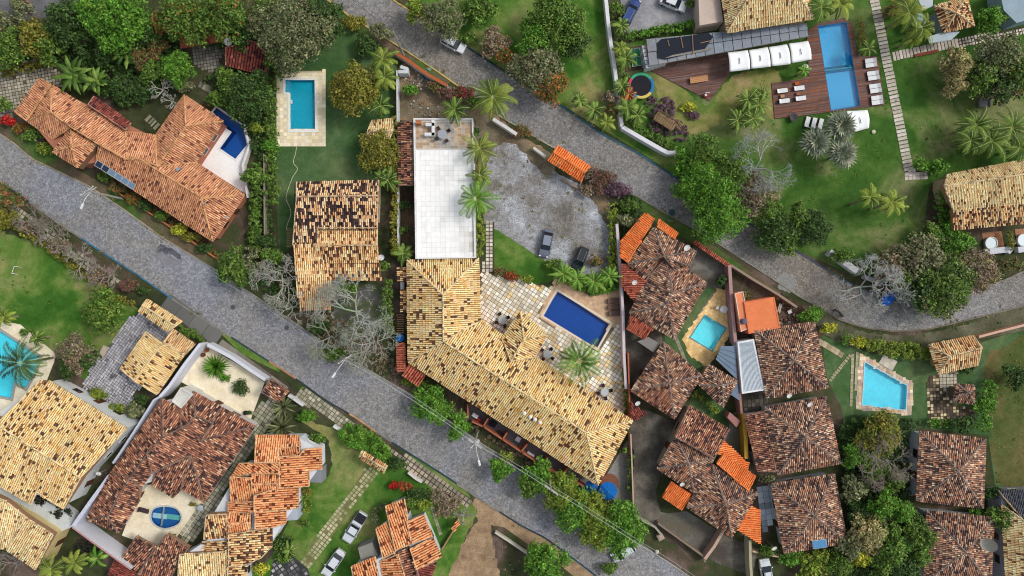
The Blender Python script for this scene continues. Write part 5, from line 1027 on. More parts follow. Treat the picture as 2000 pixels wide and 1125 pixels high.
# terraces of the guest house seen along the eaves
yd = thing('service_yard', 'walled service yards along the guest house eaves', 'yard', (W(1010, 880).x, W(1010, 880).y, 0)); cy0 = yd.location
def rl(px, py, z=0): return W(px, py, z) - cy0
g = G(); g.prism([(p.x, p.y) for p in [rl(*q) for q in ((912,785),(1165,948),(1160,965),(1096,930),(1020,884),(945,832),(920,822))]], .01, .06, C('#77757a')); g.obj('floor', mat('plaster', []), yd)
g = G()
for a, b in (((922,824),(945,834)),((945,834),(1020,884)),((1020,884),(1060,910)),((1060,910),(1096,932)),((1096,932),(1108,916)),((944,833),(953,818)),((982,858),(990,846)),((1018,882),(1030,868)),((1060,908),(1069,894)),((1112,935),(1150,955)),((913,790),(914,815))):
    p, q = rl(*a, 2.2), rl(*b, 2.2); m_ = (p + q) / 2; g.box((m_.x, m_.y, 1.1), ((q - p).length + .15, .2, 2.2), math.atan2((q - p).y, (q - p).x), C('#b06a50'))
g.obj('wall', mat('plaster', []), yd)
for i, (x, y, s, c) in enumerate(((928,812,(1.0,.6,.8),'#d8dce4'),(936,820,(.7,.5,.6),'#b4382c'),(963,828,(1.0,.9,.5),'#26262c'),(978,848,(1.2,.5,.5),'#4c3c38'),(1012,858,(.8,.8,.5),'#dfe6ec'),(1002,868,(.7,.5,.5),'#3c7c80'),(1036,888,(1.3,.6,.6),'#d0d4d8'),(1050,898,(.7,.7,.9),'#e0e0e0'),(1016,874,(.5,.5,.5),'#a87860'))):
    p = W(x, y, s[2]); nm, lb, ct = [('appliance', 'white appliance in the first service yard', 'appliance'), ('crate', 'red crate in the first service yard', 'crate'), ('water_box', 'black square box in the second service yard', 'box'), ('bench', 'dark bench in the second service yard', 'bench'), ('side_table', 'white table in the third service yard', 'table'), ('crate', 'teal crate in the third service yard', 'crate'), ('laundry_sink', 'long pale sink in the fourth service yard', 'sink'), ('appliance', 'square white appliance in the fourth service yard', 'appliance'), ('crate', 'small brown crate in the third service yard', 'crate')][i]
    g = G(); g.box((0, 0, s[2] / 2 + .06), s, R(-33), C(c)); g.box((0, 0, s[2] + .08), (s[0] * .86, s[1] * .86, .04), R(-33), [min(.8, v * 1.15) for v in C(c)]); o = g.obj(nm, COL, bevel=.03); o.location = (p.x, p.y, 0); tag(o, lb, ct)
# rooftop parts
gh = [o for o in sc.objects if o.get('label', '').startswith('large L shaped')][0]
def onroof(root, name, g, px, py, z, m=None, rz=0):
    o = g.obj(name, m or COL, root, smooth=False); p = W(px, py, z); o.location = p - root.location; o.rotation_euler = (0, 0, rz); return o
for x, y in ((1024,807),(1036,814),(1045,819),(1055,825),(1057,801),(1067,806)):
    g = G(); g.lathe((0, 0, 0), [(.29, -.3), (.29, .1), (.26, .17), (.18, .24), (.08, .28), (0.01, .29)], 14, C('#f4f4f2')); onroof(gh, 'skylight', g, x, y, 5.15)
oh = [o for o in sc.objects if o.get('label', '').startswith('long orange tiled')][0]
a, b, c_, d_ = [W(x, y, z) for x, y, z in ((191,313,3.55),(266,361,3.55),(262,371,3.25),(185,323,3.25))]
for i in range(6):
    q = [a.lerp(b, i / 6 + .008), a.lerp(b, (i + 1) / 6 - .008), d_.lerp(c_, (i + 1) / 6 - .008), d_.lerp(c_, i / 6 + .008)]; g = G(); vs = [p - oh.location + Vector((0, 0, h)) for h in (.06, .14) for p in q]
    g.add(vs, [(4, 7, 6, 5), (0, 1, 5, 4), (1, 2, 6, 5), (2, 3, 7, 6), (3, 0, 4, 7)], C('#26344c' if i < 2 else '#7c98b0')); o = g.obj('solar_panel', SHINY, oh)
    g = G(); 
    for e in range(4): g.tube(vs[4 + e], vs[4 + (e + 1) % 4], .035, n=4, col=C('#c8d0d8'))
    g.obj('frame', COL, o)
for x, y, s in ((350,331,.5),(405,396,.55),(407,396,.3),(363,375,.5),(443,424,.25)):
    g = G(); g.box((0, 0, .15), (s, s * .8, .5), .5, C('#7c8488' if s != .25 else '#e8e8e8')); g.box((0, 0, .43), (s * 1.25, s, .05), .5, C('#98a0a4')); onroof(oh, 'roof_vent', g, x, y, 4.2)
ct = [o for o in sc.objects if 'blue skylight' in o.get('label', '')][0]
for dx in (0, 13):
    g = G(); g.box((0, 0, .12), (1.0, 1.15, .1), R(8), C('#5c94c4')); g.box((0, 0, .06), (1.12, 1.25, .1), R(8), C('#e0e4e8')); onroof(ct, 'skylight', g, 1594 + dx, 1063 - dx * .13, 3.75)
print('structures', len(sc.objects))
# ---------------------------------------------------------------- trees and shrubs
T = tree; B = bush
UG = [(-30,40),(60,60),(160,80),(320,70),(345,60),(500,40),(520,120),(440,92),(350,95),(350,140),(300,180),(250,210),(170,165),(130,150),(110,120),(60,118),(-30,125)]
patchplants('undergrowth', UG, 1.6, 'dark', 'dark undergrowth beneath the row of trees', kind_tag='stuff', leaf=.17, dens=.8)
patchplants('undergrowth', [(395,150),(440,140),(470,150),(520,160),(520,300),(495,300),(470,240),(430,200)], 1.5, 'dark', 'dark undergrowth round the tree by the dark blue pool', kind_tag='stuff', leaf=.17, dens=.8)
patchplants('undergrowth', [(495,330),(525,320),(540,500),(600,560),(575,600),(500,560),(440,520),(480,470)], .9, 'dark', 'low undergrowth between street and mottled house', kind_tag='stuff', leaf=.15, dens=.6)
patchplants('undergrowth', [(600,610),(650,610),(770,700),(770,745),(700,705),(620,655)], .4, 'dry', 'dry weeds under the leafless trees', kind_tag='stuff', leaf=.13, dens=.45)
patchplants('undergrowth', [(1640,830),(1760,830),(1780,1000),(1800,1140),(1640,1140),(1660,1000)], 1.4, 'dark', 'dark undergrowth between the square cottages', kind_tag='stuff', leaf=.17, dens=.6)
patchplants('undergrowth', [(1480,380),(1560,440),(1640,500),(1700,540),(1860,560),(1960,540),(1900,500),(1800,500),(1700,520),(1600,470),(1520,420)], 1.0, 'green', 'undergrowth behind the white wall along the lane', kind_tag='stuff', leaf=.17, dens=.5)
patchplants('undergrowth', [(1205,375),(1255,395),(1252,420),(1225,470),(1210,480)], .8, 'dark', 'dark plants in the garden corner behind the pink wall', kind_tag='stuff', leaf=.15, dens=.7)
patchplants('undergrowth', [(1190,20),(1215,60),(1225,140),(1240,230),(1300,280),(1290,290),(1230,255),(1215,200),(1203,90)], .9, 'green', 'strip of planting inside the long white wall', kind_tag='stuff', leaf=.15, dens=.6)
G1 = 'trees along the top of the picture'
T(232,38,64,8,'bright','large vivid green tree in the row along the upper edge', dens=1.3, leaf=.2)
T(180,20,34,7,'bright','smaller vivid green crown touching the big vivid one')
T(70,72,36,6,'olive','yellowish olive tree beside the low stone wall')
T(128,38,42,7,'dark','dark green tree between the olive and the vivid green ones')
T(18,95,36,6,'green','mid green tree at the picture edge above the paved court')
T(8,40,26,5,'grey','dusty grey green tree at the top corner')
T(45,20,22,5,'grey','small greyish tree in the far corner yard')
T(360,32,50,8,'green','leafy tree with orange tinged leaves above the pavilion', cols2='rust')
T(440,30,52,9,'green','dark tree with yellow orange blossoms beyond the dish', cols2='rust')
T(318,45,26,6,'rust','narrow rusty green tree beside the vivid green crown')
T(575,60,78,10,'grey','huge greyish green tree above the turquoise pool', dens=1.2, cols2='dark')
T(625,25,38,8,'dark','dark tree where the lane meets the upper edge')
T(520,20,34,8,'green','green tree between the blossoming tree and the huge grey one')
T(40,0,20,4,'dry','dry brownish shrub at the very top corner', name='shrub', cat='shrub')
for i,(x,y,r,h,k,l) in enumerate(((95,95,30,5,'green','rounded green tree beside the low stone wall end'),(150,75,30,5,'dark','dark tree tucked beneath the vivid green crown'),(290,70,26,5,'dark','dark tree beside the rusty green crown'),(205,105,26,4,'dark','dark crown above the banana clump'),(400,60,28,7,'green','green crown just above the pavilion ridge'),(480,70,30,6,'dark','dark crown beside the dark red slatted roof'),(545,120,30,6,'green','lower green crown at the turquoise pool deck'),(640,60,26,6,'dark','dark crown at the top of the pool lawn'),(300,140,28,4,'green','green crown left of the round bright tree'),(280,115,26,4,'mixed','reddish brown crown above the banana plants'))): T(x,y,r,h,k,l)
for i,(x,y,r,h,k,l) in enumerate(((1700,920,26,4,'green','green crown beneath the twiggy tree'),(1700,870,30,4,'green','green crown beside the winged cottage lawn'),(1745,940,26,4,'green','green crown against the north cottage terrace'),(1790,1015,22,3.5,'dark','dark crown in the gap between the right cottages'),(1715,1015,28,4,'dark','dark crown between the pale olive and bright trees'),(1680,1000,26,4,'dark','dark crown beside the skylight cottage'),(1720,1100,30,5,'green','green crown at the lower edge'),(1790,1085,28,5,'green','green crown against the mesh dish cottage'),(1960,985,20,3,'green','green crown by the slate roof corner'),(1540,470,30,4,'green','green crown below the broken white wall'),(1560,425,30,4,'green','green crown on the lawn side of the broken white wall'),(1500,410,30,5,'green','green crown beneath the smaller bare tree'),(1820,460,26,4,'green','green crown at the foot of the tall dense hedge'),(1760,545,28,5,'green','green crown at the curving pale wall'))): T(x,y,r,h,k,l)
banana(148,140,44,4,'dense banana clump beside the paved court', 'green', 26)
banana(182,150,36,3.6,'second banana clump spreading over the paved court', 'green', 18)
banana(240,110,30,4,'banana plants under the brownish shrub', 'green', 14)
B(250,85,30,3.5,'dry','brownish shrub in front of the vivid green tree')
B(305,90,28,3,'mixed','reddish green shrub beside the pavilion')
T(345,130,36,5,'bright','round bright green tree below the pavilion', lobes=5)
B(237,178,30,2.6,'dark','dark dome shaped shrub in the shaded garden')
B(280,175,28,2.4,'dark','dark shrub under the small bare branches')
B(355,165,22,2.6,'grey','grey green shrub beside the stepping stones')
B(205,165,26,2.2,'dark','low dark shrub behind the long orange roof', lobes=4)
bare_tree(312,172,26,4,'small bare whitish shrub behind the orange gable', depth=4)
bare_tree(330,195,20,3.5,'second small bare shrub touching the orange gable', depth=4)
T(488,190,46,6,'dark','dense dark green tree beside the dark blue pool', cols2='green')
B(445,155,28,4,'green','leafy shrub below the dark red slatted roof')
B(425,195,24,3,'green','bright shrub between the tree and the orange gable')
B(510,150,18,5,'dark','dark shrub squeezed beside the turquoise pool deck')
B(5,205,22,3,'green','green shrub at the picture edge beside the orange house')
B(15,235,16,1.6,'crimson','red flowering shrub at the tip of the orange house')
B(40,250,16,1.5,'rust','low rusty shrub along the verge')
B(62,262,22,1.6,'green','green shrub under the tip of the orange eaves')
B(88,290,18,1.6,'lime','lime green shrub by the grass verge')
hedge([(0,142),(60,130),(105,118)],1.5,1.2,'olive','olive hedge beside the paved court')
for i,(x,y,k,l) in enumerate(((205,345,'green','first low shrub under the solar panels'),(230,368,'mixed','reddish shrub in the bed beside the solar panels'),(258,388,'rust','rust tinged shrub along the orange eaves'),(283,402,'dark','dark shrub mid way along the orange eaves'),(316,420,'green','green shrub by the chimney end of the bed'),(350,448,'yellow','yellow green shrub in the orange house bed'),(372,462,'olive','olive shrub near the end of the bed'),(400,485,'dark','dark shrub at the end of the planting bed'))):
    B(x,y,17,1.5,k,l, leaf=.16)
patchplants('ground_cover',[(195,340),(230,360),(330,425),(415,480),(420,500),(340,448),(225,372)],.4,'mixed','mixed low plants filling the bed under the orange eaves', kind_tag='stuff')
# hedges and garden left of the turquoise pool
hedge([(527,150),(530,300),(532,400)],1.7,2.2,'green','tall hedge between the turquoise pool and the dark tree')
hedge([(503,320),(500,420),(498,500)],1.8,2.0,'green','long shaggy hedge beside the concrete wall')
B(528,285,18,3,'bright','bright green shrub at the deck corner of the turquoise pool')
B(495,345,24,3.4,'green','green shrub touching the white deck wall')
B(500,250,16,3,'lime','lime shrub above the dark blue pool wall')
T(458,525,40,5,'green','round shrub like tree beside the street below the orange house', cols2='dark')
bare_tree(478,520,36,5,'greyish half bare tree at the street below the orange house','#8c8674',5, leafy='grey')
B(520,470,20,3,'dark','dark shrub at the end of the concrete wall')
B(535,500,26,3,'green','green shrub in front of the mottled house')
bare_tree(545,548,52,6,'pale leafless tree beside the long tan roof', depth=6)
bare_tree(566,600,34,5,'second pale leafless tree nearer the street','#a8a89c',5)
bare_tree(690,610,74,8,'big pale leafless tree over the dark driveway','#b8bcb0',7, spread=1.1)
bare_tree(720,672,54,6,'spreading leafless tree at the guest house corner','#a8ac9c',6)
bare_tree(640,660,44,5,'leafless tree beside the street below the dark driveway','#a0a490',6)
B(672,560,24,3.5,'green','green shrub tucked under the low mottled roof')
B(620,640,24,1.6,'dark','dark undergrowth below the tan roof end', leaf=.16)
B(650,690,26,1.5,'green','weedy undergrowth beside the street kerb', leaf=.16)
T(695,170,50,7,'olive','round olive tree between the pool lawn and the palms', lobes=7, dens=1.2)
T(737,295,42,6,'olive','second olive tree partly over the yellow pavilion', lobes=5)
B(715,90,28,3,'dark','dark bush near the top of the pool lawn')
B(745,62,24,3,'grey','grey green shrubs under the utility pole')
B(690,45,24,2,'olive','yellowish hedge bush beside the lane verge')
palm(748,115,28,5,'lime','slim lime green palm by the white yard wall', n=14)
palm(752,152,26,5,'lime','second lime green palm below the first', n=14)
palm(744,207,24,4.5,'green','small palm above the yellow pavilion', n=12)
palm(758,352,24,4,'green','palm beside the mottled roof corner', n=12)
palm(745,345,18,3.6,'green','small palm on the corner of the mottled roof', n=10)
hedge([(771,230),(771,350),(770,500)],.9,2.6,'olive','slim tall hedge between mottled house and white building')
hedge([(757,545),(756,600),(758,650)],1.4,2.4,'green','thick hedge strip beside the guest house tank')
B(750,520,14,3,'green','shrub by the small dish of the mottled house')
palm(788,495,22,2.4,'green','low fern like palm above the yellow roof', n=14)
B(785,450,12,1.4,'green','small shrub in the narrow earth strip')
B(790,400,12,1.4,'dark','dark shrub in the narrow earth strip')
# rubble yard
B(801,176,16,2.4,'bright','bright broad leaved shrub in the rubble yard')
B(875,185,22,2.5,'magenta','pinkish brown shrub beside the lane')
B(905,182,22,2.5,'red','dark red bougainvillea beside the coconut palm')
B(925,200,16,2,'green','green shrub under the coconut palm')
B(855,170,18,1.6,'mixed','dry shrub behind the white and orange wall')
palm(963,190,42,7,'lime','large yellow green coconut palm overhanging the lane', n=20, pairs=26)
palm(888,215,28,5,'green','palm leaning over the rooftop terrace', n=14)
palm(937,290,34,6,'lime','coconut palm at the car park corner', n=13, young=0)
palm(938,342,24,5,'lime','small palm beside the white roof', n=12)
palm(930,388,40,6.5,'bright','bright green palm reaching over the white roof', n=16)
hedge([(939,395),(938,440),(938,500)],1.4,1.6,'lime','bright green planting strip beside the white building')
B(925,258,14,3,'dark','dark climber on the terrace corner')
# car park surroundings
B(1020,255,20,1.3,'mixed','scrubby plants along the car park wall', leaf=.16)
B(1175,350,28,2.2,'magenta','purplish brown shrub by the orange gateway')
B(1203,370,26,2.4,'purple','dull purple bougainvillea beside the lane')
bare_tree(1165,342,24,3,'brown twiggy shrub beside the orange gateway','#9c8c7c',4)
B(1150,372,18,1.5,'dry','dry brush at the car park edge')
hedge([(1196,395),(1197,450),(1198,540)],1.4,1.6,'lime','yellow green hedge bordering the gravel car park')
B(1232,400,18,3,'green','green shrub in the dark garden corner by the lane')
B(1222,430,17,3,'grey','grey green shrub beside the new orange strip')
B(1222,375,10,1.2,'magenta','tiny magenta bush by the lane')
for i,(x,y,r,k,l) in enumerate(((1080,515,16,'green','green shrub at the corner of the small lawn'),(1000,540,14,'orangered','rusty shrub on the small lawn'),(1030,545,12,'lime','lime plant between lawn and patio'),(978,530,12,'mixed','dark reddish shrub at the lawn edge'))): B(x,y,r,1.4,k,l, leaf=.16)
for i,(x,y,r,l) in enumerate(((1100,535,24,'first palm fronds above the tan pool deck'),(1128,545,24,'second palm clump above the tan pool deck'),(1160,550,24,'third palm clump above the tan pool deck'),(1190,540,22,'palm clump at the end of the pool hedge'))): palm(x,y,r,2.6,'bright',l, n=16, name='dwarf_palm', leafl=.45)
patchplants('hedge',[(1075,510),(1110,520),(1150,540),(1205,525),(1210,560),(1158,575),(1090,540)],1.2,'bright','dense green planting along the tan pool deck', cat='hedge')
B(1165,510,14,1.5,'mixed','reddish shrub beside the parked dark car')
palm(1132,705,46,6,'bright','big bright palm on the cream patio', n=19, lean=(8,-4), pairs=24)
hedge([(1220,720),(1224,770),(1227,805)],.9,1.6,'green','climbing hedge on the pink wall by the patio')
# street trees
T(843,793,38,5,'bright','bright street tree by the guest house corner', dens=1.3)
T(896,832,27,5,'bright','bright street tree beside the service yards', dens=1.2)
T(976,915,25,4.5,'bright','street tree below the pole with the lamp', dens=1.2)
T(985,895,16,2,'lime','small lime shrub by the service yard wall', name='shrub', cat='shrub')
T(1035,953,24,4.5,'green','small dark street tree at the kerb', dens=1.2)
T(1052,930,34,4.5,'bright','leafy street tree against the yard wall', dens=1.2)
T(1092,962,42,5.5,'lime','street tree with yellowish tips', dens=1.2, cols2='bright')
T(1120,1000,44,5.5,'bright','street tree leaning over the cobbles', dens=1.2)
T(1155,988,36,5,'lime','street tree just below the blue parasols', dens=1.2)
T(1168,1030,42,5.5,'lime','street tree in the middle of the long row', dens=1.2)
T(1210,1030,50,6,'bright','big street tree at the end of the long row', dens=1.3)
T(1065,1100,46,6,'bright','round bright tree at the lower edge beside the dirt path', dens=1.2)
B(1190,1110,18,2,'green','green bush at the lower edge beyond the earth strip')
B(820,750,16,1.4,'green','green shrub below the red porch roof', leaf=.16)
B(795,745,12,1.2,'lime','lime shrub at the guest house corner', leaf=.16)
palm(900,815,16,3,'green','thin palm squeezed between eaves and street tree', n=10)
patchplants('flower_bed',[(925,828),(960,850),(1040,900),(1048,912),(1030,906),(950,852),(920,835)],.5,'dry','dry planting strip of stones and tufts below the yard wall')
B(1220,880,8,2,'green','narrow climber beside the guest house roof end')
hedge([(1232,880),(1231,920),(1230,960)],.8,1.6,'green','dark hedge along the thin wall by the parasols')
B(1205,1000,20,2,'purple','purplish shrub beside the rolled pergola frame', leaf=.16)
# left of the street
B(10,385,34,3,'mixed','brown and green bush at the picture edge by the street', leaf=.2)
B(10,430,30,2.6,'olive','olive bush beside the football lawn')
hedge([(22,440),(80,475),(132,512),(180,545),(215,575),(262,598)],1.1,1.1,'olive','yellowish clipped hedge along the football lawn')
bare_tree(65,430,34,2.6,'tangle of grey brush beside the weedy sidewalk','#8c8478',5, name='dead_shrub')
bare_tree(105,465,34,2.6,'grey twiggy shrub along the weedy sidewalk','#948c80',5, name='dead_shrub')
bare_tree(160,508,36,2.6,'grey twiggy shrub halfway down the weedy sidewalk','#9c9488',5, name='dead_shrub')
bare_tree(212,540,36,2.6,'grey twiggy shrub near the goal end of the hedge','#988c80',5, name='dead_shrub')
B(60,445,22,1.4,'dry','dry brown bush under the grey brush', leaf=.15)
B(110,480,24,1.4,'dry','dry bush along the clipped hedge', leaf=.15)
B(190,535,24,1.4,'dry','dry bush beside the slab sidewalk', leaf=.15)
B(250,560,20,1.6,'magenta','reddish brown bush near the blue kerb', leaf=.15)
B(281,568,11,1.6,'dark','small dark round bush on the sidewalk')
T(203,607,44,4.5,'green','round pale green tree on the football lawn', lobes=6, cols2='lime', dens=1.0)
B(150,692,40,3.4,'dry','grey brown half bare bush beside the half hidden pool', cols2='green')
B(135,715,30,3,'dark','dark green bush below the grey brown one')
B(172,700,28,3,'dark','dark shrub beside the cream slab bench')
palm(42,708,50,7,'dark','large dark palm hanging over the half hidden pool', n=15, pairs=26)
palm(8,620,22,3,'lime','small palm at the picture edge by the pool', n=12)
palm(72,660,18,3,'green','small palm on the cream deck', n=12)
B(50,648,10,1,'green','small green tuft on the cream deck')
B(192,770,18,1.5,'lime','lime green shrub above the pale wall', leaf=.16)
B(222,800,22,1.8,'lime','second lime green shrub above the pale wall', leaf=.16)
B(262,800,24,2.2,'grey','grey green shrub by the tall white wall')
B(278,780,16,1.6,'dark','low dark shrub under the yellow carport')
B(370,650,16,1.2,'green','green hedge bush behind the tan flat roof', leaf=.15)
hedge([(350,640),(375,652),(400,668)],.9,1.2,'green','short hedge between sidewalk and the tan roof')
rosette(422,716,27,1.4,'bright','large round cycad in the cream garden', n=90, wide=.11, name='cycad', el0=85, el1=5)
B(438,737,12,.8,'bright','small bright shrub beside the cycad', leaf=.13)
B(470,757,18,1.4,'dark','dark round shrub in the cream garden', leaf=.14, lobes=5)
B(487,805,6,.8,'dark','tiny dark potted shrub at the garden corner', leaf=.1)
rosette(553,795,30,1.6,'grey','spiky grey green rosette plant by the driveway', n=26, wide=.16)
rosette(548,835,32,1.6,'grey','second spiky rosette plant beside the orange roof', n=28, wide=.16)
B(600,812,20,1.6,'bright','bright round bush beside the rosette plants')
B(620,855,18,2,'green','green shrub at the corner of the stepped house')
B(560,900,8,1,'green','small shrub against the white gable') if 0 else None
patchplants('hedge',[(655,845),(680,832),(705,832),(745,862),(762,885),(757,902),(738,895),(705,880),(680,868)],1.8,'bright','mass of bright green hedge above the narrow gateway', cat='hedge', dens=1.6)
B(775,905,22,2.4,'dark','dark shrub beside the narrow gateway')
B(770,948,11,1.6,'crimson','bright red flowering bush', leaf=.15)
B(790,950,16,1.8,'orangered','rusty orange bush beside the bright red one', leaf=.15)
B(815,965,22,2,'dark','dark leafy shrub by the diagonal house corner')
B(828,985,16,2,'lime','lime green broad leaved shrub by the diagonal house')
B(800,980,16,2.2,'green','green shrub filling the diagonal house notch')
B(870,985,34,1.2,'dry','dry scrub on the slope beside the sidewalk', leaf=.14, dens=.7)
bare_tree(905,1008,18,2,'pale twiggy shrub at the dirt track','#a8a49c',4, name='dead_shrub')
hedge([(730,998),(736,1022)],.8,1.1,'grey','short grey green hedge beside the diagonal house')
hedge([(732,995),(756,985)],.8,1.1,'grey','grey green hedge against the diagonal house roof')
B(598,960,12,1.2,'olive','olive tuft by the stepped house wall', leaf=.14)
hedge([(596,965),(598,1000)],1.2,1.3,'lime','lime hedge along the stepped house')
B(595,1020,12,1.4,'green','green shrub at the foot of the lime hedge')
B(545,1060,26,2.2,'dark','dark shrubs between stepped house and lawn', cols2='lime')
B(530,1040,18,1.6,'green','green shrub against the stepped roofs')
B(510,1110,18,3,'yellow','bright yellow green shrub at the lower edge')
B(555,1090,16,1.6,'green','green shrub beside the dark paved corner')
palm(565,1075,18,2,'green','small palm behind the parked white car', n=10)
palm(100,1110,30,5,'lime','lime palm at the lower edge by the sand coloured wall', n=12)
palm(145,1098,26,5,'lime','second lime palm at the lower edge', n=12)
palm(190,1090,22,3.5,'bright','bright palm under the white terrace wall', n=10)
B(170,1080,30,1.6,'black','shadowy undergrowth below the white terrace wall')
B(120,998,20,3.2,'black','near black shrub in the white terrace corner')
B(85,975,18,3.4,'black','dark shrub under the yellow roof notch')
bare_tree(25,1105,34,4,'grey twiggy tree at the lower corner','#989088',5)
B(333,1050,9,1.4,'bright','small bright palm like bush in the courtyard', leaf=.14)
B(377,985,6,.8,'olive','tiny potted bush on the cream courtyard', leaf=.1)
# lawn trees on the right of the lane
T(1085,40,58,8,'green','big glossy tree on the bright lawn', dens=1.2)
T(1050,75,42,7,'bright','smaller bright crown joined to the glossy tree')
T(1120,80,36,5,'dark','dark lower crown behind the glossy tree')
T(1050,135,50,7,'grey','greyish tree with dry tips over the lane', cols2='dry')
T(1072,170,38,6,'rust','tree with red tinged leaves over the lane', cols2='orangered')
T(868,35,42,6,'grey','grey green tree above the parked white car', cols2='green')
T(935,15,38,4,'green','dense dark shrub mound near the upper edge', lobes=4)
T(815,18,26,5,'lime','light tree where the lane leaves the picture')
B(965,85,34,4,'dry','dry branched tree beside the parked white car', cols2='rust')
B(990,110,22,4,'rust','rusty shrub at the kerb of the lane')
B(915,75,16,2,'green','small green shrub behind the parked white car')
for i,(x,y,r,k,l) in enumerate(((1132,195,18,'green','light palm like shrub near the lane kerb'),(1160,215,22,'green','airy shrub between lawn and white wall'),(1185,240,18,'lime','bright broad leaved plant at the wall corner'))): palm(x,y,r,2.4,k,l,n=12,name='shrub_palm')
B(1190,190,16,3,'dry','brownish conifer like shrub along the white wall')
B(1195,215,14,2.5,'mixed','reddish brown shrub along the white wall')
for i,(x,y,r,k,l) in enumerate(((1213,50,20,'green','palm by the parking bay hedge'),(1212,95,18,'lime','palm beside the table tennis table'),(1222,115,24,'green','palm leaning over the table tennis table'),(1215,170,20,'green','palm beside the trampoline'),(1228,185,18,'orangered','rust coloured plant beside the trampoline'),(1225,210,24,'green','palm beside the purple ground cover'),(1245,225,20,'green','palm at the lower end of the purple ground cover'))): palm(x,y,r,3,k,l,n=13)
hedge([(1222,70),(1290,58),(1362,45)],1.3,1.3,'bright','clipped bright hedge between parking bay and bar roof')
hedge([(1203,5),(1205,28)],2.4,1.8,'green','thick hedge beside the blue car')
B(1350,8,12,1.5,'green','small clipped shrub beside the white parked car')
hedge([(1250,252),(1280,268),(1312,285)],1.2,1.4,'green','hedge inside the diagonal white wall')
patchplants('ground_cover',[(1268,190),(1290,182),(1312,195),(1318,215),(1310,235),(1285,240),(1268,225),(1262,205)],.5,'purple','round bed of dark purple ground cover under the playground', leaf=.12, dens=1.4, kind_tag='stuff')
patchplants('ground_cover',[(1262,240),(1290,235),(1320,232),(1340,248),(1342,268),(1325,276),(1300,265),(1275,255)],.5,'purple','lower bed of purple ground cover beside the diagonal hedge', leaf=.12, dens=1.4, kind_tag='stuff')
B(1344,208,15,1,'yellow','bright yellow green bush in the dry grass', leaf=.14)
B(1353,225,14,.8,'purple','low purple bush beneath the yellow one', leaf=.12)
for i,(x,y,r,l) in enumerate(((1460,195,24,'first tree fern like palm of the lawn cluster'),(1482,205,24,'second palm of the lawn cluster, nearer the deck'),(1440,235,24,'third palm of the lawn cluster, nearest the lane'),(1470,232,24,'fourth palm of the lawn cluster'),(1490,185,18,'smallest palm of the lawn cluster'))): palm(x,y,r,3,'green',l,n=18,group='palm cluster on the hotel lawn',leafl=.4)
fanpalm(1592,279,30,3.5,'blue','silvery blue fan palm furthest from the canopy', group='silvery fan palms')
fanpalm(1641,247,30,3.8,'blue','silvery blue fan palm touching the white canopy', group='silvery fan palms')
fanpalm(1643,301,30,3.6,'blue','silvery blue fan palm lowest on the lawn', group='silvery fan palms')
B(1340,320,34,4,'bright','leafy tree at the end of the diagonal wall', cat='tree', name='tree')
T(1380,300,40,6,'green','green tree between diagonal wall and bare white tree')
T(1345,365,34,5.5,'bright','tree hanging over the wide lane')
T(1395,370,58,7.5,'bright','large bright tree beside the lane', dens=1.25)
T(1405,425,52,7,'bright','large bright tree at the lane narrows', dens=1.25)
T(1430,335,40,7,'green','tree crown just behind the bare white tree')
T(1470,380,44,6,'dry','brown grey tree beside the bare white tree', cols2='green', dens=.8)
bare_tree(1484,325,62,8,'large bare white tree on the hotel lawn','#b4b8b4',7, spread=.95)
bare_tree(1470,372,40,6,'smaller bare tree below the large white one','#a8aaa4',6)
T(1515,455,42,5,'dark','dark tree over the broken white wall', cols2='green')
T(1590,445,38,5,'dark','dark green round tree at the lawn edge')
B(1645,500,24,2.5,'green','low green shrub beside the short white wall')
bare_tree(1690,560,62,6,'spreading bare white tree over the lane bend','#b8bab4',7)
bare_tree(1770,590,46,6,'bare pale tree above the two blue tarps','#a8aca4',6)
T(1740,520,38,5,'dry','dry grey green tree behind the bare white tree', cols2='green', dens=.8)
T(1800,505,52,6.5,'grey','wide grey green tree at the hotel wing corner', cols2='dry')
T(1845,560,58,7,'green','wide green tree over the lane bend', cols2='grey')
T(1795,570,34,6,'dark','dark tree between the two blue tarps')
T(1905,530,46,6,'dry','brownish half bare tree beside the lane', cols2='olive')
T(1870,470,36,4,'bright','green shrub mass below the hotel wing')
T(1850,590,34,5,'grey','grey green branches hanging over the cobbles') 
B(1975,515,22,2.5,'mixed','brown shrub by the round tubs')
hedge([(1838,370),(1843,410),(1846,460)],1.9,2.4,'bright','tall dense green hedge beside the cream tiled wing')
hedge([(1972,452),(1976,488)],.9,1.5,'olive','narrow hedge between the two tub balconies')
B(1800,320,18,2,'bright','bright shrub at the slab landing')
B(1830,325,24,2.4,'bright','bright shrub beside the cream tiled wing')
palm(1700,385,26,5,'lime','lime palm leaning on the hotel lawn', n=12, lean=(8,6))
palm(1742,395,28,5,'lime','second lime palm leaning on the hotel lawn', n=13, lean=(10,6))
palm(1757,402,18,4,'lime','smallest lime palm of the lawn trio', n=10)
T(1870,125,30,6,'pale','pale olive tree with upright sprays', dens=1.2)
T(1862,165,26,5,'pale','lower pale olive tree on the hotel lawn', dens=1.2)
T(1915,150,38,6,'green','green tree beside the pale olive trees')
T(1950,110,48,7,'grey','large grey green tree near the stone path', cols2='green')
T(1990,150,40,7,'green','large green tree at the picture edge by the stone path', cols2='rust')
T(1955,175,34,6,'dark','dark tree above the spreading palms', cols2='dry')
for i,(x,y,r,l) in enumerate(((1905,245,34,'first large spreading palm of the right lawn'),(1935,275,38,'second large spreading palm, lowest on the lawn'),(1975,250,38,'third large spreading palm near the picture edge'),(1990,290,32,'spreading palm at the picture edge'),(1895,275,28,'spreading palm nearest the slab walk'))): palm(x,y,r,4,'green',l,n=22,leafl=.5,group='large palms on the hotel lawn')
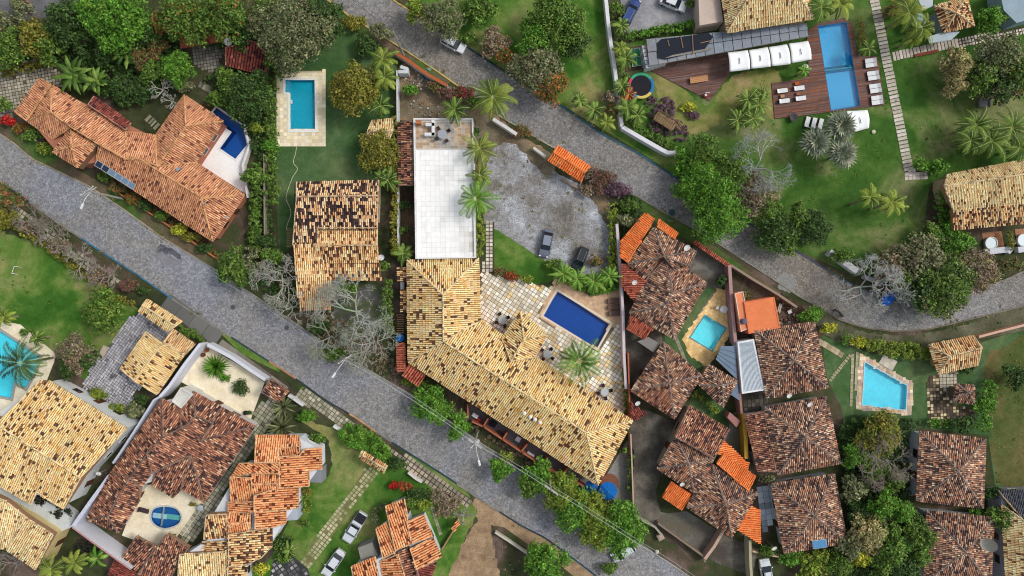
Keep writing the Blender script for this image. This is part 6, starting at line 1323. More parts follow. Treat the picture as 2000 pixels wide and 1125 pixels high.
palm(1775,25,36,6,'lime','big yellow green palm beside the straw hut', n=15)
palm(1800,55,32,5,'lime','yellow green palm under the straw hut eaves', n=14)
palm(1760,10,26,5,'olive','olive palm near the top of the slab walk', n=12)
palm(1783,75,20,4,'lime','small palm on the stone path corner', n=12)
palm(1604,15,30,5,'green','palm beside the cream hotel hall', n=15)
palm(1640,8,30,5,'lime','second palm beside the cream hotel hall', n=15)
palm(1570,138,14,2.5,'bright','small palm beside the lone deck table', n=11)
palm(1695,95,18,3,'green','palm by the row of sun loungers', n=12)
hedge([(1677,35),(1682,70),(1690,105)],1.0,1.2,'olive','rusty hedge beside the pool side channel')
B(1935,38,30,4,'bright','large vivid round bush beside the straw hut', lobes=5)
B(1745,20,22,2.5,'mixed','brownish shrub between palms and slab walk')
# right lower
B(1585,615,26,3,'bright','conifer green shrub at the lane bend')
B(1618,640,16,2,'yellow','yellow shrub at the cottage garden gate')
B(1677,668,18,1.8,'yellow','bright yellow green shrub beside the lane', leaf=.18)
hedge([(1645,660),(1660,665)],1.5,1.4,'bright','green hedge beside the yellow shrub')
patchplants('hedge',[(1690,665),(1740,668),(1800,672),(1812,680),(1815,700),(1780,702),(1720,692),(1695,685)],1.6,'lime','wide leafy hedge between lane and wedge pool', cat='hedge', dens=1.5)
B(1888,718,18,2,'dark','dark shrub between the two garden huts')
B(1925,790,24,2.4,'bright','bright green shrub beside the tiny hut')
hedge([(1935,745),(1928,790),(1920,840)],2.2,2,'bright','bright grassy hedge at the brownish field')
T(1985,735,28,4,'dark','blue green round tree at the picture edge in the field')
B(1880,828,26,2.2,'dark','dark round shrub above the north cottage')
hedge([(1812,825),(1860,828)],1.2,1.2,'bright','clipped hedge beyond the checkered terrace')
hedge([(1765,828),(1795,832)],1.6,1.4,'dark','dark hedge at the foot of the wedge pool lawn')
T(1715,850,48,5,'olive','olive tree on the slope below the wedge pool', cols2='green')
T(1665,890,24,5,'bright','bright green tree against the winged cottage')
bare_tree(1725,895,54,7,'twiggy grey tree between the cottages','#a09488',7)
T(1665,955,28,4.5,'grey','grey green tree beside the skylight cottage')
T(1725,985,30,6,'bright','bright green tree between the lower cottages', dens=1.2)
T(1760,995,28,6,'bright','second bright green tree beside the mesh dish cottage')
T(1695,1040,40,6,'pale','pale olive tree near the lower edge', cols2='grey')
T(1660,1065,30,5,'grey','grey green tree by the skylight cottage corner')
T(1682,1090,22,4,'yellow','yellow green tree near the lower edge')
T(1740,1065,40,6,'green','green tree near the lower edge', cols2='bright')
T(1795,1050,36,6,'green','green tree overlapping the mesh dish cottage')
T(1765,1105,34,5,'dark','dark tree at the lower edge')
T(1640,1105,30,4,'green','green tree below the skylight cottage')
T(1590,1105,40,3,'lime','lime climber at the lower edge', name='climber', cat='climber')
B(1545,1090,26,2.5,'bright','leafy climber along the thin cream wall')
B(1500,1075,18,2.5,'green','green bush beside the bottom orange roof')
T(1955,1010,32,4.5,'green','green tree between the right cottages and slate roof')
T(1985,1040,24,4.5,'bright','bright green tree over the slate roofed house')
B(1940,960,20,3,'dark','dark shrub beside the north cottage corner')
B(1905,1003,14,2.4,'bright','small bright shrub between the two right cottages')
B(1500,935,16,2,'grey','grey green shrub between two square cottages')
hedge([(1355,768),(1380,785),(1402,805)],.9,1.2,'lime','pale yellow green hedge beside the red roof')
B(1410,548,14,2.4,'dark','dark shrub in the corner above the aqua pool')
B(1450,578,16,1.2,'mixed','weeds beside the narrow orange annex', leaf=.14)
B(1252,635,8,1.5,'dark','dark bush in the light well') if 0 else None
print('plants', len(sc.objects))
# ---------------------------------------------------------------- vehicles
def car(label, px, py, heading, color, kind='sedan', cat='car', name='parked_car', L=4.3, Wd=1.75, roofc=None, group=None, glass='#141c26'):
    """heading: direction of the nose in degrees, 0 = picture right, 90 = picture up"""
    p = W(px, py, .7); root = thing(name, label, cat, (p.x, p.y, .035), R(heading), group); h = Wd / 2; bc = C(color)
    if kind == 'pickup': top = [(-L/2, .42, .95), (-L/2 + .1, .5, 1.0), (-.35, .5, 1.0), (.2, .5, 1.02), (1.25, .5, 1.02), (L/2 - .3, .45, .95), (L/2, .5, .7)]; cab = (-.55, 1.35, -.25, .75, 1.68)
    elif kind == 'hatch': top = [(-L/2, .45, .8), (-L/2 + .12, .4, 1.0), (-1.0, .35, 1.0), (.6, .35, .98), (1.0, .35, .95), (L/2 - .35, .4, .85), (L/2, .5, .6)]; cab = (-L/2 + .15, 1.1, -L/2 + .45, .35, 1.5)
    else: top = [(-L/2, .5, .75), (-L/2 + .15, .4, .97), (-1.2, .35, .98), (.6, .35, .96), (1.0, .35, .93), (L/2 - .35, .4, .82), (L/2, .5, .58)]; cab = (-1.75, 1.1, -1.15, .35, 1.42)
    g = G(); vs = []
    for i, (x, zb, zt) in enumerate(top):
        t = abs(x) / (L / 2); w = h * (1 - .16 * max(0, t - .72) / .28 * 1.0); vs += [(x, -w * .96, zb * .55), (x, -w, zb + .18), (x, -w * .9, zt), (x, 0, zt + .04), (x, w * .9, zt), (x, w, zb + .18), (x, w * .96, zb * .55)]
    n = 7; fs = []
    for i in range(len(top) - 1):
        for j in range(n): k = (j + 1) % n; fs.append((i * n + j, i * n + k, (i + 1) * n + k, (i + 1) * n + j))
    fs += [tuple(range(n - 1, -1, -1)), tuple(range((len(top) - 1) * n, len(top) * n))]; fs = [f[::-1] for f in fs]; g.add(vs, fs, bc)
    body = g.obj('body', SHINY, root, smooth=False, bevel=.05)
    b0, b1, t0, t1, zt = cab; zb = .96 if kind != 'pickup' else 1.0; wb_, wt = h * .86, h * .68
    bt = [(b0, -wb_, zb), (b1, -wb_, zb), (b1, wb_, zb), (b0, wb_, zb)]; tp = [(t0, -wt, zt), (t1, -wt, zt), (t1, wt, zt), (t0, wt, zt)]
    g = G(); vs = bt + tp; g.add(vs, [(0, 1, 5, 4), (2, 3, 7, 6), (4, 5, 6, 7)], bc); g.obj('cabin', SHINY, root)
    def quad(nm, q, m=GLASS, off=.012, k=.9):
        c = sum((Vector(v) for v in q), Vector()) / 4; nr = (Vector(q[1]) - Vector(q[0])).cross(Vector(q[2]) - Vector(q[0])).normalized()
        if nr.dot(c - Vector((0, 0, .6))) < 0: nr = -nr
        g = G(); vs = [c + (Vector(v) - c) * k + nr * off for v in q] + [c + (Vector(v) - c) * k - nr * .02 for v in q]
        g.add(vs, [(0, 1, 2, 3), (0, 4, 5, 1), (1, 5, 6, 2), (2, 6, 7, 3), (3, 7, 4, 0)], C(glass)); return g.obj(nm, m, root)
    quad('windscreen', [bt[1], bt[2], tp[2], tp[1]]); quad('rear_window', [bt[3], bt[0], tp[0], tp[3]])
    for sgn, (a, b, c, d) in ((-1, (bt[0], bt[1], tp[1], tp[0])), (1, (bt[3], bt[2], tp[2], tp[3]))):
        A, B_, C_, D_ = [Vector(v) for v in (a, b, c, d)]; m0, m1 = A.lerp(B_, .48), D_.lerp(C_, .48); quad('side_window', [A, m0, m1, D_], k=.86); quad('side_window', [m0, B_, C_, m1], k=.86)
    g = G(); g.box(((t0 + t1) / 2, 0, zt + .015), (t1 - t0 + .02, wt * 1.96, .05), 0, C(roofc or color)); g.obj('roof', SHINY, root, bevel=.03)
    if kind == 'pickup':
        g = G(); g.box((-L/2 + .85, 0, 1.03), (1.45, Wd * .84, .07), 0, C('#2c2e36')); g.obj('bed_cover', COL, root, bevel=.02)
        g = G(); g.tube((-.52, -h * .8, 1.25), (-.52, h * .8, 1.25), .035, n=6, col=C('#c0c4c8')); g.obj('roll_bar', COL, root)
    for x in (-L * .3, L * .3):
        for s in (-1, 1):
            g = G(); g.tube((0, -.1, 0), (0, .1, 0), .31, n=16, col=C('#1c1c1e')); w_ = g.obj('wheel', COL, root); w_.location = (x, s * (h - .1), .29); G().tube((0, s * .09, 0), (0, s * .115, 0), .19, n=12, col=C('#a0a4a8')).obj('rim', COL, w_)
    for s in (-1, 1):
        g = G(); g.box((0, 0, 0), (.22, .32, .12), 0, C('#e8ecf0')); o = g.obj('headlight', SHINY, root, bevel=.03); o.location = (L / 2 - .13, s * h * .66, .68)
        g = G(); g.box((0, 0, 0), (.14, .26, .14), 0, C('#a01818')); o = g.obj('tail_light', SHINY, root); o.location = (-L / 2 + .07, s * h * .7, .78)
        g = G(); g.box((0, 0, 0), (.16, .2, .12), 0, bc); o = g.obj('wing_mirror', SHINY, root, bevel=.03); o.location = (b1 - .35, s * (h + .04), 1.0)
    if kind == 'hatch':
        g = G(); 
        for s in (-1, 1): g.tube((t0 + .1, s * wt * .8, zt + .09), (t1 - .05, s * wt * .8, zt + .09), .025, n=5, col=C('#9ca0a4'))
        g.obj('roof_rail', COL, root)
    return root
car('white hatchback parked nose down under the grey green tree', 885, 85, -28, '#e4e8ee', 'hatch', L=4.0)
car('blue grey saloon parked in the gravel car park', 1067, 475, -102, '#6c7686', 'sedan', L=4.4, roofc='#8a94a4')
car('dark car half hidden by planting in the gravel car park', 1133, 506, -112, '#2c3238', 'hatch', L=3.9)
car('deep blue pickup style car in the grey parking bay', 1231, 24, 62, '#1f3f80', 'hatch', L=4.6, roofc='#26488c')
car('white saloon at the upper edge of the parking bay', 1315, 6, -22, '#e4e6ea', 'sedan')
car('white pickup truck with a dark covered bed on the lawn', 693, 1030, -122, '#dfe5ee', 'pickup', cat='pickup truck', name='pickup_truck', L=5.2, Wd=1.85)
car('white estate car with a dark rear window on the lawn', 651, 1100, -125, '#e2e6ee', 'sedan', L=4.7, glass='#1a2230')
car('white car peeking out under the last street tree', 1217, 1078, -148, '#d8e4e4', 'hatch', L=3.9)
car('white car with a ladder rack at the lower edge', 1497, 1118, 100, '#dce4ea', 'hatch', L=4.2)
# motorcycle
p = W(1636, 611); m_ = thing('motorcycle', 'dark motorcycle parked at the lane bend', 'motorcycle', (p.x, p.y, .035), R(-40))
for x in (-.62, .62):
    g = G(); g.tube((0, -.06, 0), (0, .06, 0), .31, n=14, col=C('#1c1c1e')); w_ = g.obj('wheel', COL, m_); w_.location = (x, 0, .31)
g = G(); g.box((.12, 0, .82), (.5, .3, .26), 0, C('#33343c')); g.obj('fuel_tank', SHINY, m_, bevel=.06)
g = G(); g.box((-.36, 0, .82), (.66, .28, .12), 0, C('#202024')); g.obj('seat', COL, m_, bevel=.04)
g = G(); g.box((0, 0, .48), (.5, .26, .36), 0, C('#55585c')); g.tube((.62, 0, .31), (.38, 0, .98), .04, n=6, col=C('#808488')); g.tube((-.62, 0, .31), (0, 0, .5), .04, n=6, col=C('#808488')); g.obj('frame', COL, m_)
g = G(); g.tube((.38, -.36, 1.02), (.38, .36, 1.02), .025, n=6, col=C('#808488')); g.obj('handlebar', COL, m_)
# ---------------------------------------------------------------- poles, lamps, wires
def pole(label, tx, ty, h=9.5, cross=None, lamp=None, trans=False):
    t = W(tx, ty, h); root = thing('utility_pole', label, 'utility pole', (t.x, t.y, 0)); pc = C('#a8a6a0')
    G().tube((0, 0, 0), (0, 0, h), .17, .1, 9, pc).obj('pole', COL, root)
    if cross is not None:
        for dz in (0, -.7):
            g = G(); a = R(cross); d = Vector((math.cos(a), math.sin(a), 0)) * 1.1; g.tube(-d + Vector((0, 0, h - .3 + dz)), d + Vector((0, 0, h - .3 + dz)), .07, n=5, col=C('#c0bfb8')); g.obj('crossarm', COL, root)
        for f in (-1, -.35, .35, 1):
            g = G(); q = Vector((math.cos(a), math.sin(a), 0)) * f * 1.05; g.lathe((q.x, q.y, h - .25), [(.05, 0), (.09, .05), (.05, .12), (.09, .17), (.02, .26)], 8, C('#d8d8d8')); g.obj('insulator', COL, root)
    if lamp:
        e = W(lamp[0], lamp[1], h - .6) - root.location; s = Vector((0, 0, h - 1.2)); m1 = s.lerp(e, .5) + Vector((0, 0, .35)); g = G(); g.path([s, m1, e], .05, 6, C('#d4d8dc')); g.obj('lamp_arm', COL, root)
        d = (e - m1); g = G(); g.box((0, 0, 0), (.85, .32, .16), math.atan2(d.y, d.x), C('#dfe2e6')); o = g.obj('lamp_head', COL, root, bevel=.05); o.location = e
    if trans:
        g = G(); g.lathe((.35, .1, h - 1.9), [(0, 0), (.28, 0), (.28, .8), (.2, .95), (0, .95)], 12, C('#c8ccd0')); g.obj('transformer', COL, root)
        for a_ in range(5):
            g = G(); g.tube((0, 0, h - .4), (math.cos(a_ * 1.3) * .7, math.sin(a_ * 1.3) * .7, h - .1), .04, n=5, col=C('#e8eaec')); g.obj('insulator', COL, root)
    return root
pole('utility pole with long crossarms beside the football lawn street', 168, 372, 9.5, 35, (160, 403))
pole('slim street lamp pole beside the leafless trees', 672, 702, 9.5, 35, (652, 733))
pole('pole with a white transformer and lamp above the street', 927, 868, 9.5, -35, (936, 904), True)
pole('pole standing among the long row of street trees', 1077, 959, 9.5, -35)
pole('leaning looking white pole beside the upper lane', 768, 62, 10, None, None)
def cable(label, pts, h, r=.035, col='#c4c8cc', sag=.5):
    g = G()
    for (a, b) in zip(pts[:-1], pts[1:]):
        A, B_ = W(*a, h), W(*b, h); q = [A.lerp(B_, t / 8) - Vector((0, 0, sag * 4 * (t / 8) * (1 - t / 8))) for t in range(9)]; g.path(q, r, 4, C(col))
    o = g.obj('power_cable', COL); tag(o, label, 'cable')
cable('thin power cable along the kerb from the crossarm pole', [(168,372),(405,530),(672,702)], 9.2, .025, '#a8acb0')
cable('bright twin power cable above the street, outer line', [(672,702),(800,778),(927,866),(1077,957),(1250,1065),(1360,1135)], 9.3, .036, '#b8bcc0')
cable('bright twin power cable above the street, inner line', [(676,697),(804,773),(930,861),(1081,952),(1254,1060),(1364,1130)], 9.3, .03, '#a8acb0')
cable('dark cable hanging above the upper lane', [(640,-40),(700,8),(768,62)], 9.6, .03, '#4c4c50')
# ---------------------------------------------------------------- furniture
def dish(label, px, py, z, r=.45, tilt=(.5, .3), col='#e4e4e2', name='satellite_dish', mast=None):
    p = W(px, py, z); root = thing(name, label, 'satellite dish', (p.x, p.y, z - (mast or .5))); mh = mast or .5
    G().tube((0, 0, 0), (0, 0, mh), .04, n=6, col=C('#9c9c9c')).obj('mast', COL, root)
    g = G(); g.lathe((0, 0, 0), [(0.01, 0), (r * .5, .05 * r), (r * .85, .2 * r), (r, .32 * r)], 18, C(col)); o = g.obj('reflector', COL, root, smooth=True); o.location = (0, 0, mh); o.rotation_euler = (tilt[0], tilt[1], 0)
    g = G(); g.tube((0, -r * .9, .2 * r), (0, 0, r * .9), .02, n=4, col=C('#88888c')); g.box((0, 0, r * .92), (.1, .1, .12), 0, C('#9c9ca0')); o2 = g.obj('feed_arm', COL, root); o2.location = (0, 0, mh); o2.rotation_euler = (tilt[0], tilt[1], 0)
    return root
dish('round white dish beside the small pavilion', 446, 82, 3.4, .6, (.1, .1), mast=3.4)
dish('white dish behind the mottled house', 744, 502, 3.2, .5, mast=3.2)
dish('white dish on the brown roof by the lane', 1341, 483, 4.6, .5)
dish('white dish on the dull red side roof', 1239, 551, 4.3, .42)
dish('white dish where the pyramid roof meets the red corner roof', 1245, 787, 4.4, .42)
dish('white dish with a red mark on the red and brown house', 1332, 945, 4.6, .4)
dish('white dish on the edge of the first square cottage', 1541, 772, 3.9, .45)
dish('white dish on the edge of the winged square cottage', 1581, 789, 3.9, .45)
dish('small white dish in the yard by the tall pale wall', 193, 924, 3.0, .38, mast=3)
dish('big oval mesh dish on the lowest cottage', 1932, 1062, 4.9, 1.15, (.3, -.7), '#b8b4a8')
dish('white dish by the yard of the last brown house', 1512, 1070, 3.0, .42, mast=3)
def table(label, px, py, z=0, r=.55, col='#c8d0d4', chairs=4, ccol='#3c3030', a0=.4, cl='dark wicker chair'):
    p = W(px, py, z + .75); t = thing('round_table', label, 'table', (p.x, p.y, z)); G().lathe((0, 0, 0), [(0.01, .70), (r, .70), (r, .74), (0.01, .75)], 20, C(col)).obj('table_top', COL, t); G().tube((0, 0, 0), (0, 0, .7), .06, n=8, col=C('#808080')).obj('leg', COL, t)
    for i in range(chairs):
        a = a0 + i * 2 * math.pi / max(4, chairs); c = thing('chair', f'{cl} ' + ['facing the hedge side', 'on the lane side', 'on the pool side', 'on the street side'][i] + ' of the ' + label, 'chair', (p.x + math.cos(a) * (r + .38), p.y + math.sin(a) * (r + .38), z), a, 'chairs round the round tables')
        G().box((0, 0, .43), (.5, .5, .07), 0, C(ccol)).obj('seat', COL, c, bevel=.02); G().box((.24, 0, .68), (.06, .48, .46), 0, C(ccol)).obj('backrest', COL, c, bevel=.02)
        for sx, sy in ((-.2, -.2), (.2, -.2), (-.2, .2), (.2, .2)): G().tube((sx, sy, 0), (sx, sy, .42), .025, n=5, col=C(ccol)).obj('leg', COL, c)
    return t
table('glass table at the inner roof corner', 981, 625, .06, .62)
table('glass table beside the small roof wing', 1069, 692, .06, .62, a0=.9)
table('glass table near the patio end', 1181, 766, .06, .62, a0=.2)
table('grey rooftop table on the terrace', 864, 262, 3.66, .7, '#a8acb4', a0=.6, ccol='#453a38')
table('white plastic table beside the aqua pool', 1414, 604, .07, .58, '#f0f0ee', 1, '#f0f0f0', a0=2.9, cl='white chair')
table('lone white deck table beside the small palm', 1573, 131, .11, .5, '#eceef0', 0)
def lounger(wood='#5c3c30', cush='#eceef0', L=1.75, Wd=.75):
    t = bpy.data.objects.new('sun_lounger', None); sc.collection.objects.link(t)
    g = G(); g.box((0, 0, .26), (L, Wd, .06), 0, C(wood)); g.obj('frame', COL, t)
    for sx in (-.8, .8):
        for sy in (-.28, .28): G().box((sx * L / 2, sy, .13), (.07, .07, .26), 0, C(wood)).obj('leg', COL, t)
    G().box((.2, 0, .33), (L * .72, Wd * .9, .1), 0, C(cush)).obj('mattress', COL, t, bevel=.03); g = G(); g.box((-L * .37, 0, .42), (L * .28, Wd * .9, .1), 0, C(cush), ry=R(28)); g.obj('headrest', COL, t, bevel=.03); return t
def place(o, px, py, z, deg, label, cat='lounger', group=None, first=False):
    r = o if first else copy_tree(o); p = W(px, py, z + .35); r.location = (p.x, p.y, z); r.rotation_euler = (0, 0, R(deg)); tag(r, label, cat, group); return r
lo = lounger(); GL = 'white sun loungers on the dark deck'
place(lo, 1528,177,.115,8,'white lounger nearest the dry grass corner of the deck',group=GL,first=True)
place(lo, 1561,172,.115,8,'white lounger next to the orange side table',group=GL)
place(lo, 1532,197,.115,8,'white lounger below the one at the dry grass corner',group=GL)
place(lo, 1564,192,.115,8,'white lounger closest to the shallow end of the hotel pool',group=GL)
GR_ = 'white loungers along the far side of the hotel pool'
for x, y, l in ((1700,118,'topmost lounger of the far row, under the palm'),(1701,127,'second lounger of the far row, also under the palm'),(1704,143,'upper lounger of the middle pair in the far row'),(1706,152,'lower lounger of the middle pair in the far row'),(1708,168,'upper lounger of the third pair in the far row'),(1710,177,'lower lounger of the third pair in the far row'),(1712,191,'last but one lounger at the deck end of the far row'),(1713,200,'last lounger of the far row at the deck corner')): place(lo, x, y, .115, 188, l, group=GR_)
GB = 'white loungers on the grass'
for x, l in ((1577,'white lounger on the grass furthest from the canopy'),(1590,'middle white lounger of the three on the grass'),(1603,'white lounger on the grass nearest the canopy')): place(lo, x, 238 + (x - 1577) * .15, .02, 75, l, group=GB)
lb = lounger('#4a3830', '#6c5850', 1.9, .8)
for i, (y, l) in enumerate(((588,'dark brown lounger nearest the car park hedge'),(600,'dark brown lounger in the middle of the tan deck row'),(612,'dark brown lounger nearest the royal blue pool'))): place(lb, 1198 + i, y, .07, 5, l, group='brown loungers on the tan deck', first=i == 0)
def sidetable(px, py, c, l):
    p = W(px, py, .4); t = thing('side_table', l, 'table', (p.x, p.y, .115), R(8)); G().box((0, 0, .36), (.62, .5, .05), 0, C(c)).obj('table_top', COL, t)
    for sx, sy in ((-.25, -.18), (.25, -.18), (-.25, .18), (.25, .18)): G().box((sx, sy, .17), (.06, .06, .33), 0, C(c)).obj('leg', COL, t)
sidetable(1528,188,'#b8906c','pale wooden side table between two loungers near the grass'); sidetable(1559,183,'#9c6850','brown wooden side table between the two poolward loungers'); sidetable(1556,163,'#c06030','orange wooden side table above the poolward loungers')
# bench on the deck, cream bench on lawn
p = W(1365,155,.5); t = thing('bench', 'long light wood bench alone on the dark deck', 'bench', (p.x, p.y, .115), R(9))
for i in range(4): G().box((0, -.36 + .24 * i, .45), (2.8, .21, .06), 0, jit(C('#c89468'), .9, 1.1)).obj('slat', COL, t)
for s in (-1, 1): G().box((s * 1.2, 0, .21), (.1, .85, .42), 0, C('#9c6c48')).obj('leg', COL, t)
p = W(202,686,.4); t = thing('bench', 'pale slab bench beside the block driveway', 'bench', (p.x, p.y, 0), R(62)); G().box((0, 0, .42), (1.7, .85, .1), 0, C('#c8b8a4')).obj('seat', COL, t)
for s in (-1, 1): G().box((s * .6, 0, .18), (.2, .7, .36), 0, C('#a89c8c')).obj('leg', COL, t)
p = W(1808,97,.4); t = thing('bench', 'red brown plank bench along the slab walk branch', 'bench', (p.x + .2, p.y - .5, 0), R(12))
for i in range(3): G().box((0, -.16 + .16 * i, .3), (3.8, .14, .06), 0, C('#8c4c38')).obj('slat', COL, t)
for s in (-1, 0, 1): G().box((s * 1.6, 0, .13), (.1, .4, .26), 0, C('#6c3c2c')).obj('leg', COL, t)
# white tents (four) and canopy
GT = 'white fabric canopies beside the dark deck'
def canopy(label, c, h=2.6, group=None, dip=.12):
    P = WP(c, h); ctr = sum(P, Vector()) / 4; root = thing('canopy', label, 'canopy', (ctr.x, ctr.y, 0), group=group); L_ = [p - Vector((ctr.x, ctr.y, 0)) for p in P]; n = 8; g = G(); vs = []
    for i in range(n + 1):
        for j in range(n + 1):
            u, v = i / n, j / n; q = L_[0].lerp(L_[1], u).lerp(L_[3].lerp(L_[2], u), v); z = .35 * math.sin(math.pi * v) * 1.0 - dip * math.sin(math.pi * u) + random.uniform(-.03, .03); q.z += z; vs.append(q)
    g.add(vs, [(i * (n + 1) + j, (i + 1) * (n + 1) + j, (i + 1) * (n + 1) + j + 1, i * (n + 1) + j + 1) for i in range(n) for j in range(n)], C('#f4f6f8', .95))
    o = g.obj('fabric', mat('canvas', None, attr=True, rough=.9, fine=2, fine_amt=.03), root, smooth=True); sol = o.modifiers.new('s', 'SOLIDIFY'); sol.thickness = .03
    for q in L_: G().tube((q.x * .96, q.y * .96, 0), (q.x * .96, q.y * .96, h + .05), .05, n=6, col=C('#8c7460')).obj('post', COL, root)
    a, b = L_[0].lerp(L_[1], .5), L_[3].lerp(L_[2], .5); a = a.lerp(b, .38); b = a.lerp(b, .5); G().tube(a + Vector((0, 0, .36)), b + Vector((0, 0, .38)), .05, n=5, col=C('#5c5c60')).obj('ridge_pole', COL, root); return root
canopy('white canopy nearest the lone bench', [(1421,102),(1460,98),(1465,135),(1425,140)], group=GT)
canopy('white canopy second from the lone bench', [(1462,98),(1499,92),(1505,130),(1467,134)], group=GT)
canopy('white canopy second from the hotel pool', [(1501,92),(1537,86),(1544,125),(1507,129)], group=GT)
canopy('white canopy nearest the hotel pool', [(1540,85),(1578,80),(1585,116),(1546,123)], group=GT)
canopy('square white canopy beside the silvery fan palms', [(1652,217),(1694,215),(1697,250),(1668,258)], 2.5)
# glass and sheet awning of the bar with torn black shade cloth
P = W(1420, 90); aw = thing('bar_awning', 'long grey panelled bar awning with a torn black shade cloth', 'awning', (P.x, P.y, 0)); zt = 3.0
tl, tr, br, bl = [W(x, y, zt) - Vector((P.x, P.y, 0)) for x, y in ((1262,77),(1576,46),(1580,70),(1268,128))]
tr2 = tr
for i in range(17):
    for k in range(2):
        u0, u1 = i / 17 + .002, (i + 1) / 17 - .002; v0, v1 = (0, .48) if k == 0 else (.5, 1)
        q = [tl.lerp(tr, u0).lerp(bl.lerp(br, u0), v0), tl.lerp(tr, u1).lerp(bl.lerp(br, u1), v0), tl.lerp(tr, u1).lerp(bl.lerp(br, u1), v1), tl.lerp(tr, u0).lerp(bl.lerp(br, u0), v1)]
        g = G(); sag = .12 if k else 0; g.prism([(p.x, p.y) for p in q], zt - sag, zt - sag + .04, jit(C('#7f8896' if i > 4 else '#8c9098'), .85, 1.12)); g.obj('panel', mat('aged_sheet', None, attr=True, rough=.35, fine=2, fine_amt=.12, mid=1.5, spec=.4), aw)
g = G()
for u in (0, .18, .36, .54, .72, .9, 1): 
    for e in (tl.lerp(tr, u), bl.lerp(br, u)): g.tube((e.x, e.y, 0), (e.x, e.y, zt - .15), .06, n=6, col=C('#5c5450'))
g.tube(tl - Vector((0, 0, .1)), tr - Vector((0, 0, .1)), .07, n=5, col=C('#a8a098')); g.tube(bl - Vector((0, 0, .2)), br - Vector((0, 0, .2)), .07, n=5, col=C('#8c8880')); g.obj('post', COL, aw)
q = [W(x, y, zt + .12) - Vector((P.x, P.y, 0)) for x, y in ((1283,84),(1292,76),(1320,73),(1350,69),(1383,63),(1393,72),(1386,82),(1375,98),(1340,106),(1300,116),(1285,113),(1284,98))]
g = G(); g.prism([(p.x, p.y) for p in q], zt + .06, zt + .1, C('#252a36'), bottom=True); g.obj('shade_cloth', COL, aw)
for x0, y0, x1, y1 in ((1329,70,1334,94),(1352,67,1354,106),(1368,84,1390,79),(1304,78,1307,90)):
    a, b = W(x0, y0, zt + .16) - Vector((P.x, P.y, 0)), W(x1, y1, zt + .16) - Vector((P.x, P.y, 0)); G().tube(a, b, .07, n=5, col=C('#a08068')).obj('batten', COL, aw)
for i in range(5):
    a, b = W(1300 + i * 3, 113 - i * 1.2, zt + .1) - Vector((P.x, P.y, 0)), W(1385 + i * 2, 98 - i * 1.3, zt + .1) - Vector((P.x, P.y, 0)); G().tube(a, b, .035, n=4, col=C('#98948c')).obj('batten', COL, aw)
g = G()
for k in range(6):
    a = W(1257 + k * 1.6, 92 + k * 7.5, 2.4) - Vector((P.x, P.y, 0)); g.box((a.x, a.y, 1.3), (.5, .5, 2.4), .2, C('#dfe3e8' if k % 2 else '#b8bec6'))
for k in range(5):
    a = W(1272 + k * 7, 129 - k * 2.2, 2.0) - Vector((P.x, P.y, 0)); g.box((a.x, a.y, 1.1), (.42, .35, 2.1), .1, C('#e4e8ec'))
g.obj('screen_wall', COL, aw)
# trampoline
p = W(1252, 167, .9); t = thing('trampoline', 'round trampoline with a multicoloured rim', 'trampoline', (p.x, p.y, 0)); G().lathe((0, 0, 0), [(.01, .8), (1.6, .82)], 32, C('#26262e')).obj('mat', COL, t)
cs = ['#2f80c0', '#e8cc70', '#d04c68', '#48b088', '#e8cc70', '#d04c68', '#40b080', '#2f80c0', '#3c9ac8', '#48b088']
for i in range(10):
    a = 2 * math.pi * i / 10; G().lathe((0, 0, 0), [(1.6, .84), (1.68, .9), (1.98, .9), (2.04, .82)], 5, C(cs[(i * 3) % 10]), a0=a, a1=a + 2 * math.pi / 10).obj('pad', COL, t)
for i in range(6): a = i * math.pi / 3; G().tube((1.95 * math.cos(a), 1.95 * math.sin(a), 0), (1.95 * math.cos(a), 1.95 * math.sin(a), .84), .04, n=6, col=C('#909498')).obj('leg', COL, t)
# table tennis
p = W(1242, 112, .76); t = thing('table_tennis_table', 'green table tennis table with white lines under a palm', 'table tennis table', (p.x, p.y, .05), R(-80))
G().box((0, 0, .74), (2.74, 1.52, .04), 0, C('#3c8c64')).obj('table_top', COL, t)
g = G(); 
for s in (-1, 1): g.box((0, s * .74, .765), (2.74, .05, .012), 0, C('#e8ecec')); g.box((s * 1.345, 0, .765), (.05, 1.42, .012), 0, C('#e8ecec'))
g.box((0, 0, .765), (2.6, .03, .012), 0, C('#e8ecec')); g.obj('line', COL, t); G().box((0, 0, .84), (.03, 1.7, .15), 0, C('#d0d4d4')).obj('net', COL, t)
for sx in (-1, 1):
    for sy in (-.55, .55): G().box((sx, sy, .36), (.06, .06, .72), 0, C('#40464c')).obj('leg', COL, t)
# playground
p = W(1298, 238, .8); t = thing('wooden_playground', 'weathered wooden climbing frame with a ladder over purple plants', 'playground', (p.x, p.y, 0), R(-32)); wc_ = C('#8c7454')
for i in range(9): G().box((-1.6 + i * .4, 0, 1.25), (.34, 1.5, .06), 0, jit(wc_, .8, 1.15)).obj('plank', COL, t)
for sx in (-1.7, 0, 1.7):
    for sy in (-.75, .75): G().tube((sx, sy, 0), (sx, sy, 2.0), .07, n=7, col=wc_).obj('post', COL, t)
for sy in (-.75, .75): G().tube((-1.7, sy, 2.0), (1.7, sy, 2.0), .06, n=6, col=wc_).obj('rail', COL, t)
for i in range(5): G().tube((1.9 + i * .28, .3, 1.2 - i * .24), (1.9 + i * .28, 1.1, 1.2 - i * .24), .04, n=5, col=C('#c0a070')).obj('rung', COL, t)
for sy in (.3, 1.1): G().tube((1.75, sy, 1.35), (3.2, sy, .05), .045, n=5, col=C('#c0a070')).obj('stringer', COL, t)
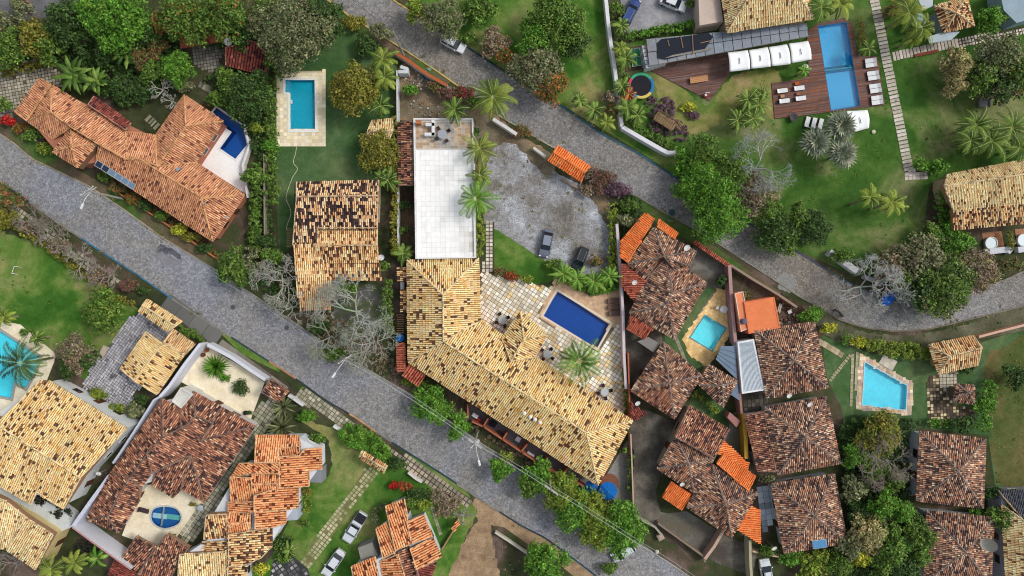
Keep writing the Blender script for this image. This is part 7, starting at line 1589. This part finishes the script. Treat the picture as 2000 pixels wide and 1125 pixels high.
# parasols, hot tubs, tank
def parasol(label, px, py, r, h, col):
    p = W(px, py, h); t = thing('parasol', label, 'parasol', (p.x, p.y, 0)); G().tube((0, 0, 0), (0, 0, h + .35), .04, n=7, col=C('#c8c8c8')).obj('pole', COL, t); c = C(col)
    for i in range(8):
        a0, a1 = i * math.pi / 4, (i + 1) * math.pi / 4; g = G(); m = (a0 + a1) / 2; e0, e1 = Vector((r * math.cos(a0), r * math.sin(a0), h - .25)), Vector((r * math.cos(a1), r * math.sin(a1), h - .25)); em = Vector((r * .95 * math.cos(m), r * .95 * math.sin(m), h - .3)); tp = Vector((0, 0, h + .3))
        g.add([tp, e0, em, e1], [(0, 1, 2), (0, 2, 3)], jit(c, .85, 1.15)); o = g.obj('panel', COL, t); s_ = o.modifiers.new('s', 'SOLIDIFY'); s_.thickness = .02
parasol('large blue parasol at the end of the guest house', 1188, 960, 1.45, 2.7, '#1268b8'); parasol('smaller blue parasol half under the roof tip', 1155, 952, 1.05, 2.5, '#1c5ca0')
p = W(1190, 943); t = thing('round_deck', 'round brown timber platform behind the large blue parasol', 'deck', (p.x, p.y, 0)); G().lathe((0, 0, 0), [(1.45, 0), (1.45, .3), (.01, .31)], 26, C('#8c5c48')).obj('platform', COL, t)
def tub(px, py, l):
    p = W(px, py, .5); t = thing('hot_tub', l, 'hot tub', (p.x, p.y, .05)); G().lathe((0, 0, 0), [(.95, 0), (1.0, .5), (.98, .56), (.86, .56), (.8, .3), (.01, .25)], 26, C('#e8eaec')).obj('basin', COL, t, smooth=False); G().lathe((0, 0, 0), [(.85, .46), (.01, .46)], 24, C('#c8dce4')).obj('water', SHINY, t)
tub(1936, 475, 'round white hot tub on the first balcony'); tub(1999, 469, 'round white hot tub cut by the picture edge')
p = W(781, 660, 1.6); t = thing('water_tank', 'round bright blue water tank beside the guest house', 'water tank', (p.x, p.y, 0)); G().lathe((0, 0, 0), [(.5, 0), (.6, 1.3), (.62, 1.35), (.01, 1.36)], 20, C('#1c6cd0')).obj('tank', COL, t); G().lathe((0, 0, 0), [(.66, 1.36), (.62, 1.45), (.3, 1.56), (.01, 1.6)], 20, C('#2484e4')).obj('lid', COL, t)
p = W(1455, 628, 3.9); t = thing('water_tank', 'grey rooftop water tank on the narrow orange annex', 'water tank', (p.x, p.y, 3.1)); G().lathe((0, 0, 0), [(.42, 0), (.46, .6), (.3, .75), (.01, .8)], 14, C('#70687c')).obj('tank', COL, t); G().tube((-.3, 0, .1), (-1.0, -.2, .1), .04, n=5, col=C('#807890')).obj('pipe', COL, t)
# white corrugation on the shed, goal, tarps, hose, bits
ws = [o for o in sc.objects if o.get('label', '').startswith('white corrugated shed')][0]; a, b, c, d = [W(x, y, 2.96) - Vector((ws.location.x, ws.location.y, 0)) for x, y in ((1444,670),(1470,666),(1489,760),(1452,766))]; g = G()
for i in range(14): g.tube(a.lerp(b, (i + .5) / 14), d.lerp(c, (i + .5) / 14), .055, n=6, col=C('#d4dee6'))
o = g.obj('corrugation', COL, ws); o['kind'] = 'stuff'
for lbl, col, pts in (('awning', '#8498ac', ((1408,676),(1436,676),(1440,742),(1398,702))),):
    aw2 = [o for o in sc.objects if o.get('label', '').startswith('grey blue sheet awning')][0]; q = [W(x, y, 2.56) - Vector((aw2.location.x, aw2.location.y, 0)) for x, y in pts]; g = G()
    for i in range(1, 5): g.tube(q[0].lerp(q[3], i / 5), q[1].lerp(q[2], i / 5), .03, n=4, col=C('#4c5c70'))
    g.obj('seam', COL, aw2)
p = W(28, 527, .5); t = thing('goal', 'small white football goal on the lawn', 'goal', (p.x, p.y, 0), R(70))
for s in (-1, 1): G().tube((s * .6, 0, 0), (s * .6, 0, .8), .035, n=6, col=C('#f0f0f0')).obj('post', COL, t); G().tube((s * .6, 0, .8), (s * .6, -.45, 0), .025, n=5, col=C('#f0f0f0')).obj('stay', COL, t)
G().tube((-.6, 0, .8), (.6, 0, .8), .035, n=6, col=C('#f0f0f0')).obj('crossbar', COL, t)
def tarp(px, py, l, rx=1.3, ry=.85):
    p = W(px, py, 1.6); t = thing('market_umbrella', l, 'umbrella', (p.x, p.y, 0), random.uniform(0, 1)); G().tube((0, 0, 0), (0, 0, 2), .04, n=6, col=C('#c0c0c0')).obj('pole', COL, t); g = G(); g.lathe((0, 0, 0), [(.01, 2.15), (1.0, 1.75), (1.02, 1.6)], 8, C('#1468d8'), sx=rx, sy=ry); g.obj('fabric', COL, t)
tarp(1735, 583, 'blue umbrella under the bare pale branches'); tarp(1800, 579, 'blue umbrella under the dark tree at the lane', 1.0, 1.0)
g = G(); hp = smooth_poly([(579,287),(577,300),(573,318),(581,330),(572,345),(566,360),(560,378),(559,390),(566,405),(568,420),(562,436),(559,448)], 4, False); g.path([p + Vector((0, 0, 0)) for p in WP(hp, .05)], .045, 5, C('#d8d8b8')); o = g.obj('garden_hose', COL); tag(o, 'pale hose snaking across the pool lawn to the mottled house', 'hose')
# pergola slats
def pergola(label, pts, n, h=2.6, col='#7c5c44'):
    a, b, c, d = WP(pts, h); root = thing('pergola', label, 'pergola', ((a.x + c.x) / 2, (a.y + c.y) / 2, 0)); o0 = Vector((root.location.x, root.location.y, 0)); a, b, c, d = [v - o0 for v in (a, b, c, d)]
    for i in range(n): t = i / (n - 1); p, q = a.lerp(d, t), b.lerp(c, t); m_ = (p + q) / 2; G().box(m_, ((q - p).length, .07, .12), math.atan2((q - p).y, (q - p).x), jit(C(col), .8, 1.2)).obj('slat', COL, root)
    for v in (a, b, c, d): G().tube((v.x * .95, v.y * .95, 0), (v.x * .95, v.y * .95, h), .07, n=6, col=C(col)).obj('post', COL, root)
pergola('slatted timber pergola against the tan roof', [(560,447),(573,447),(575,482),(561,482)], 12, col='#a08060')
pergola('slatted brown pergola beside the water tank', [(775,615),(789,615),(789,650),(775,650)], 9)
# other small things
def small(name, label, cat, px, py, parts, z=0, rz=0):
    p = W(px, py, z + .3); t = thing(name, label, cat, (p.x, p.y, z), R(rz))
    for nm, kind, a in parts:
        g = G()
        if kind == 'box': g.box(a[0], a[1], 0, C(a[2])); g.obj(nm, COL, t, bevel=.02)
        elif kind == 'lathe': g.lathe((0, 0, 0), a[0], 14, C(a[1])); g.obj(nm, COL, t)
        elif kind == 'tube': g.tube(a[0], a[1], a[2], n=6, col=C(a[3])); g.obj(nm, COL, t)
    return t
pot = lambda c: [('pot', 'lathe', ([(.01, 0), (.28, 0), (.36, .5), (.3, .5), (.01, .42)], c)), ('soil', 'lathe', ([(.3, .43), (.01, .44)], '#4c3c30'))]
small('plant_pot', 'terracotta pot at the top corner of the cream garden', 'pot', 404, 684, pot('#8c5840')); small('plant_pot', 'second terracotta pot near the garden wall', 'pot', 397, 693, pot('#6c4434'))
small('plant_pot', 'dark pot by the last corner of the cream garden', 'pot', 480, 806, pot('#20242c'))
small('bin', 'grey lidded bin at the slab driveway gate', 'bin', 394, 990, [('bin_body', 'lathe', ([(.01, 0), (.4, 0), (.45, .9)], '#8c9498')), ('lid', 'lathe', ([(.5, .9), (.4, 1.0), (.01, 1.06)], '#b8c4cc'))])
small('pool_chair', 'low brown daybed in the cream courtyard', 'daybed', 281, 997, [('seat', 'box', ((0, 0, .3), (1.6, .7, .15), '#4a3c44')), ('backrest', 'box', ((-.7, 0, .55), (.15, .7, .4), '#3c3038'))], rz=-15)
small('recycling_ring', 'teal hoop stand at the edge of the lane', 'street furniture', 1313, 415, [('ring', 'lathe', ([(.3, .3), (.36, .4), (.45, .4), (.5, .3)], '#28606c')), ('base', 'box', ((0, 0, .15), (.5, .5, .3), '#3c5058'))])
small('drain_cover', 'small teal drain box on the verge by the red gate roof', 'drain', 1307, 430, [('cover', 'box', ((0, 0, .05), (.55, .4, .1), '#5c7c70'))], rz=-30)
small('drain_cover', 'small teal drain box in the verge near the white wall', 'drain', 838, 134, [('cover', 'box', ((0, 0, .05), (.6, .4, .1), '#78a090'))], rz=-30)
small('drain_cover', 'small teal drain box beside the coconut palm', 'drain', 1004, 240, [('cover', 'box', ((0, 0, .05), (.6, .4, .1), '#5c8478'))], rz=-30)
small('stone_block', 'rough square stone block at the concrete yard corner', 'block', 1289, 1047, [('block', 'box', ((0, 0, .4), (1.0, 1.0, .8), '#b09c8c')), ('cap', 'box', ((.1, .1, .85), (.7, .7, .12), '#bca898'))], rz=30)
small('white_ball_lamp', 'white round stone beside the lower street', 'stone', 1283, 1078, [('stone', 'lathe', ([(.01, 0), (.3, .1), (.36, .3), (.2, .5), (.01, .55)], '#d0ccc0'))])
small('boulder', 'round pale boulder on the hotel lawn', 'boulder', 1707, 257, [('stone', 'lathe', ([(.01, 0), (.3, .1), (.3, .25), (.01, .35)], '#d8d4b8'))])
small('gas_box', 'white plastic cabinet in the rubble yard', 'cabinet', 841, 165, [('cabinet', 'box', ((0, 0, .4), (.75, .7, .8), '#d8dce4')), ('door', 'box', ((0, -.36, .4), (.6, .04, .6), '#c4c8d0'))], rz=20)
small('wheelbarrow', 'blue tub left in the rubble yard', 'tub', 832, 150, [('tub', 'lathe', ([(.01, .1), (.4, .15), (.5, .5)], '#4c7090')), ('handle', 'tube', ((-.4, 0, .45), (-1.0, 0, .5), .03, '#808080'))])
small('vanity_sink', 'pool ladder float on the turquoise pool edge', 'float', 568, 198, [('float', 'box', ((0, 0, .02), (.3, .6, .12), '#e4e8ec')), ('rope', 'tube', ((0, .2, .1), (0, -.3, .1), .03, '#b8c0c8'))], z=.0)
small('pallet', 'leaning white board behind the orange annex', 'board', 1522, 601, [('board', 'box', ((0, 0, .5), (.5, 1.3, .08), '#b8b8b0')), ('batten', 'box', ((0, 0, .56), (.08, 1.3, .04), '#98988c'))], rz=-15)
small('lounge_chair', 'white folding chair among the yard rubble', 'chair', 1542, 609, [('seat', 'box', ((0, 0, .4), (.6, .55, .06), '#e4e4e8')), ('backrest', 'box', ((0, .3, .65), (.6, .06, .45), '#e4e4e8')), ('leg', 'tube', ((-.25, -.2, 0), (-.25, -.2, .4), .03, '#c0c0c0')), ('leg', 'tube', ((.25, -.2, 0), (.25, -.2, .4), .03, '#c0c0c0'))], rz=25)
small('rattan_set', 'small red and white seat at the tip of the dark deck', 'chair', 1379, 186, [('seat', 'box', ((0, 0, .4), (.7, .6, .15), '#a04038')), ('backrest', 'box', ((.1, .3, .65), (.7, .12, .45), '#d8d0cc')), ('cushion', 'box', ((-.1, 0, .52), (.35, .35, .12), '#e8e4e4')), ('leg', 'tube', ((-.25, -.2, 0), (-.25, -.2, .4), .04, '#4c3830'))], z=.115)
small('barbecue', 'round black fire bowl at the corner of the sun deck', 'fire bowl', 1549, 230, [('bowl', 'lathe', ([(.01, .2), (.5, .35), (.65, .6), (.6, .6), (.01, .4)], '#4c4c50')), ('stand', 'box', ((0, 0, .1), (.4, .4, .2), '#38343a'))], z=.1)
small('outdoor_seat', 'grey garden sofa under the dark lawn tree', 'sofa', 1921, 202, [('seat', 'box', ((0, 0, .35), (1.6, 1.2, .3), '#8c8c90')), ('backrest', 'box', ((0, .6, .65), (1.6, .2, .5), '#9c9ca0')), ('armrest', 'box', ((-.8, 0, .5), (.2, 1.2, .4), '#84848a')), ('armrest', 'box', ((.8, 0, .5), (.2, 1.2, .4), '#84848a'))])
small('clothes_rack', 'white deck bed frame beside the garden hut path', 'bed frame', 1660, 106 + 0, [('frame', 'box', ((0, 0, .3), (.1, .1, .1), '#3c4450'))]) if 0 else None
# rubble in the yard: nobody could count it
g = G()
for i in range(260):
    x, y = random.choice([(random.uniform(782, 840), random.uniform(140, 160)), (random.uniform(800, 915), random.uniform(190, 228)), (random.uniform(800, 860), random.uniform(150, 175))]); p = W(x, y); s = random.uniform(.08, .35); g.box((p.x, p.y, s * .3), (s, s * random.uniform(.5, 1), s * .6), random.uniform(0, 3), jit(C(random.choice(['#b8b0a4', '#8c8478', '#a47c64', '#cfcbc4'])), .6, 1.1))
for i in range(160):
    x, y = random.uniform(1515, 1580), random.uniform(580, 635)
    if x - 1515 > (y - 560) * .9: continue
    p = W(x, y); s = random.uniform(.1, .4); g.box((p.x, p.y, s * .3), (s, s * .7, s * .6), random.uniform(0, 3), jit(C(random.choice(['#8c8478', '#7c5444', '#b8b4ac'])), .6, 1.1))
o = g.obj('rubble', COL); tag(o, 'loose rubble and broken tiles in the bare yards', kind='stuff')
g = G()
for i in range(900):
    t_ = random.random(); x, y = random.uniform(165, 330), random.uniform(625, 825); 
    if not inpoly(x, y, [(250,622),(272,611),(338,652),(330,700),(262,770),(250,832),(190,782),(158,760),(180,712),(225,660)]): continue
    p = W(x, y, .06); s = random.uniform(.06, .16); a = random.uniform(0, 6.28); g.add([(p.x + s * math.cos(a + k * 1.57) * (1 if k % 2 else .6), p.y + s * math.sin(a + k * 1.57) * (1 if k % 2 else .6), .065 + .02 * (k % 2)) for k in range(4)], [(0, 1, 2, 3)], jit(C('#4c3c34'), .6, 1.2))
o = g.obj('fallen_leaves', COL); tag(o, 'dark fallen leaves scattered over the block driveway', kind='stuff')
# weeds and litter along the kerbs
cs = []; Pk = []
for pts, w_ in ((upA, 1.0), (loA, .9), (loB, 1.0), (upB, .8)):
    P_ = WP(pts, .05)
    for a, b in zip(P_[:-1], P_[1:]):
        for _ in range(int((b - a).length * 1.6)):
            q = a.lerp(b, random.random()); 
            if smooth_noise(np.array([q.x]), np.array([q.y]), .5)[0] > .45: cs.append((q.x + random.gauss(0, .45), q.y + random.gauss(0, .45), .05))
cs = np.array(cs); V, Q, K = leaves(cs, rng.uniform(.12, .35, len(cs)), len(cs) * 9, .11, LEAFCOL['dry'] + LEAFCOL['olive'][:3]); V[:, 2] = np.maximum(V[:, 2], .04)
o = bulk('kerb_weeds', V, Q, K, LEAF); tag(o, 'tufts of weeds and dry litter along the kerbs', kind='stuff')
for lbl_, poly_, kk, dn in (('grass tufts and clover in the lawns', [(1230,320),(1800,100),(1990,300),(1790,480),(1600,480),(1500,300),(1400,250)], 'green', .5), ('grass tufts scattered over the football lawn', [(0,470),(80,485),(240,600),(180,680),(60,640),(0,610)], 'green', .6), ('weeds growing through the gravel car park', [(940,300),(1000,275),(1068,335),(1180,395),(1185,520),(1100,520),(960,430)], 'olive', .5), ('tufts over the brownish field', [(1935,700),(2000,650),(2000,960),(1945,940)], 'olive', 1.0), ('dry tufts on the lower earth strip', [(960,1030),(1060,1060),(1150,1120),(960,1125)], 'dry', 1.2), ('rough tufts on the verge below the bend', [(1620,640),(1750,655),(1990,610),(1990,640),(1800,680),(1640,660)], 'green', 1.5)):
    P_ = [(p.x, p.y) for p in WP(poly_)]; x0, x1 = min(p[0] for p in P_), max(p[0] for p in P_); y0, y1 = min(p[1] for p in P_), max(p[1] for p in P_); n_ = int((x1 - x0) * (y1 - y0) * dn); X = rng.uniform(x0, x1, n_); Y = rng.uniform(y0, y1, n_)
    ok = inpoly(X, Y, P_) & (smooth_noise(X, Y, .6) > .5)
    for h_ in HOLES: ok &= ~inpoly(X, Y, h_)
    cs = np.stack([X[ok], Y[ok], np.full(ok.sum(), .04)], axis=1); V, Q, K = leaves(cs, rng.uniform(.1, .3, len(cs)), len(cs) * 8, .1, LEAFCOL[kk]); V[:, 2] = np.maximum(V[:, 2], .03); o = bulk('weeds', V, Q, K, LEAF); tag(o, lbl_, kind='stuff')
for x, y, l in ((560,640,'round iron cover in the street below the tan roof'), (455,600,'round iron cover in the street near the yellow gateway'), (880,860,'round iron cover in the street by the lamp pole')):
    p = W(x, y); t = thing('manhole_cover', l, 'manhole cover', (p.x, p.y, .03)); G().lathe((0, 0, 0), [(.34, .0), (.34, .02), (.01, .025)], 18, C('#55565a')).obj('cover', COL, t); G().lathe((0, 0, 0), [(.44, .0), (.44, .018), (.35, .018)], 18, C('#7c7c7c')).obj('ring', COL, t)
print('all', len(sc.objects), 'tris', sum(len(o.data.loops) for o in sc.objects if o.type == 'MESH') // 2)
